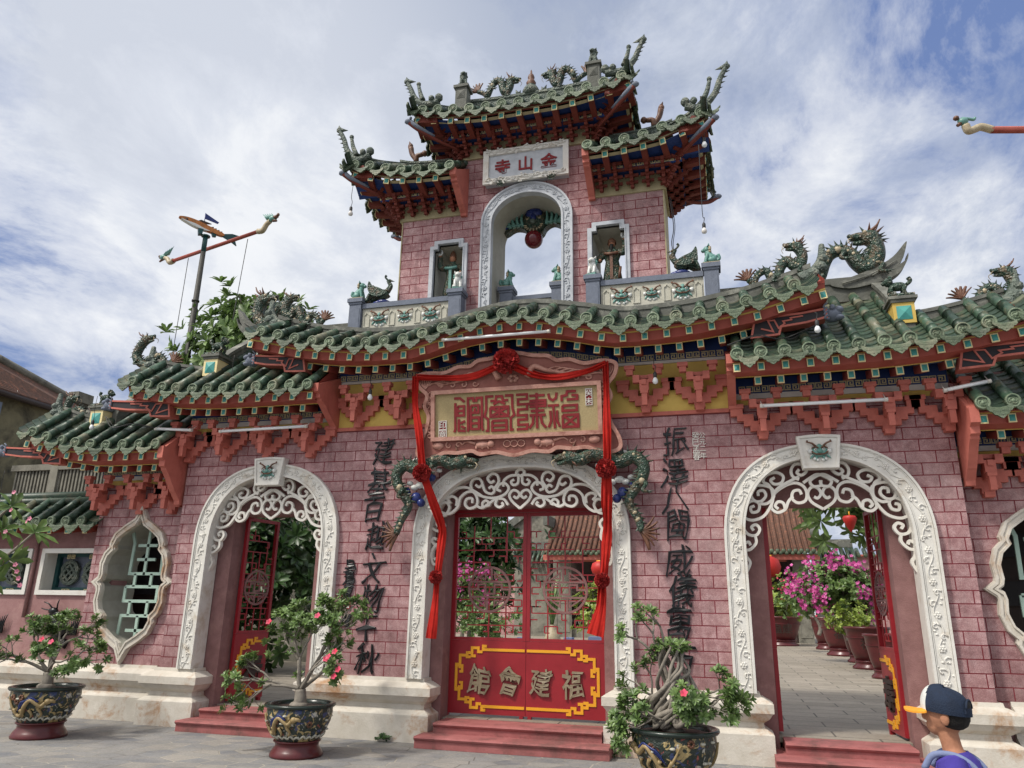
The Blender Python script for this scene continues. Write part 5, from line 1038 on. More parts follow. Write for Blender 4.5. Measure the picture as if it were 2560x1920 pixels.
dragon('bushy dark dragon with flame crest on the end of the left lower ridge', lp, .055, (1, .25), -.12)
sp_ = [(x * 1.0 - 1.83, z - .75) for x, z in mir(fp)]
dragon('dark dragon on the lowest left ridge in front of the old tiled roof', sp_, .05, (1, .1), .08)
def relief_dragon(s, label):
    pts = [(-1.68, 2.62), (-1.62, 2.80), (-1.52, 3.0), (-1.60, 3.15), (-1.70, 3.3), (-1.72, 3.46), (-1.60, 3.58), (-1.42, 3.52), (-1.28, 3.58), (-1.08, 3.64), (-.90, 3.57), (-.76, 3.60)]
    t = dragon(label, [(-s * x, z) for x, z in pts] if s > 0 else pts,   .066, (-s, -.12), -.24, group='pair of ceramic dragons over the middle arch')
    o = t.location; b = MB()
    for x, z, r in ((-1.47, 3.64, .075), (-1.36, 3.67, .06), (-1.40, 3.30, .07), (-1.48, 3.27, .06), (-1.30, 3.27, .06), (-1.55, 3.33, .05), (-1.2, 3.55, .05), (-1.12, 3.5, .045)): b.ball((-s * x if s > 0 else x, -.02, z), (r, .05, r * .7), 8, 0)
    for x, z, r in ((-1.60, 3.2, .08), (-1.44, 3.12, .08), (-1.36, 3.05, .06), (-1.22, 3.40, .06)): b.ball((-s * x if s > 0 else x, -.04, z), (r, .07, r), 9, 1)
    for j in range(2): b.curve([((-s if s > 0 else 1) * -(1.12 - .06 * j), -.05, 3.66), ((-s if s > 0 else 1) * -(1.2 - .04 * j), -.09, 3.8), ((-s if s > 0 else 1) * -(1.22 - .1 * j), -.12, 3.95)], .035, .01, 6, 0, 4)
    c = MB(); c.merge(b, Matrix.Translation((-o.x, -o.y - .14, -o.z))); c.build('cloud_scroll', ['dwhite', 'dblue'], t)
relief_dragon(-1, 'green and blue ceramic dragon curling over the left shoulder of the middle arch')
relief_dragon(1, 'green and blue ceramic dragon curling over the right shoulder of the middle arch')
# gourd finial
t = thing('gourd_finial', 'brown and green double gourd finial at the middle of the topmost ridge', 'finial', (0, .42, 9.96))
b = MB(); b.lathe([(0.0, -.02), (.13, 0), (.15, .07), (.12, .14), (.07, .18), (.075, .2)], n=14); b.build('gourd_base', 'dgrey', t); b = MB(); b.lathe([(.07, .19), (.085, .25), (.06, .30), (.045, .32), (.06, .36), (.045, .41), (.02, .44), (.015, .5), (0.0, .53)], n=14); b.build('gourd', 'dbrown', t)
b = MB()
for s in (-1, 1): b.ball((s * .22, 0, .03), (.06, .04, .05), 7); b.cone((s * .22, 0, .05), (s * .27, 0, .17), .05, 5); b.cone((s * .22, 0, .05), (s * .18, 0, .15), .04, 5)
b.build('cloud_scroll', 'dgrey', t)
def lion(name, label, x, y, z, k=1.0, rz=0.0, body='dragon', pale='dcream', base=None, group=None, standing=False):
    t = thing(name, label, 'lion figure', (x, y, z), rz, group); b = MB()      # sits facing +x before rotation
    if standing:
        b.ball((0, 0, .13), (.12, .06, .065), 9); b.ball((.11, 0, .2), (.065, .06, .065), 8); b.ball((.165, 0, .185), (.035, .04, .03), 6); b.curve([(-.11, 0, .15), (-.16, 0, .2), (-.14, 0, .25)], .025, .03, 6)
        for q in (-1, 1):
            for xx in (-.08, .08): b.curve([(xx, q * .04, .12), (xx + .02, q * .045, .06), (xx, q * .045, .0)], .03, .025, 6)
    else:
        b.ball((-.03, 0, .075), (.075, .065, .08), 9); b.curve([(-.02, 0, .09), (.02, 0, .15), (.03, 0, .2)], .065, .05, 8); b.ball((.045, 0, .235), (.06, .055, .055), 9); b.ball((.1, 0, .222), (.03, .036, .028), 7); b.curve([(-.09, 0, .04), (-.13, 0, .08), (-.11, 0, .14)], .022, .03, 6)
        for q in (-1, 1): b.curve([(.035, q * .04, .15), (.06, q * .045, .07), (.07, q * .045, .01)], .028, .024, 6); b.ball((.085, q * .045, .014), (.03, .022, .016), 6); b.ball((-.02, q * .06, .045), (.06, .03, .045), 7); b.cone((.02, q * .04, .27), (.01, q * .055, .32), .025, 5)
    c = MB(); c.merge(b, Matrix.Scale(k, 4)); c.build('lion_body', body, t)
    b = MB()
    for i in range(9): a = i * .7; b.ball((.0 if not standing else .09, cos(a) * .055, .22 + sin(a) * .05), .024, 6)
    c = MB(); c.merge(b, Matrix.Scale(k, 4)); c.build('mane', pale, t)
    b = MB(); b.box(-.13, .11, -.085, .085, -.03, .0); c = MB(); c.merge(b, Matrix.Scale(k, 4)); c.build('slab', base or pale, t)
    return t
G = 'small ceramic lions on the balustrade posts'
lion('lion_figure', 'green lion with cream collar on the outer left balustrade post', -2.73, .10, 6.372, .95, 0, 'dteal', 'dcream', group=G)
lion('lion_figure', 'green lion with cream collar on the outer right balustrade post', 2.73, .10, 6.372, .95, pi, 'dteal', 'dcream', group=G)
lion('lion_figure', 'white and green lion on the balustrade post before the left niche', -1.06, .10, 6.372, .95, -1.2, 'dwhite', 'dteal', group=G)
lion('lion_figure', 'white and green lion on the balustrade post before the right niche', 1.06, .10, 6.372, .95, -1.9, 'dwhite', 'dteal', group=G)
lion('lion_figure', 'green lion inside the tower arch, on the left post', -.42, .68, 6.59, .95, .1, 'dteal', 'dcream', group=G)
lion('lion_figure', 'green lion inside the tower arch, on the right post', .42, .68, 6.59, .95, pi, 'dteal', 'dcream', group=G)
lion('lion_figure', 'dark green walking lion on the yellow pedestal of the right roof', 4.985, -.22, 5.52, .95, pi, 'dragon', 'dragon', standing=True)
lion('lion_figure', 'dark green walking lion on the yellow pedestal of the left roof', -4.985, -.22, 5.52, .95, 0, 'dragon', 'dragon', standing=True)
lion('lion_figure', 'dark lion on the lowest left yellow pedestal, below the dark beam end', -7.24, -.01, 4.86, .85, 0, 'dragon', 'dgrey', standing=True)
for s, l in ((-1, 'left'), (1, 'right')):
    b = MB(); b.box(s * 1.12 - .1, s * 1.12 + .1, .05, .25, 9.55, 10.06); b.box(s * 1.12 - .13, s * 1.12 + .13, .02, .28, 10.06, 10.11); a = [(-.07, -.08), (.07, -.08), (.07, .08), (-.07, .08)]; b.add([(s * 1.12 + u, .046, 9.93 + v) for u, v in a] + [(s * 1.12, .02, 9.93)], [(0, 1, 4), (1, 2, 4), (2, 3, 4), (3, 0, 4)]); tpart(b, 'ridge_pedestal', 'ridge')
    lion('lion_figure', f'weathered grey lion on the {l} pedestal of the topmost roof', s * 1.12, .15, 10.14, .95, -pi / 2 - .3 * s, 'dgrey', 'dgrey')
    # slender beasts on the upturned tower corners
    for pts, rr in (([(1.36, 9.56), (1.62, 9.55), (1.79, 9.70), (1.87, 9.88), (1.95, 10.06)], .055), ([(2.52, 8.74), (2.74, 8.68), (2.94, 8.88), (3.03, 9.12), (3.13, 9.32)], .055)):
        b = MB(); P3 = [(s * x, -.3, z) for x, z in pts]; b.curve(P3, rr * 1.15, rr * .62, 8, 0, 6); h = Vector(P3[-1]); b.ball(h, (.06, .045, .05), 8); b.cone(h, h + Vector((s * .02, 0, .1)), .045, 6); b.cone(h + Vector((-s * .02, 0, 0)), h + Vector((-s * .16, 0, -.03)), .04, 6)
        b.curve([(P3[1][0] - s * -.02, -.32, P3[1][2] + .08), (P3[2][0] - s * .10, -.32, P3[2][2] + .06), (P3[2][0] - s * .06, -.32, P3[2][2] + .22)], .045, .028, 7, 0, 4); b.ball((P3[2][0] - s * .06, -.32, P3[2][2] + .25), .04, 7); b.ball((P3[0][0], -.32, P3[0][2] + .06), .07, 8); b.ball((P3[0][0] + s * .12, -.34, P3[0][2] + .05), .055, 8)
        for i in range(5): q = Vector(P3[2]).lerp(Vector(P3[4]), i / 5); b.cone(q + Vector((s * .03, 0, 0)), q + Vector((s * .09, 0, .01)), .02, 4)
        tpart(b, 'corner_finial', 'dgrey')
    b = MB(); X = 2.0; b.curve([(s * (X + .02), .4, 8.98), (s * X, .38, 9.08), (s * (X - .1), .38, 9.1)], .05, .04, 7, 0, 4); b.ball((s * (X - .14), .38, 9.11), .055, 8, 0); b.curve([(s * (X + .02), .4, 9.02), (s * (X + .1), .4, 9.15), (s * (X + .13), .4, 9.28)], .04, .05, 7, 0, 4); b.ball((s * (X + .14), .4, 9.31), (.05, .04, .06), 8, 0)
    t = thing('carp_figure', f'brown upturned carp on the {l} lower roof of the tower', 'figure', (0, 0, 0)); c = b.build('carp_body', 'dbrown', t); bb = MB(); bb.cone((s * (X + .14), .4, 9.33), (s * (X + .17), .4, 9.42), .04, 5); bb.build('carp_tail', 'dbrown', t)
# phoenix birds on the outer balustrade rails
def phoenix(s, label):
    t = thing('phoenix_figure', label, 'bird figure', (s * 2.32, .12, 6.26), 0 if s > 0 else 0); b = MB(); k = -1 if s > 0 else 1     # looks towards the tower
    b.ball((0, 0, .16), (.11, .07, .09), 9, 0); b.curve([(k * .07, 0, .2), (k * .12, 0, .29), (k * .08, 0, .37)], .05, .028, 7, 0); b.ball((k * .09, 0, .385), (.045, .03, .032), 7, 0); b.cone((k * .12, 0, .385), (k * .19, 0, .365), .02, 5, 0); b.curve([(k * .06, 0, .41), (k * .02, 0, .46), (k * .04, 0, .49)], .015, .02, 5, 0, 3)
    b.build('bird_body', ['dragon'], t)
    for q in (-1, 1):
        w_ = MB(); w_.prism(smooth([(k * .09, .15), (-k * .02, .24), (-k * .16, .3), (-k * .22, .38), (-k * .24, .26), (-k * .18, .15), (-k * .06, .10)], 3, True), q * .07, q * .09); w_.build('wing', 'dragon', t)
    b = MB()
    for i in range(4): b.curve([(-k * .08, (i - 1.5) * .03, .15), (-k * .2, (i - 1.5) * .04, .16 - .03 * i), (-k * .26, (i - 1.5) * .04, .03)], .035, .02, 6, 0, 4)
    b.build('tail', 'dragon', t); b = MB(); b.ball((0, 0, .02), (.13, .08, .05), 8); b.ball((-.07, 0, .01), (.1, .07, .04), 8); b.tube([(0, .02, .03), (0, .02, .1)], .02, 6); b.build('rock', 'dblue', t)
phoenix(1, 'dark green phoenix on the balustrade right of the tower'); phoenix(-1, 'dark green phoenix partly hidden at the left edge of the tower')
# deities in the niches
def deity(x, z, label, hand, hat, beard):
    t = thing('deity_statue', label, 'statue', (x, .42, z))
    b = MB(); b.lathe([(.0, 0), (.15, .0), (.15, .1), (.12, .3), (.10, .42), (.13, .5), (.11, .58), (.05, .62), (.045, .66)], n=14, T=Matrix.Diagonal((1, .75, 1, 1)).to_4x4()); b.ball((0, -.01, .70), (.055, .055, .065), 9, 1)
    for q in (-1, 1): b.curve([(q * .11, 0, .56), (q * .19, -.03, .46), (q * .17, -.1, .40)] if q != hand else [(q * .11, 0, .56), (q * .19, -.04, .55), (q * .2, -.06, .72)], .06, .04, 8, 0, 5); b.ball((q * .17, -.11, .40) if q != hand else (q * .2, -.06, .74), .028, 6, 1)
    b.build('robed_figure', ['dragon', 'skin'], t)
    b = MB(); b.box(-.022, .022, -.118, -.10, .08, .5, 0); b.curve([(-.1, -.08, .52), (0, -.12, .49), (.1, -.08, .52)], .025, .025, 6, 0); b.curve([(.1, -.06, .1), (.13, -.04, .3)], .03, .02, 5, 0); b.build('robe_trim', 'dbrown' if hand > 0 else 'dteal', t)
    b = MB(); b.lathe(hat, (0, 0, .74), 10); b.build('headdress', 'dbrown', t)
    if beard: b = MB(); b.curve([(0, -.05, .67), (0, -.075, .6), (0, -.08, .52)], .035, .01, 6); b.build('beard', 'hair', t)
    b = MB(); b.lathe([(0, 0), (.055, 0), (.055, .015), (0, .015)], (hand * .2, -.08, .80), 18, T=Matrix.Rotation(pi / 2, 4, 'X')); d_ = b.build('disc', 'dwhite', t)
    b = MB(); b.merge(text_mb('月' if hand < 0 else '日', .075, .006), T_((hand * .2, -.1, .80))); b.build('character', 'black', d_)
deity(1.30, 6.31, 'bearded robed deity in the right niche raising a white disc', 1, [(.07, -.03), (.06, .03), (.03, .06), (0, .07)], True)
deity(-1.27, 6.36, 'robed deity with tall cap in the left niche raising a white disc', -1, [(.06, -.03), (.055, .03), (.03, .09), (0, .12)], False)
# mask with the red ball in the tower arch
t = thing('arch_mask', 'blue and green beast mask filling the top of the tower arch', 'mask', (-.02, .9, 7.78)); b = MB()
b.prism(smooth([(-.56, -.06), (-.50, .16), (-.34, .30), (-.12, .36), (.12, .36), (.34, .30), (.50, .16), (.58, -.02), (.45, -.08), (.3, -.02), (.18, -.08), (.1, -.2), (-.1, -.2), (-.18, -.08), (-.35, -.04), (-.5, -.12)], 3, True), -.04, .12, 0)
b.ball((0, -.05, .04), (.2, .13, .22), 12, 0); b.build('mask_ground', 'dragon', t)
b = MB(); b.ball((0, -.13, .14), (.15, .07, .1), 10, 0); b.ball((0, -.16, .05), (.055, .05, .1), 8, 0); b.build('brow', 'dblue', t)
for x_ in (-.5, .52): b = MB(); b.ball((x_, -.06, .03), (.09, .05, .09), 8, 0); b.build('cheek_scroll', 'dblue', t)
b = MB(); b.ball((0, -.2, -.04), (.055, .05, .045), 9, 2)
for q in (-1, 1): b.ball((q * .1, -.16, .05), .03, 8, 0); b.ball((q * .1, -.185, .05), .019, 6, 1)
for i in range(7): b.cone(((i - 3) * .04, -.12, .2), ((i - 3) * .06, -.14, .30 - abs(i - 3) * .012), .02, 5, 0)
for i in range(9): a = pi + i * pi / 8; b.cone((cos(a) * .12, -.14, -.08 + sin(a) * .07), (cos(a) * .17, -.17, -.08 + sin(a) * .12), .022, 5, 0)
b.build('features', ['dcream', 'black', 'dgrey'], t); b = MB()
for q in (-1, 1):
    for i in range(4): b.curve([(q * (.2 + .07 * i), -.07, -.05), (q * (.22 + .08 * i), -.1, .08), (q * (.2 + .085 * i), -.08, .22 - .02 * i)], .035, .012, 6, 0, 4); b.curve([(q * (.2 + .09 * i), -.08, .0), (q * (.3 + .08 * i), -.1, -.03), (q * (.4 + .05 * i), -.08, .06)], .02, .008, 5, 0, 4)
b.build('flame_scroll', 'dteal', t)
b = MB(); b.ball((0, 0, 0), .152, 24); b.tube([(0, 0, .14), (0, .06, .24)], .03, 8); tag(b.build('red_ball', 'ball', None, (-.03, .82, 7.47)), 'glossy dark red ball hanging under the beast mask in the tower arch', 'ball')
# ------------------------------------------------------------------ lamps on the gate
def tube_lamp(a, c, label):
    t = thing('tube_lamp', label, 'tube lamp', (0, 0, 0)); b = MB(); b.tube([a, c], .021, 8); b.build('glass_tube', 'tube', t); b = MB(); a, c = Vector(a), Vector(c); d = (c - a).normalized()
    b.tube([a + Vector((0, .03, .015)), c + Vector((0, .03, .015))], .018, 6)
    for p in (a, c): b.tube([p - d * .02, p + d * .02], .026, 8); b.tube([p, p + Vector((0, .12, .10))], .006, 5)
    b.build('lamp_holder', 'paint', t)
tube_lamp((-4.6, -.40, 4.17), (-3.15, -.40, 4.18), 'white tube lamp across the corbels over the left arch'); tube_lamp((3.22, -.40, 4.13), (4.64, -.40, 4.13), 'white tube lamp across the corbels over the right arch')
tube_lamp((-.92, -.75, 5.22), (.58, -.75, 5.22), 'white tube lamp under the wavy middle eave'); tube_lamp((-5.80, -.38, 4.27), (-5.15, -.38, 4.22), 'short tube lamp jutting over the lowest left roof'); tube_lamp((5.28, -.42, 4.20), (5.75, -.42, 4.28), 'short tube lamp jutting over the lowest right roof')
def bulb(x, y, z, top, label, white=False):
    t = thing('hanging_bulb', label, 'light bulb', (x, y, z)); b = MB(); b.lathe([(0, -.05), (.03, -.035), (.038, -.01), (.03, .02), (.018, .04), (.018, .05)], n=12); b.build('glass_bulb', 'tube' if white else 'bulb', t)
    b = MB(); b.lathe([(.02, .04), (.024, .05), (.024, .10), (.012, .12), (0, .125)], n=10); b.build('bulb_socket', 'wire', t)
    b = MB(); b.curve([(0, 0, .12), (.012, 0, .2), (-.01, 0, .3 if top - z > .4 else .22), (0, .0, top - z)], .005, .005, 4, 0, 4); b.build('cord', 'wire', t)
bulb(-4.47, -.48, 4.86, 5.36, 'clear bulb hanging before the tiles of the left lower roof'); bulb(-6.98, -.45, 4.34, 4.86, 'white bulb hanging before the lowest left yellow pedestal', True); bulb(-2.72, -.42, 7.63, 8.12, 'clear bulb dangling from the left corner of the tower roof')
bulb(-2.14, -.42, 4.56, 4.92, 'white bulb hanging between the corbels left of the name board', True); bulb(1.93, -.42, 4.54, 4.92, 'white bulb hanging between the corbels right of the name board', True); bulb(2.67, -.40, 6.64, 7.0 + 1.0, 'clear bulb dangling right of the tower, above the post lion'); bulb(-2.15, 1.3, 7.9, 8.35, 'small bulb dangling behind the left edge of the tower'); bulb(3.9, -.86, 4.92, 5.12, 'white bulb before the tiles of the right lower roof', True); bulb(2.75, -.3, 8.06, 8.3, 'white bulb under the right corner of the tower roof', True)
bulb(-8.75, -.3, 3.22, 3.72, 'clear bulb hanging low at the left, by the old balcony')
for pts, lab in (([(2.85, -.78, 4.83), (3.2, -.7, 4.95), (3.5, -.62, 4.92), (3.75, -.6, 5.0), (3.95, -.55, 5.1)], 'loose grey cable under the right end of the wavy roof'), ([(2.2, .24, 7.6), (2.24, .24, 7.1), (2.2, .24, 6.8), (2.28, .22, 6.4), (2.34, .2, 6.3)], 'thin cable running down the right edge of the tower'), ([(-6.9, -.3, 4.55), (-6.6, -.42, 4.32), (-6.2, -.45, 4.36), (-5.8, -.40, 4.28)], 'thin cable across the lowest left roof')):
    b = MB(); b.curve(pts, .007, .007, 5, 0, 6); b.curve([(x + .02, y + .02, z + .03 * sin(i * 2)) for i, (x, y, z) in enumerate(pts)], .005, .005, 4, 0, 6); tag(b.build('cable', 'wire'), lab, 'cable')
# ------------------------------------------------------------------ plants
def leaf(b, p, d, up, L, W_, m=0, fold=.25):
    d = d.normalized(); s_ = d.cross(up); s_ = s_.normalized() if s_.length > 1e-4 else d.orthogonal().normalized(); n = s_.cross(d)
    q = [p, p + d * L * .35 + s_ * W_ * .42 + n * W_ * fold, p + d * L * .72 + s_ * W_ * .5 + n * W_ * fold * .6, p + d * L - n * L * .06, p + d * L * .72 - s_ * W_ * .5 + n * W_ * fold * .6, p + d * L * .35 - s_ * W_ * .42 + n * W_ * fold, p + d * L * .4, p + d * L * .75]
    b.add(q, [(0, 1, 6), (1, 2, 7, 6), (2, 3, 7), (3, 4, 7), (4, 5, 6, 7), (5, 0, 6)], m, True)
def rosette_leaves(b, p, d, rnd, n=9, L=.085, W_=.03, m=0):
    d = Vector(d).normalized(); u = d.orthogonal().normalized(); a0 = rnd.random() * 6
    for i in range(n):
        a = a0 + i * 2.4; e = Matrix.Rotation(a, 3, d) @ u; t = rnd.uniform(.1, .75); leaf(b, Vector(p), e * (1 - t * .5) + d * t, d, L * rnd.uniform(.75, 1.15), W_, m)
def flower(b, p, d, rnd, r=.035, m=0):
    d = Vector(d).normalized(); u = d.orthogonal().normalized()
    for i in range(5): e = Matrix.Rotation(i * 1.2566, 3, d) @ u; leaf(b, Vector(p), e + d * .35, d, r, r * .75, m, .1)
def branch(bk, tips, p, d, L, r, depth, rnd, spread=.8, grav=0.0, kids=(2, 3), wig=.35, shrink=.74):
    pts = [Vector(p)]; dd = Vector(d).normalized()
    for k in range(4):
        dd = (dd + Vector((rnd.uniform(-wig, wig), rnd.uniform(-wig, wig), rnd.uniform(-wig, wig) + grav)) * .6).normalized(); pts.append(pts[-1] + dd * L / 4)
    r1 = r * .68; bk.tube(smooth(pts, 3), [r + (r1 - r) * i / 12 for i in range(13)], 7, 0)
    if depth == 0: tips.append((pts[-1], dd)); return
    if rnd.random() < .35: tips.append((pts[2], (dd + Vector((rnd.uniform(-1, 1), rnd.uniform(-1, 1), .5))).normalized()))
    for k in range(rnd.choice(kids)):
        a = rnd.uniform(0, 6.28); o = dd.orthogonal().normalized(); o = Matrix.Rotation(a, 3, dd) @ o
        branch(bk, tips, pts[-1], (dd + o * rnd.uniform(.5, 1) * spread), L * shrink * rnd.uniform(.8, 1.15), r1 * .85, depth - 1, rnd, spread, grav, kids, wig, shrink)
def pot(x, y, k, label, seed, rot=0.0):
    t = thing('glazed_pot', label, 'plant pot', (x, y, 0.002), rot, 'black glazed dragon pots before the gate'); t.scale = (k, k, k)
    b = MB(); b.lathe([(.0, .18), (.27, .18), (.28, .21), (.33, .28), (.385, .40), (.405, .50), (.40, .565)], n=36); b.lathe([(.39, .545), (.35, .54), (0.0, .545)], n=36); bo = b.build('bowl', 'potpaint', t)
    b = MB(); b.lathe([(.395, .56), (.425, .565), (.44, .585), (.435, .605), (.405, .61), (.37, .60), (.365, .55)], n=36); b.build('rim', 'potblack', t)
    b = MB(); b.lathe([(0, 0), (.32, 0), (.325, .025), (.30, .07), (.265, .115), (.262, .15), (.275, .165), (.29, .172), (.29, .185), (.27, .19)], n=36); b.build('pedestal', 'potred', t)
    b = MB(); b.ball((0, 0, .55), (.37, .37, .03), 20); b.build('soil', 'timber', t)
    R = lambda z: float(np.interp(z, [.18, .21, .28, .40, .50, .565], [.27, .28, .33, .385, .405, .40])); on = lambda a, z, o=.006: ((R(z) + o) * sin(a), -(R(z) + o) * cos(a), z)
    rnd = random.Random(seed)
    for sgn, a0 in ((1, 0.0), (-1, pi)):
        b = MB(); pa = [(-.95, .50), (-.8, .38), (-.62, .29), (-.42, .30), (-.28, .40), (-.12, .47), (.05, .43), (.18, .40), (.30, .44)]
        P = smooth([on(a0 + sgn * a, z, .012) for a, z in pa], 5); b.tube(P, [.010 + .018 * min(1, i / 14) for i in range(len(P))], 8, 0, sq=.8); h = on(a0 + sgn * .36, .455, .02); b.ball(h, (.042, .035, .036), 8, 0); b.curve([h, on(a0 + sgn * .48, .46, .03), on(a0 + sgn * .55, .44, .02)], .03, .015, 6, 0, 3)
        for i in range(4): a = -.75 + .3 * i; b.curve([on(a0 + sgn * a, .36, .01), on(a0 + sgn * (a + .1), .30, .02), on(a0 + sgn * (a + .02), .26, .01)], .02, .008, 5, 0, 3)
        b.build('dragon_relief', 'potcream', bo)
        b = MB()
        for i in range(6): b.curve([on(a0 + sgn * (.12 - .05 * i), .45, .015), on(a0 + sgn * (-.08 - .06 * i), .50 - .01 * i, .02), on(a0 + sgn * (-.2 - .08 * i), .47 - .03 * i, .012)], .012, .005, 5, 0, 4)
        b.build('mane_relief', 'dblue', bo)
    b = MB()
    for i in range(26): a = i * 2 * pi / 26; b.curve([on(a - .12, .225, .004), on(a, .25 + .012 * (i % 2), .012), on(a + .12, .225, .004)], .012, .012, 5, 0, 3); b.ball(on(a + .06, .245, .002), .014, 5, 0)
    for i in range(14): b.ball(on(rnd.uniform(0, 6.28), rnd.uniform(.30, .53), .002), (.03, .03, .014), 6, 0)
    b.build('wave_relief', 'panel', bo); b = MB()
    for i in range(8):
        a, z = rnd.uniform(0, 6.28), rnd.uniform(.36, .52)
        for j in range(7): b.ball(on(a + .06 * cos(j * .9), z + .025 * sin(j * .9), .004), .016, 5, 0)
    b.build('flower_relief', 'dbrown', bo)
    return t
pot(-2.24, -1.40, .93, 'black dragon pot on a brown-red foot by the left steps', 3)
pot(-5.92, -1.42, 1.0, 'black dragon pot on a brown-red foot at the far left', 4, .5)
pot(2.08, -1.95, .98, 'black dragon pot right of the middle steps, cut off by the bottom picture edge', 5, 2.4)
def desert_rose(label, x, y, z, seed, starts, fl, L0=.42, extra=0, kids=(2, 3), grav=.02, lf=9, trunk=(.0, .0, .17)):
    rnd = random.Random(seed); t = thing('desert_rose', label, 'potted shrub', (x, y, z), group='desert rose shrubs in the dragon pots'); bk = MB(); tips = []
    bk.curve([(0, 0, -.05), (.01, 0, .05), trunk], .085, .06, 12, 0, 5); bk.ball((0, 0, -.01), (.12, .11, .06), 12)
    for d, l, r, dep in starts: branch(bk, tips, Vector(trunk) + Vector(d).normalized() * .02, d, l, r * .78, dep, rnd, .85, grav, kids)
    if extra:       # looping bare limbs of the old tangled shrub
        for i in range(extra):
            a = rnd.uniform(0, 6.28); p0 = Vector((cos(a) * .10, sin(a) * .10, rnd.uniform(0, .3))); p = [p0]
            for j in range(5): p.append(Vector((cos(a + j * .9) * (.24 - .035 * j) + rnd.uniform(-.06, .06), sin(a + j * .9) * .15, .08 + .17 * j + rnd.uniform(-.05, .05))))
            bk.curve(p, rnd.uniform(.02, .036), .012, 8, 0, 5)
            tips.append((p[-1], Vector((rnd.uniform(-1, 1), rnd.uniform(-1, .2), 1)).normalized()))
    bk.build('trunk_and_branches', 'bark', t); b = MB(); f = MB()
    for p, d in tips:
        d = (d + Vector((0, -.25, .45))).normalized(); rosette_leaves(b, p, d, rnd, lf + rnd.choice((0, 2, 4)), .074, .025)
        rosette_leaves(b, p - d * .03, d + Vector((rnd.uniform(-.5, .5), rnd.uniform(-.5, .5), 0)), rnd, 6, .082, .026)
        if rnd.random() < .5: rosette_leaves(b, p - d * .05 + Vector((rnd.uniform(-.05, .05), rnd.uniform(-.05, .05), 0)), (d + Vector((rnd.uniform(-1, 1), rnd.uniform(-1, 0), 0)) * .6), rnd, 7, .066, .024)
    b.build('foliage', 'leaf', t); tt = sorted(tips, key=lambda q: q[0].y)[:max(fl * 3, 1)]; rnd.shuffle(tt)
    for p, d in tt[:fl]: f = MB(); flower(f, p + Vector((rnd.uniform(-.03, .03), -.05, .05)), (rnd.uniform(-.4, .4), -.8, .5), rnd, .042); f.build('flower', 'petal', t)
    return t
desert_rose('wide open desert rose with a few red flowers in the pot by the left steps', -2.26, -1.40, .54, 22, [((-1, .0, .42), .33, .032, 3), ((-.7, -.4, .3), .34, .026, 3), ((.25, .1, 1), .40, .04, 4), ((1, 0, .6), .34, .036, 3), ((.7, -.5, .5), .30, .028, 3), ((-.25, -.3, .9), .34, .03, 4), ((-.5, .2, .9), .36, .03, 3)], 7)
desert_rose('dense desert rose with red flowers in the pot at the far left', -5.95, -1.42, .60, 9, [((-.9, -.1, .5), .29, .032, 3), ((-.4, -.5, .7), .28, .032, 3), ((.2, 0, 1), .30, .038, 3), ((.9, -.1, .35), .27, .032, 3), ((.4, -.6, .4), .26, .028, 3), ((-.5, .5, .6), .25, .026, 3)], 6, kids=(2, 3, 3))
desert_rose('old tangled desert rose with bare grey limbs in the pot right of the middle steps', 2.08, -1.95, .56, 31, [((-.9, -.2, .25), .24, .026, 3), ((-.9, .1, .75), .28, .026, 2), ((.95, -.2, .3), .26, .028, 3), ((.9, .1, .7), .28, .026, 2), ((.05, .1, 1), .50, .036, 2), ((.2, -.7, .2), .20, .022, 2), ((-.3, -.7, .25), .20, .022, 2), ((.6, -.6, .5), .24, .024, 3), ((-.6, -.5, .1), .22, .022, 3)], 1, extra=18, trunk=(.02, 0, .10), grav=.03)
# frangipani reaching in at the left
rnd = random.Random(5); t = thing('frangipani', 'frangipani branches with big leaves and pink flowers reaching in at the left edge', 'shrub', (-8.0, -1.5, 0.002)); bk, lf_, fl_ = MB(), MB(), MB()
bk.curve([(0, 0, 0), (.05, 0, .8), (.1, .0, 1.5), (.25, 0, 1.9)], .07, .045, 9, 0, 5)
for pts in ([(.25, 0, 1.9), (.7, -.05, 2.05), (1.13, -.05, 2.27), (1.50, -.05, 2.56)], [(.25, 0, 1.9), (.5, 0, 2.1), (.85, .0, 2.2), (1.12, 0, 2.2)], [(.25, 0, 1.9), (.45, .1, 2.4), (.75, .1, 2.62)], [(.25, 0, 1.9), (.6, -.2, 1.85), (1.0, -.2, 1.95)], [(.45, .1, 2.4), (.6, .1, 2.75), (.82, .1, 2.95)]):
    bk.curve(pts, .024, .015, 7, 0, 5); d = (Vector(pts[-1]) - Vector(pts[-2])).normalized(); p = Vector(pts[-1])
    for i in range(9): a = i * 2.4; e = Matrix.Rotation(a, 3, d) @ d.orthogonal().normalized(); leaf(lf_, p, e + d * rnd.uniform(.0, .6) + Vector((0, 0, -.25)), d, rnd.uniform(.24, .36), .09)
    for i in range(2): flower(fl_, p + Vector((rnd.uniform(-.1, .2), -.1, rnd.uniform(-.1, .2))), (rnd.uniform(-.5, .5), -1, .2), rnd, .036)
for i in range(4): p = Vector((1.40 + .05 * i, -.15, 2.12 - .09 * i)); bk.tube([p + Vector((-.12, 0, .05)), p], .007, 5); flower(fl_, p, (.4, -1, .1), rnd, .036)
bk.build('branches', 'bark', t); lf_.build('leaves', 'leaf', t); fl_.build('flowers', 'palepink', t)
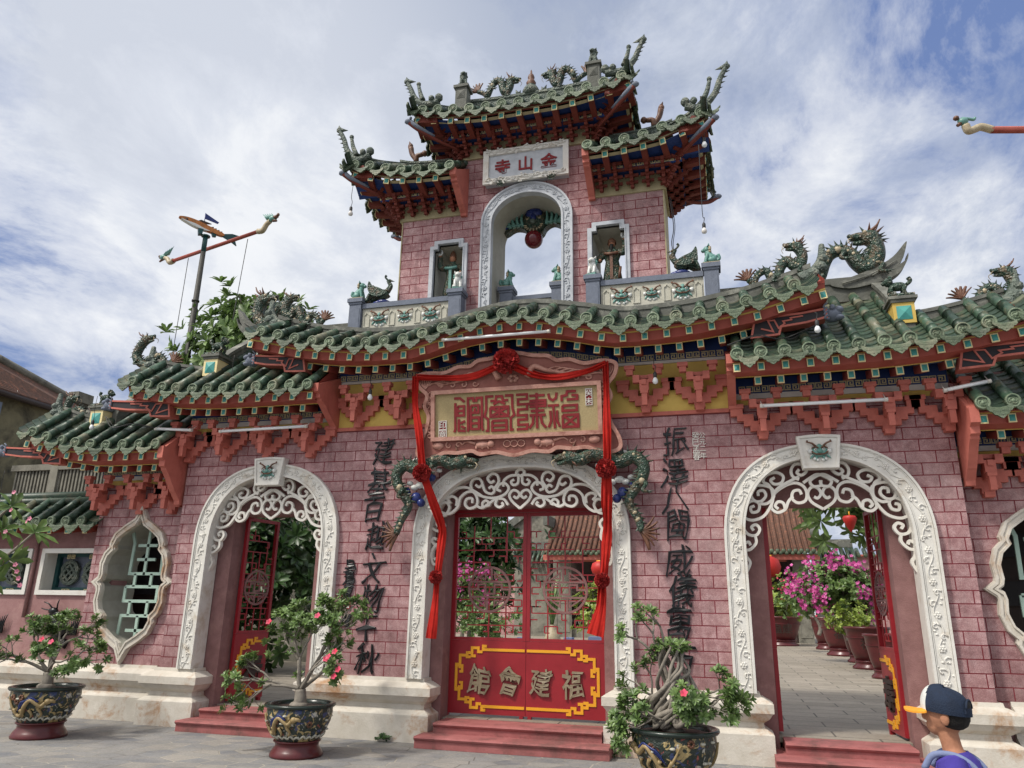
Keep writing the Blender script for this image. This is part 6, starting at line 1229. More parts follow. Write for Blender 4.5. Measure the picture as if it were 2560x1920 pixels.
def leafy_tree(name, label, base, h, crown, R, nl, L, W_, m, seed, trunk_r=.16, nclump=40, group=None, flat=1.0, fl=None):
    'trunk with limbs; the crown is many leaf clumps spread unevenly through an ellipsoid'
    rnd = random.Random(seed); t = thing(name, label, 'tree', base, group=group); bk = MB(); cc = Vector(crown); bk.curve([(0, 0, 0), (.05, 0, h * .4), (cc.x * .6, cc.y * .6, cc.z * .8)], trunk_r, trunk_r * .5, 9, 0, 5); b = MB(); f = MB()
    for i in range(nclump):
        d = Vector((rnd.gauss(0, 1), rnd.gauss(0, 1), rnd.gauss(0, 1))).normalized(); q = rnd.random() ** .45; p = cc + Vector((d.x * R[0], d.y * R[1], d.z * R[2])) * q * rnd.uniform(.75, 1.08)
        if i % 4 == 0: bk.curve([(cc.x * .6, cc.y * .6, cc.z * .8 * rnd.uniform(.7, 1)), tuple((cc * .6 + p * .5)), tuple(p)], trunk_r * .3, .012, 6, 0, 3)
        for j in range(nl // 9):
            o = p + Vector((rnd.gauss(0, .5), rnd.gauss(0, .5), rnd.gauss(0, .4))) * L * 2.2; rosette_leaves(b, o, (d + Vector((0, -.2, .6)) + Vector((rnd.uniform(-.6, .6),) * 3)), rnd, 8, L, W_)
        if fl and rnd.random() < fl[1]:
            for j in range(22): o = p + d * L * 1.5 + Vector((rnd.gauss(0, 1), rnd.gauss(0, 1), rnd.gauss(0, 1))) * L * .8; flower(f, o, (rnd.uniform(-1, 1), -1, rnd.uniform(-.3, .8)), rnd, fl[2])
    bk.build('trunk', 'bark', t); b.build('crown', m, t)
    if fl: f.build('flowers', fl[0], t)
    return t
leafy_tree('broadleaf_tree', 'leafy green tree rising behind the left roof beside the pole', (-11.0, 9.2, .25), 6, (0, 0, 8.5), (2.1, 1.6, 2.35), 54, .36, .13, 'leaf', 3, .2, 190)
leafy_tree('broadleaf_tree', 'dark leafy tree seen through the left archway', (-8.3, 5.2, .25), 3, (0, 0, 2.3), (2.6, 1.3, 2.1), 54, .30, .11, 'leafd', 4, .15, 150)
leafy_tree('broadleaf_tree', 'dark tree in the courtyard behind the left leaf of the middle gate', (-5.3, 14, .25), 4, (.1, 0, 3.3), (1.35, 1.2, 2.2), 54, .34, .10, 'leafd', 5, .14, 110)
leafy_tree('frangipani_tree', 'frangipani tree with long leaves at the top of the right doorway', (6.6, 11, .25), 4, (-.2, 0, 4.6), (2.1, 1.2, 1.1), 45, .42, .11, 'leaf', 6, .14, 60)
leafy_tree('bougainvillea', 'tall bougainvillea with pink bracts seen through the right doorway', (6.35, 17.2, .9), 1.2, (-.15, 0, 1.55), (1.45, .9, 1.05), 54, .15, .08, 'leaf', 7, .09, 120, 'bougainvilleas in the courtyard', fl=('magenta', .32, .065))
leafy_tree('bougainvillea', 'slimmer bougainvillea with red-pink tips left of the tall one', (6.2, 24, .9), 1.0, (-.6, 0, 1.5), (1.2, .8, .75), 27, .16, .09, 'leaf', 8, .08, 45, 'bougainvilleas in the courtyard', fl=('petal', .14, .05))
leafy_tree('bougainvillea', 'bougainvillea with magenta bracts low behind the left leaf of the middle gate', (-4.9, 12, .8), 1, (.2, 0, 1.35), (1.15, .8, .75), 27, .16, .09, 'leaf', 9, .07, 50, 'bougainvilleas in the courtyard', fl=('magenta', .35, .05))
leafy_tree('potted_shrub', 'low yellow-green bush in the second courtyard pot', (6.2, 15.5, .9), .5, (0, 0, .7), (.75, .5, .4), 27, .13, .06, 'leafy', 10, .06, 40)
leafy_tree('potted_shrub', 'round clipped bush in the big pot by the hall', (5.15, 30.5, 1.35), .6, (0, 0, .95), (1.5, 1, .9), 27, .22, .12, 'leafy', 11, .1, 60)
leafy_tree('potted_shrub', 'yellow-green shrub behind the right leaf of the middle gate', (-.5, 9.5, .6), .8, (0, 0, 1.1), (.55, .5, .7), 27, .12, .055, 'leafy', 12, .06, 50)
leafy_tree('potted_shrub', 'dusty green shrub low behind the left leaf of the middle gate', (-3.2, 9.0, .5), .5, (0, 0, .75), (.9, .5, .45), 27, .13, .045, 'leaf', 13, .05, 50)
def courtyard_pot(x, y, r, h, label, m='potred'):
    t = thing('courtyard_pot', label, 'plant pot', (x, y, .252), group='brown-red planters in the courtyard'); b = MB(); b.lathe([(0, .18 * h), (r * .62, .18 * h), (r * .78, .4 * h), (r * .92, .75 * h), (r * .95, .93 * h), (r * 1.05, .95 * h), (r * 1.05, h), (r * .9, h), (r * .88, .9 * h), (0, .9 * h)], n=28); b.lathe([(r * .93, .72 * h), (r * .96, .74 * h), (r * .95, .76 * h)], n=28); b.build('bowl', m, t)
    b = MB(); b.lathe([(0, 0), (r * .8, 0), (r * .8, .05 * h), (r * .66, .1 * h), (r * .66, .16 * h), (r * .72, .19 * h), (r * .6, .2 * h)], n=28); b.build('pedestal', m, t)
    b = MB(); b.merge(text_mb('福建', r * .5, .01, .004), T_((0, -r * .9, .6 * h), rx=.15)); b.build('character', 'timber', t)
for x, y, r, h, l in ((6.85, 27.2, .62, 1.35, 'farthest planter of the row by the right doorway'), (6.75, 21.7, .74, 1.3, 'second planter from the hall in the row'), (6.7, 17.4, .52, 1.15, 'narrow planter in the middle of the row'), (6.45, 14.2, .60, 1.12, 'tan-red planter with dark characters, second from the near end'), (6.25, 10.7, .46, 1.0, 'nearest planter of the row, beside the open door leaf'), (5.15, 30.5, 1.0, 1.35, 'big planter holding the clipped bush by the hall')): courtyard_pot(x, y, r, h, l)
t = thing('bottle_palm', 'bottle palm with a fat pale base and long arching leaves behind the right gate leaf', 'potted palm', (-1.2, 7.6, .252)); b = MB(); b.lathe([(0, 0), (.2, 0), (.26, .35), (.2, .7), (0, .72)], n=16); b.build('planter', 'potred', t)
b = MB(); b.lathe([(.19, .66), (.20, .78), (.14, .92), (.08, 1.02), (.06, 1.1)], n=14); b.build('trunk', 'dcream', t); b = MB(); rnd = random.Random(3)
for i in range(64):
    a = rnd.uniform(0, 6.28); e = Vector((cos(a), sin(a), 0)); l = rnd.uniform(.6, 1.25); sp2 = rnd.uniform(.15, .75); p0 = Vector((0, 0, 1.05)); pts = [p0, p0 + e * l * .2 * sp2 + Vector((0, 0, l * .45)), p0 + e * l * .55 * sp2 + Vector((0, 0, l * .85)), p0 + e * l * sp2 + Vector((0, 0, l * (1.0 - .4 * sp2)))]; P = smooth(pts, 3); s_ = e.cross(Vector((0, 0, 1))); k = len(P) - 1
    b.grid([[Vector(p) - s_ * .022 * (1 - i_ / (k + .3)), Vector(p) + s_ * .022 * (1 - i_ / (k + .3))] for i_, p in enumerate(P)], 0, True)
b.build('leaves', 'leaf', t)
# ------------------------------------------------------------------ courtyard hall and side walls far behind
hall = thing('assembly_hall', 'dim hall with a brown tiled roof across the courtyard, seen through the doorways', 'hall', (0, 34, .25))
b = MB(); b.box(-7.0, 7.2, 4.0, 4.2, 0, 5.2); b.build('back_wall', 'timber', hall)
for x0, x1, ln in ((-7.0, -6.0, 'left'), (6.3, 7.1, 'right')): b = MB(); b.box(x0, x1, .6, .75, .0, 4.4); b.strip([(x0 + .12, .3), (x1 - .12, .3), (x1 - .12, 1.9), (x0 + .12, 1.9)], .05, .57, .61, 0, True); b.strip([(x0 + .12, 2.15), (x1 - .12, 2.15), (x1 - .12, 4.2), (x0 + .12, 4.2)], .05, .57, .61, 0, True); b.build('wall_panel', 'conc', hall)
for x in (-6.2, -4.0, -1.6, 1.6, 4.0, 6.2): b = MB(); b.lathe([(.2, 0), (.2, .2), (.15, .3), (.15, 4.6)], (x, .9, 0), 14); b.build('column', 'timber', hall)
for x0, x1 in ((4.2, 6.2), (-6.2, -4.2)):
    b = MB(); b.box(x0, x1, .85, 1.05, .0, .45); b.box(x0, x1, .85, 1.05, 1.25, 1.35)
    for i in range(8): cx = x0 + .12 + i * .25; b.strip([(cx + .09 * cos(j * .7) * (1 - j / 14), .86 + .0 - .0 + .0) if False else (cx + .09 * cos(j * .7) * (1 - j / 14), .85 + .25 * sin(j * .7) * (1 - j / 14)) for j in range(11)], .04, .88, .98)
    b.build('balustrade', 'conc', hall)
b = MB(); xs_ = [-7.1 + .3 * i for i in range(49)]
for x in xs_: b.tube([(x, -.9, 4.72), (x, 1.5, 6.4), (x, 3.6, 8.6)], .11, 7, 0); b.ball((x, -.93, 4.7), (.12, .05, .12), 8, 1); b.ball((x + .15, -.92, 4.58), (.12, .04, .1), 6, 1)
b.grid([[(-7.3, -.85, 4.66), (7.5, -.85, 4.66)], [(-7.3, 1.5, 6.36), (7.5, 1.5, 6.36)], [(-7.3, 3.7, 8.6), (7.5, 3.7, 8.6)]], 0, False); b.grid([[(-7.3, 3.7, 8.6), (7.5, 3.7, 8.6)], [(-7.3, 8.0, 4.8), (7.5, 8.0, 4.8)]], 0, False); rf = b.build('roof', ['roofred', 'disc'], hall)
b = MB(); b.box(-7.4, 7.6, -.7, -.6, 4.25, 4.55, 0); b.box(-7.4, 7.6, 3.5, 3.9, 8.5, 9.0, 1); b.box(-7.5, -7.2, -.3, 3.7, 6.3, 6.9, 1)
for k in range(6): b.ball((7.55, -.5 + .7 * k, 5.2 + .55 * k), (.25, .35, .35), 8, 1)
b.box(-7.0, 7.2, .9, 1.0, 4.25, 4.6, 0); b.build('eave_beam', ['orange', 'ridge'], hall)
def lantern(x, y, z, r, label, tassel=True, heart=False):
    t = thing('lantern', label, 'lantern', (x, y, z)); b = MB()
    if heart: b.lathe([(0, r * 1.1), (r * .8, r * .95), (r, r * .6), (r * .8, 0), (r * .45, -r * .8), (0, -r * 1.4)], n=16)
    else: b.lathe([(r * .4, r * .72), (r * .85, r * .5), (r, .0), (r * .85, -r * .5), (r * .4, -r * .72)], n=20)
    b.build('lantern_body', 'lantern', t); b = MB(); b.lathe([(0, r * .8), (r * .42, r * .8), (r * .42, r * .7)], n=14); b.tube([(0, 0, r * .8), (0, 0, r * 1.6)], .012, 5); b.build('lantern_cap', 'gold', t)
    if tassel: b = MB(); b.tube([(0, 0, -r * .7), (0, 0, -r * 1.9)], r * .12, 6); b.build('tassel', 'gold', t)
lantern(4.75, 31, 4.0, .72, 'big round red lantern hanging under the hall eave'); lantern(-3.7, 31, 3.9, .52, 'round red lantern under the hall eave behind the gate lattice'); lantern(5.53, 9.0, 3.72, .16, 'small red heart-shaped lantern among the leaves in the right doorway', False, True)
M['brick_far'] = brick_mat('courtyard_brick', .25, .3, .6, 0, '8a4a4c', 'c29a98', 'b88e8c', 'cfaeac')
for s, l in ((1, 'right'), (-1, 'left')):
    t = thing('courtyard_wall', f'pink brick courtyard wall with green tile coping, {l} of the hall', 'wall', (0, 0, 0)); x0, x1 = sorted((s * 7.5, s * 16)); b = MB(); b.box(x0, x1, 36.2, 36.5, .25, 4.9); b.build('wall', 'brick_far', t); b = MB()
    for i in range(22): x = s * (7.6 + .38 * i); b.tube([(x, 35.85, 4.92), (x, 36.35, 5.25)], .12, 7, 0); b.ball((x, 35.83, 4.9), (.13, .05, .13), 8, 1)
    b.box(x0, x1, 35.9, 36.6, 4.86, 4.95, 2); b.build('coping', ['pan', 'disc', 'orange'], t)
    t = thing('side_pavilion', f'low tiled gateway between hall and pink wall, {l} side', 'pavilion', (0, 0, 0)); x0, x1 = sorted((s * 7.4, s * 9.6)); b = MB(); b.box(x0, x1, 35.2, 36.0, .25, 4.4); b.build('wall', 'conc', t); b = MB()
    for i in range(8): x = s * (7.5 + .29 * i); b.tube([(x, 34.6, 4.55), (x, 35.6, 5.3)], .1, 7, 0); b.ball((x, 34.58, 4.53), (.11, .05, .11), 8, 1)
    b.box(x0, x1, 35.5, 35.8, 5.3, 5.75, 2); b.build('roof', ['pan', 'disc', 'ridge'], t)
t = thing('far_gable', 'pale weathered gable roof rising behind the hall in the middle gate', 'building', (-9.5, 44, .25)); b = MB(); b.prism([(-6, 0), (6, 0), (6, 4.8), (0, 9.2), (-6, 5.2)], 0, 6); b.build('gable_wall', 'conc', t); b = MB(); b.strip([(-6.4, 5.0), (0, 9.5), (6.4, 4.6)], .5, -.3, 6.3); b.build('roof', 'ridge', t)
t = thing('notice_table', 'low table with papers and boxes behind the middle gate', 'table', (-.6, 7.0, .252)); b = MB(); b.box(-1.3, 1.0, -.35, .35, .68, .73); b.build('table_top', 'shutter', t); b = MB()
for x in (-1.2, .9):
    for y in (-.3, .3): b.box(x - .03, x + .03, y - .03, y + .03, 0, .68)
b.build('table_legs', 'timber', t); b = MB(); b.box(-.2, -.02, -.1, .2, 0, .12); b.box(.35, .75, -.15, .15, 0, .15); b.box(-1.25, -1.05, -.1, .1, 0, .1); tag(b.build('paper_box', 'strap', None, (-.6, 7.0, .983)), 'blue-grey boxes of papers on the table behind the gate', 'box')
# ------------------------------------------------------------------ the lower wall, old house and pole at the left
lw = thing('boundary_wall', 'low pink wall with green tile coping and two white-framed windows at the far left', 'wall'); WX = (-8.42, -9.95)
b = MB(); wins = [[(-8.34, 1.80), (-7.0, 1.80), (-7.0, 2.47), (-8.34, 2.47)], [(-9.98, 1.80), (-8.62, 1.80), (-8.62, 2.47), (-9.98, 2.47)]]
b.prism([(-14, .01), (-6.9, .01), (-6.9, 2.95), (-14, 2.95)], .42, .75, 0, holes=wins); b.build('wall', 'pinkwall', lw); b = MB(); b.box(-14, -6.9, .40, .42, 2.50, 2.95); b.build('painted_shade_band', 'jamb', lw)  # darker plaster strip: shade under the coping put into its colour
for wdw in wins:
    x0, x1, z0, z1 = wdw[0][0], wdw[1][0], 1.80, 2.47; b = MB(); b.strip(wdw, .075, .38, .44, 0, True); b.box(x0, x1, .44, .74, z0 - .02, z0 + .004); b.box(x0 - .004, x0 + .01, .44, .74, z0, z1); fr = b.build('window', 'white', lw)
    b = MB(); b.strip([(x0 + .04, z0 + .05), (x1 - .04, z0 + .05), (x1 - .04, z1 - .04), (x0 + .04, z1 - .04)], .08, .66, .72, 0, True); b.build('frame', 'tealframe', fr); b = MB(); b.box(x0, x1, .73, .745, z0, z1); b.build('pane', 'stone', fr)
    b = MB(); f2 = MB()
    for i in range(3):
        cx = x0 + .32 + .46 * i; cz = 2.13
        for k in (0, 1): b.strip([(cx + (.15 + .03 * k) * cos(j * pi / 8) * (1 if j % 4 else .8), cz + (.17 + .02 * k) * sin(j * pi / 8)) for j in range(16)], .035, .645 + .004 * k, .70, 0, True)
        b.strip([(cx - .12, cz), (cx, cz + .13), (cx + .12, cz), (cx, cz - .13)], .035, .64, .70, 0, True); b.strip([(cx - .1, cz - .1), (cx + .1, cz + .1)], .03, .65, .70); b.strip([(cx - .1, cz + .1), (cx + .1, cz - .1)], .03, .653, .70)
        for dx_, dz_ in ((0, .26), (0, -.3)): meander(f2, cx - .08, cx + .08, cz + dz_ - .03, .06, .65)
    b.build('lattice', 'dgrey', fr); f2.build('fretwork', 'fret', fr)
b = MB(); tiles(b, [-13.0 + .312 * i for i in range(19)], lambda x: 2.93, .10, .62, .85, .075, (1, 1), seed=77); b.tube([(-13.4, .66, 3.42), (-7.2, .66, 3.42)], .085, 10, 0); b.tube([(-13.4, .60, 3.33), (-7.2, .60, 3.33)], .07, 10, 0); cp = b.build('coping', ['glaze', 'disc', 'pan', 'face'], lw)
b = MB(); b.box(-14, -7.15, .14, .42, 2.86, 2.875); b.build('eave_board', 'redpaint', cp)
for i in range(16): o = bpy.data.objects.new('rafter', RAF); COL.objects.link(o); o.parent = cp; o.location = (-7.35 - .36 * i, .16, 2.78)
b = MB(); b.tube([(-8.5, .38, 1.4), (-8.5, .38, 2.85)], .03, 8); b.build('drainpipe', 'jamb', lw)
def xplinth(x0, x1, y0, y1):
    b = MB(); rows = [[(x0, y1, z), (x0, y0 - o, z), (x1, y0 - o, z), (x1, y1, z)] for z, o in PROF]
    for i in range(len(rows) - 1): b.add([rows[i][1], rows[i][2], rows[i + 1][2], rows[i + 1][1]], [(0, 1, 2, 3)])
    b.add(rows[-1], [(0, 1, 2, 3)]); b.build('plinth', 'plinth', lw)
xplinth(-14, -7.2, .42, .6)
for x, l in ((-7.85, 'right-hand'), (-9.35, 'left-hand')):
    t = thing('dragon_relief', f'black dragon relief on the low pink wall, {l} one', 'relief', (x, .40, 1.35)); b = MB(); b.curve([(.3, 0, -.35), (.1, -.02, -.25), (.25, -.03, -.1), (.05, -.03, .0), (-.1, -.03, .08)], .07, .06, 8, 0, 5)
    for k in range(4): b.ball((.05 - .02 * k, -.05, .12 - .1 * k), (.16, .05, .04), 8)
    b.build('dragon_body', 'black', t); b = MB(); b.ball((-.02, -.06, .16), (.09, .06, .06), 8)
    for pts in ([(-.05, -.06, .2), (-.12, -.08, .27), (-.22, -.08, .30)], [(-.06, -.06, .18), (-.15, -.08, .18), (-.25, -.08, .2)], [(.04, -.06, .2), (.06, -.08, .28), (.07, -.07, .34)]): b.curve(pts, .014, .008, 5, 0, 4)
    for k in range(5): b.curve([(.3 + .04 * k, -.03, -.2), (.38 + .03 * k, -.05, -.05), (.34 + .05 * k, -.04, .02 + .02 * k)], .02, .006, 5, 0, 4)
    b.build('dragon_head', 'black', t)
hs = thing('old_house', 'old stained house with a brown tiled roof and concrete gable edge at the far left', 'house')
A, B_, C_, D_ = Vector((-16.04, 5, 7.85)), Vector((-16.84, 9, 7.55)), Vector((-14.97, 4.3, 6.87)), Vector((-15.92, 8, 7.14))
A2 = A + (A - B_) * 1.2; C2 = C_ + (C_ - D_) * 1.2; b = MB(); n_ = 16
for i in range(n_ + 1): f = i / n_; b.tube([A2.lerp(C2, f), B_.lerp(D_, f)], .06, 6, 0)
b.grid([[A2, B_], [C2, D_]], 0, False); b.grid([[A2 + Vector((-3, 3, -1.5)), B_ + Vector((-3, 3, -1.5))], [A2, B_]], 0, False); rf = b.build('roof', 'roofred', hs)
b = MB(); b.tube([A2 + Vector((0, 0, .1)), B_ + Vector((0, 0, .1))], .13, 6, 0); b.tube([B_ + Vector((0, 0, .1)), D_], .1, 6, 0); p = A.lerp(B_, .85); b.box(p.x - .2, p.x + .2, p.y - .25, p.y + .35, p.z + .1, p.z + .42, 0); b.build('gable_edge', 'conc', rf)
b = MB(); b.tube([C2 + Vector((.0, 0, -.08)), D_ + Vector((0, 0, -.08))], .09, 6); b.build('eave', 'timber', rf)
b = MB(); W0 = Vector((-15.1, 3.6, 0)); W1 = Vector((-15.9, 8.2, 0)); b.add([(-15.2, 3.4, 0), (-15.9, 8.2, 0), (-15.9, 8.2, 7.1), (-15.2, 3.4, 6.85), (-19, 3.2, 0), (-19, 3.2, 6.8), (-18, 8.5, 0), (-18, 8.5, 7)], [(0, 1, 2, 3), (0, 3, 5, 4), (1, 6, 7, 2)]); b.build('wall', 'house', hs)
b = MB(); b.box(-15.24, -15.15, 3.5, 4.6, 5.0, 6.6); b.build('shutter', 'shutter', hs); b = MB(); b.box(-15.72, -15.62, 6.6, 7.4, 4.2, 5.5); b.build('shutter', 'shutter', hs)
b = MB()
for i in range(32): x = -13.5 + .10 * i; b.box(x, x + .045, 3.98, 4.14, 3.9, 4.62)
b.box(-13.6, -10.3, 3.93, 4.2, 4.62, 4.76); b.box(-13.6, -10.3, 3.94, 4.19, 3.6, 3.9); b.box(-12.42, -12.2, 3.92, 4.21, 3.6, 4.64)
for i in range(16): y = 4.3 + .18 * i; b.box(-13.58, -13.5, y, y + .07, 3.9, 4.62)
b.box(-15.2, -10.3, 4.1, 6.5, 3.5, 3.6); b.build('balcony', 'conc', hs)
b = MB(); b.box(-15.2, -10.3, 5.9, 6.3, 0, 4.9); b.build('lower_wall', 'conc', hs)
# fish vane on its pole
vp = thing('vane_pole', 'tall dark pole carrying a red dragon-headed crossbeam behind the left roofs', 'pole', (-12.57, 8, 0)); b = MB(); b.tube([(0, 0, 0), (0, 0, 6), (.02, 0, 12.3)], [.13, .115, .075], 12, 0); b.tube([(.02, 0, 12.3), (.02, 0, 12.85)], .075, 10, 1); b.tube([(.02, 0, 12.83), (.02, 0, 12.87)], .14, 10, 1)
for z in (8.8, 10.6): b.tube([(.01, 0, z), (.01, 0, z + .05)], .115, 12, 0)
b.build('pole', ['pole', 'tealframe'], vp); ba, bb_ = Vector((-14.4, 8.9, 12.62)) - Vector((-12.57, 8, 0)), Vector((-10.45, 7.75, 12.62)) - Vector((-12.57, 8, 0)); ba.y -= .05
b = MB(); b.tube([ba, bb_], .075, 4); bm_ = b.build('crossbeam', 'redpaint', vp)
dv = (bb_ - ba).normalized()
for p, d in ((ba, -dv), (bb_, dv)):
    b = MB(); u = Vector((0, 0, 1)); b.curve([p, p + d * .2 - u * .02, p + d * .35 + u * .15, p + d * .5 + u * .22], .09, .07, 8, 0, 4); h = p + d * .6 + u * .27; b.ball(h, (.14, .1, .1), 8, 1); b.curve([h, h + d * .2 + u * .04], .08, .05, 7, 2, 2); b.curve([h - u * .05, h + d * .18 - u * .12], .06, .03, 6, 2, 2); b.ball(h + d * .22 + u * .08, .05, 6, 2)
    for k in range(5): b.cone(h + u * .05 - d * .06 * k, h + u * (.22 + .02 * k) - d * (.1 + .1 * k), .05, 5, 1)
    b.build('dragon_head', ['dcream', 'dteal', 'dbrown'], bm_)
fv = thing('fish_vane', 'orange and white wooden carp with green fins perched on the pole top', 'weather vane', (-12.55, 8, 12.88)); fv.scale = (1, 1, .78); fd = Vector((-11.3 + 12.1, 7.6 - 6.7, 0)).normalized(); rzf = atan2(fd.y, fd.x); fv.rotation_euler = (0, 0, rzf)
b = MB(); b.prism(smooth([(-.85, .50), (-.72, .55), (-.5, .56), (-.2, .50), (.15, .38), (.5, .26), (.5, .14), (.2, .16), (-.1, .20), (-.4, .26), (-.62, .36), (-.78, .44)], 3, True), -.07, .07); b.build('fish_body', 'fish', fv)
b = MB(); b.prism(smooth([(-.78, .43), (-.62, .40), (-.35, .36), (-.1, .26), (.1, .2), (-.1, .185), (-.4, .25), (-.62, .345)], 3, True), -.08, .08); b.build('belly', 'dwhite', fv)
b = MB(); b.prism([(.48, .24), (.78, .36), (1.05, .34), (.86, .2), (.95, -.12), (.74, .02), (.48, .14)], -.03, .03); b.prism([(-.25, .2), (-.1, .2), (-.12, -.02), (-.22, -.05)], -.09, .09); b.prism([(.15, .17), (.3, .16), (.3, .04), (.2, .02)], -.05, .05); b.build('tail_and_fins', 'tealframe', fv)
b = MB(); b.prism([(-.3, .54), (-.2, .62), (.12, .56), (-.05, .5)], -.03, .03)
for k in range(4): b.prism([(.1 + .09 * k, .42 - .035 * k), (.2 + .09 * k, .46 - .035 * k), (.2 + .09 * k, .37 - .035 * k)], -.02, .02)
b.ball((-.62, -.075, .46), (.04, .02, .04), 7); b.build('dorsal_fin', 'timber', fv); b = MB(); b.tube([(-.1, 0, .5), (-.1, 0, .98)], .012, 6); b.prism([(-.1, .97), (.34, .72), (.3, .64), (-.1, .72)], -.008, .008); b.build('pennant', 'dblue', fv)
for p, l, q in (((-10.9, 7.9, 12.5), 'right', (-11.4, 8, 5.0)), ((-13.6, 8.6, 12.5), 'left', (-13.4, 8.3, 5))): b = MB(); b.tube([p, q], .012, 5); tag(b.build('pole_line', 'wire'), f'thin line hanging from the {l} part of the red crossbeam', 'line')
cb = thing('crossbeam_end', 'dragon-headed end of a red crossbeam entering high at the right edge', 'beam', (8.5, 7.1, 12.75)); cd_ = Vector((.972, .235, 0)).normalized(); b = MB(); b.tube([cd_ * .75 + Vector((0, 0, -.28)), cd_ * 4.0 + Vector((0, 0, -.28))], .10, 4); b.build('beam', 'redpaint', cb)
b = MB(); Z_ = Vector((0, 0, 1)); b.curve([cd_ * .8 - Z_ * .28, cd_ * .55 - Z_ * .2, cd_ * .4 - Z_ * .26, cd_ * .25 - Z_ * .3, cd_ * .2 - Z_ * .15], .09, .09, 8, 0, 5); b.ball(cd_ * .16 - Z_ * .05, (.12, .1, .1), 8, 1); b.ball(cd_ * .02 + Z_ * .04, (.07, .07, .06), 7, 2); b.curve([cd_ * .1 - Z_ * .1, cd_ * .02 - Z_ * .16], .05, .04, 6, 2, 2); b.curve([cd_ * .15 + Z_ * .03, cd_ * .3 + Z_ * .02, cd_ * .42 + Z_ * .0, cd_ * .45 + Z_ * .06], .04, .03, 6, 1, 4); b.build('dragon_head', ['dcream', 'dteal', 'dbrown'], cb)
vp2 = thing('vane_pole', 'second dark pole beyond the right edge carrying the other red crossbeam', 'pole', (8.5 + cd_.x * 3.9, 7.1 + cd_.y * 3.9, 0)); b = MB(); b.tube([(0, 0, 0), (0, 0, 12.4)], [.16, .1], 12); b.build('pole', 'pole', vp2)
# dark backings added behind the lobed windows to block the bright sky
for s, l in ((-1, 'left'), (1, 'right')):
    t = thing('dark_backing', f'added dark timber backing that blocks the sky in the lobed window at the {l}', 'building'); b = MB(); x0, x1 = sorted((s * 5.6, s * 8.1)); b.box(x0, x1, 1.3, 1.4, .25, 3.2); b.build('wall', 'timber', t); b = MB(); b.box(x0, x1, .95, 1.5, 3.2, 3.28); b.build('roof', 'roofred', t); b = MB()
    for k in range(3): b.box(x0 + .3, x1 - .3, 1.24, 1.28, 1.2 + .6 * k, 1.5 + .6 * k)
    b.build('backing_board', 'darkwood', t)
t = thing('sky_block_wall', 'grey wall added behind the dark tree in the left archway to block bright sky', 'wall'); b = MB(); b.box(-16, -6.5, 9.0, 9.2, .25, 4.2); b.build('wall', 'conc', t)  # added wall, keeps white sky out of the left archway
# ------------------------------------------------------------------ weeds by the steps
for x, y, l in ((-1.72, -.20, 'small weed at the foot of the white plinth left of the middle steps'), (1.30, -.25, 'small weed between the middle steps and the right plinth')):
    b = MB(); rnd = random.Random(int(x * 10)); [rosette_leaves(b, (x + rnd.uniform(-.08, .08), y + rnd.uniform(-.03, .03), .02 + rnd.uniform(0, .06 if x < 0 else .2)), (rnd.uniform(-.4, .4), -.5, 1), rnd, 7, .05, .025) for i in range(9)]; tag(b.build('weed', 'leafd'), l, 'weed')
# ------------------------------------------------------------------ the boy
boy = thing('person', 'child in a navy cap with orange brim and violet shirt walking left, seen from behind', 'person', (3.645, -5.45, .002), radians(-118))
K = 1.0      # faces -y before rotation; standing height about 1.3
b = MB()
b.tube([(0, .0, .62), (0, .01, .75), (0, .02, .90), (0, .02, .99), (0, .01, 1.02)], [.105, .10, .115, .088, .055], 16, sq=.72); b.tube([(0, .015, .98), (0, .005, 1.04), (0, -.005, 1.10)], [.052, .045, .046], 12)
b.ball((0, -.008, 1.19), (.074, .092, .105), 18); b.ball((0, -.05, 1.125), (.05, .045, .045), 12); b.ball((0, -.098, 1.165), (.014, .018, .02), 8); b.ball((0, -.085, 1.128), (.024, .012, .008), 8)
for s in (-1, 1):
    b.ball((s * .078, .012, 1.165), (.012, .022, .032), 10); b.ball((s * .03, -.086, 1.19), (.014, .01, .008), 8)
    sw = .12 * s; b.tube([(s * .12, .02, .965), (s * .155, .03 + sw * .3, .86), (s * .17, .02 + sw * .7, .75), (s * .165, -.02 + sw, .64), (s * .16, -.035 + sw, .60)], [.046, .036, .031, .025, .022], 10); b.ball((s * .16, -.045 + sw, .565), (.018, .03, .04), 8)
    for k in range(4): b.tube([(s * .16 + (k - 1.5) * .004, -.03 + sw - .014 * k, .55), (s * .158, -.035 + sw - .014 * k, .515 + .006 * abs(k - 1.5)), (s * .152, -.03 + sw - .013 * k, .49 + .006 * abs(k - 1.5))], [.0085, .008, .007], 6)
    b.tube([(s * .15, -.06 + sw, .575), (s * .145, -.085 + sw, .55), (s * .145, -.09 + sw, .525)], [.010, .009, .008], 6)
    st = .14 * s; b.tube([(s * .055, 0, .64), (s * .06, -st * .3, .48), (s * .062, -st * .5 + .01, .34), (s * .06, -st * .4 + .03, .2), (s * .058, -st * .4 + .05, .07)], [.075, .062, .048, .044, .033], 10); b.ball((s * .058, -st * .4 + .01, .04), (.034, .08, .03), 8)
remesh(b.build('body', 'skin', boy), .0055, 4)
b = MB(); b.tube([(0, 0, .58), (0, .01, .72), (0, .022, .88), (0, .022, .975), (0, .014, 1.01)], [.128, .125, .140, .118, .074], 20, sq=.78, cap=False)
for s in (-1, 1): b.tube([(s * .10, .02, .975), (s * .158, .03 + .036 * s, .86), (s * .166, .03 + .06 * s, .81)], [.066, .056, .06], 12, cap=False)
b.build('shirt', 'violet', boy)
b = MB()
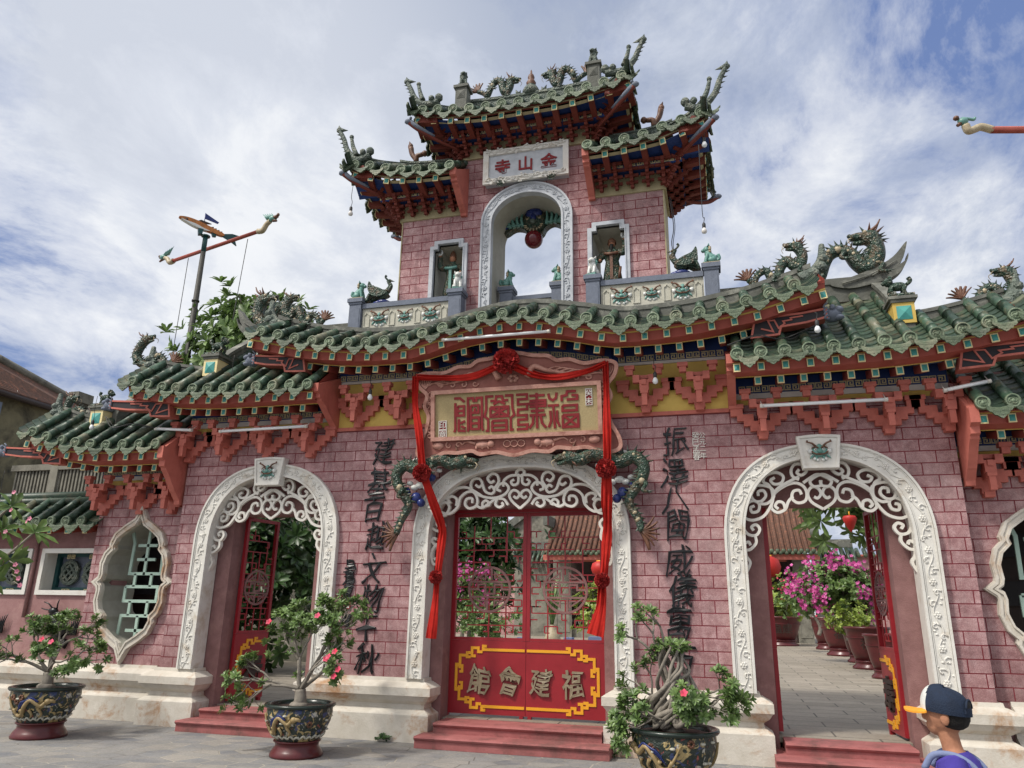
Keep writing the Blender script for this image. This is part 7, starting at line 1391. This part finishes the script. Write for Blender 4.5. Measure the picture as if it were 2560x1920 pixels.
for s in (-1, 1): b.tube([(s * .05, .0, .64), (s * .062, -.042 * s, .48), (s * .064, -.06 * s, .36)], [.098, .09, .088], 12, cap=False); b.curve([(s * .062, -.115, .93), (s * .066, -.06, 1.0), (s * .066, .05, 1.0), (s * .064, .125, .93), (s * .07, .14, .78)], .011, .011, 6, 1, 5, 1.5)
b.ball((0, 0, .63), (.125, .095, .06), 14); b.build('shorts', ['shorts', 'strap'], boy)
b = MB(); b.ball((0, .012, 1.185), (.080, .094, .092), 18, 0); hb = b.build('hair', 'hair', boy)
for v in hb.data.vertices:      # hairline: keep the face and nape clear
    if v.co.y < -.005 and v.co.z < 1.2: v.co.y = -.005 + (v.co.y + .005) * .3; v.co.x *= .86
    if v.co.z < 1.125: v.co.z = 1.125 + (v.co.z - 1.125) * .55; v.co.x *= .9
b = MB(); rows = []
for i in range(25):
    th = pi / 2 * (1 - i / 24) + .10 * (1 - i / 24); r_ = sin(max(th, .02)); rows.append([(.094 * r_ ** .68 * cos(a * pi / 32), .112 * r_ ** .68 * sin(a * pi / 32) + .002, 1.200 + .108 * cos(th) - .012 * sin(a * pi / 32)) for a in range(65)])
b.grid(rows[::-1] if False else rows, 0, True)
cap_ = b.build('cap', ['navy', 'dwhite'], boy); cap_.rotation_euler = (0, 0, 0)
for p in cap_.data.polygons:
    if p.center.y < -.05 - .2 * abs(p.center.x): p.material_index = 1
b = MB(); outer = [(-.088, -.062), (-.092, -.105), (-.075, -.155), (-.04, -.18), (0, -.188), (.04, -.18), (.075, -.155), (.092, -.105), (.088, -.062), (.05, -.088), (0, -.098), (-.05, -.088)]
b.prism(smooth(outer, 3, True), 0, .008, fn=lambda x, y, t: (x, y, 1.205 + t - .5 * (y + .06) * -.18 - x * x * 2.2)); b.build('brim', 'capor', cap_); b = MB(); b.ball((0, 0, 1.309), .008, 8); b.build('button', 'navy', cap_)
b = MB(); b.tube([(.05 * cos(a * pi / 10), .101 + .012 * sin(a * pi / 10) * 0 + .004, 1.212 + .042 * sin(a * pi / 10)) for a in range(11)], .005, 6); b.strip([(-.055, 1.203), (.055, 1.203)], .018, .108, .116, fn=lambda x, z, y: (x, y - x * x * 4, z)); b.build('strap', 'navy', cap_)
b = MB(); b.ball((0, .100, 1.226), (.042, .012, .024), 12); b.build('cap_opening', 'hair', cap_)
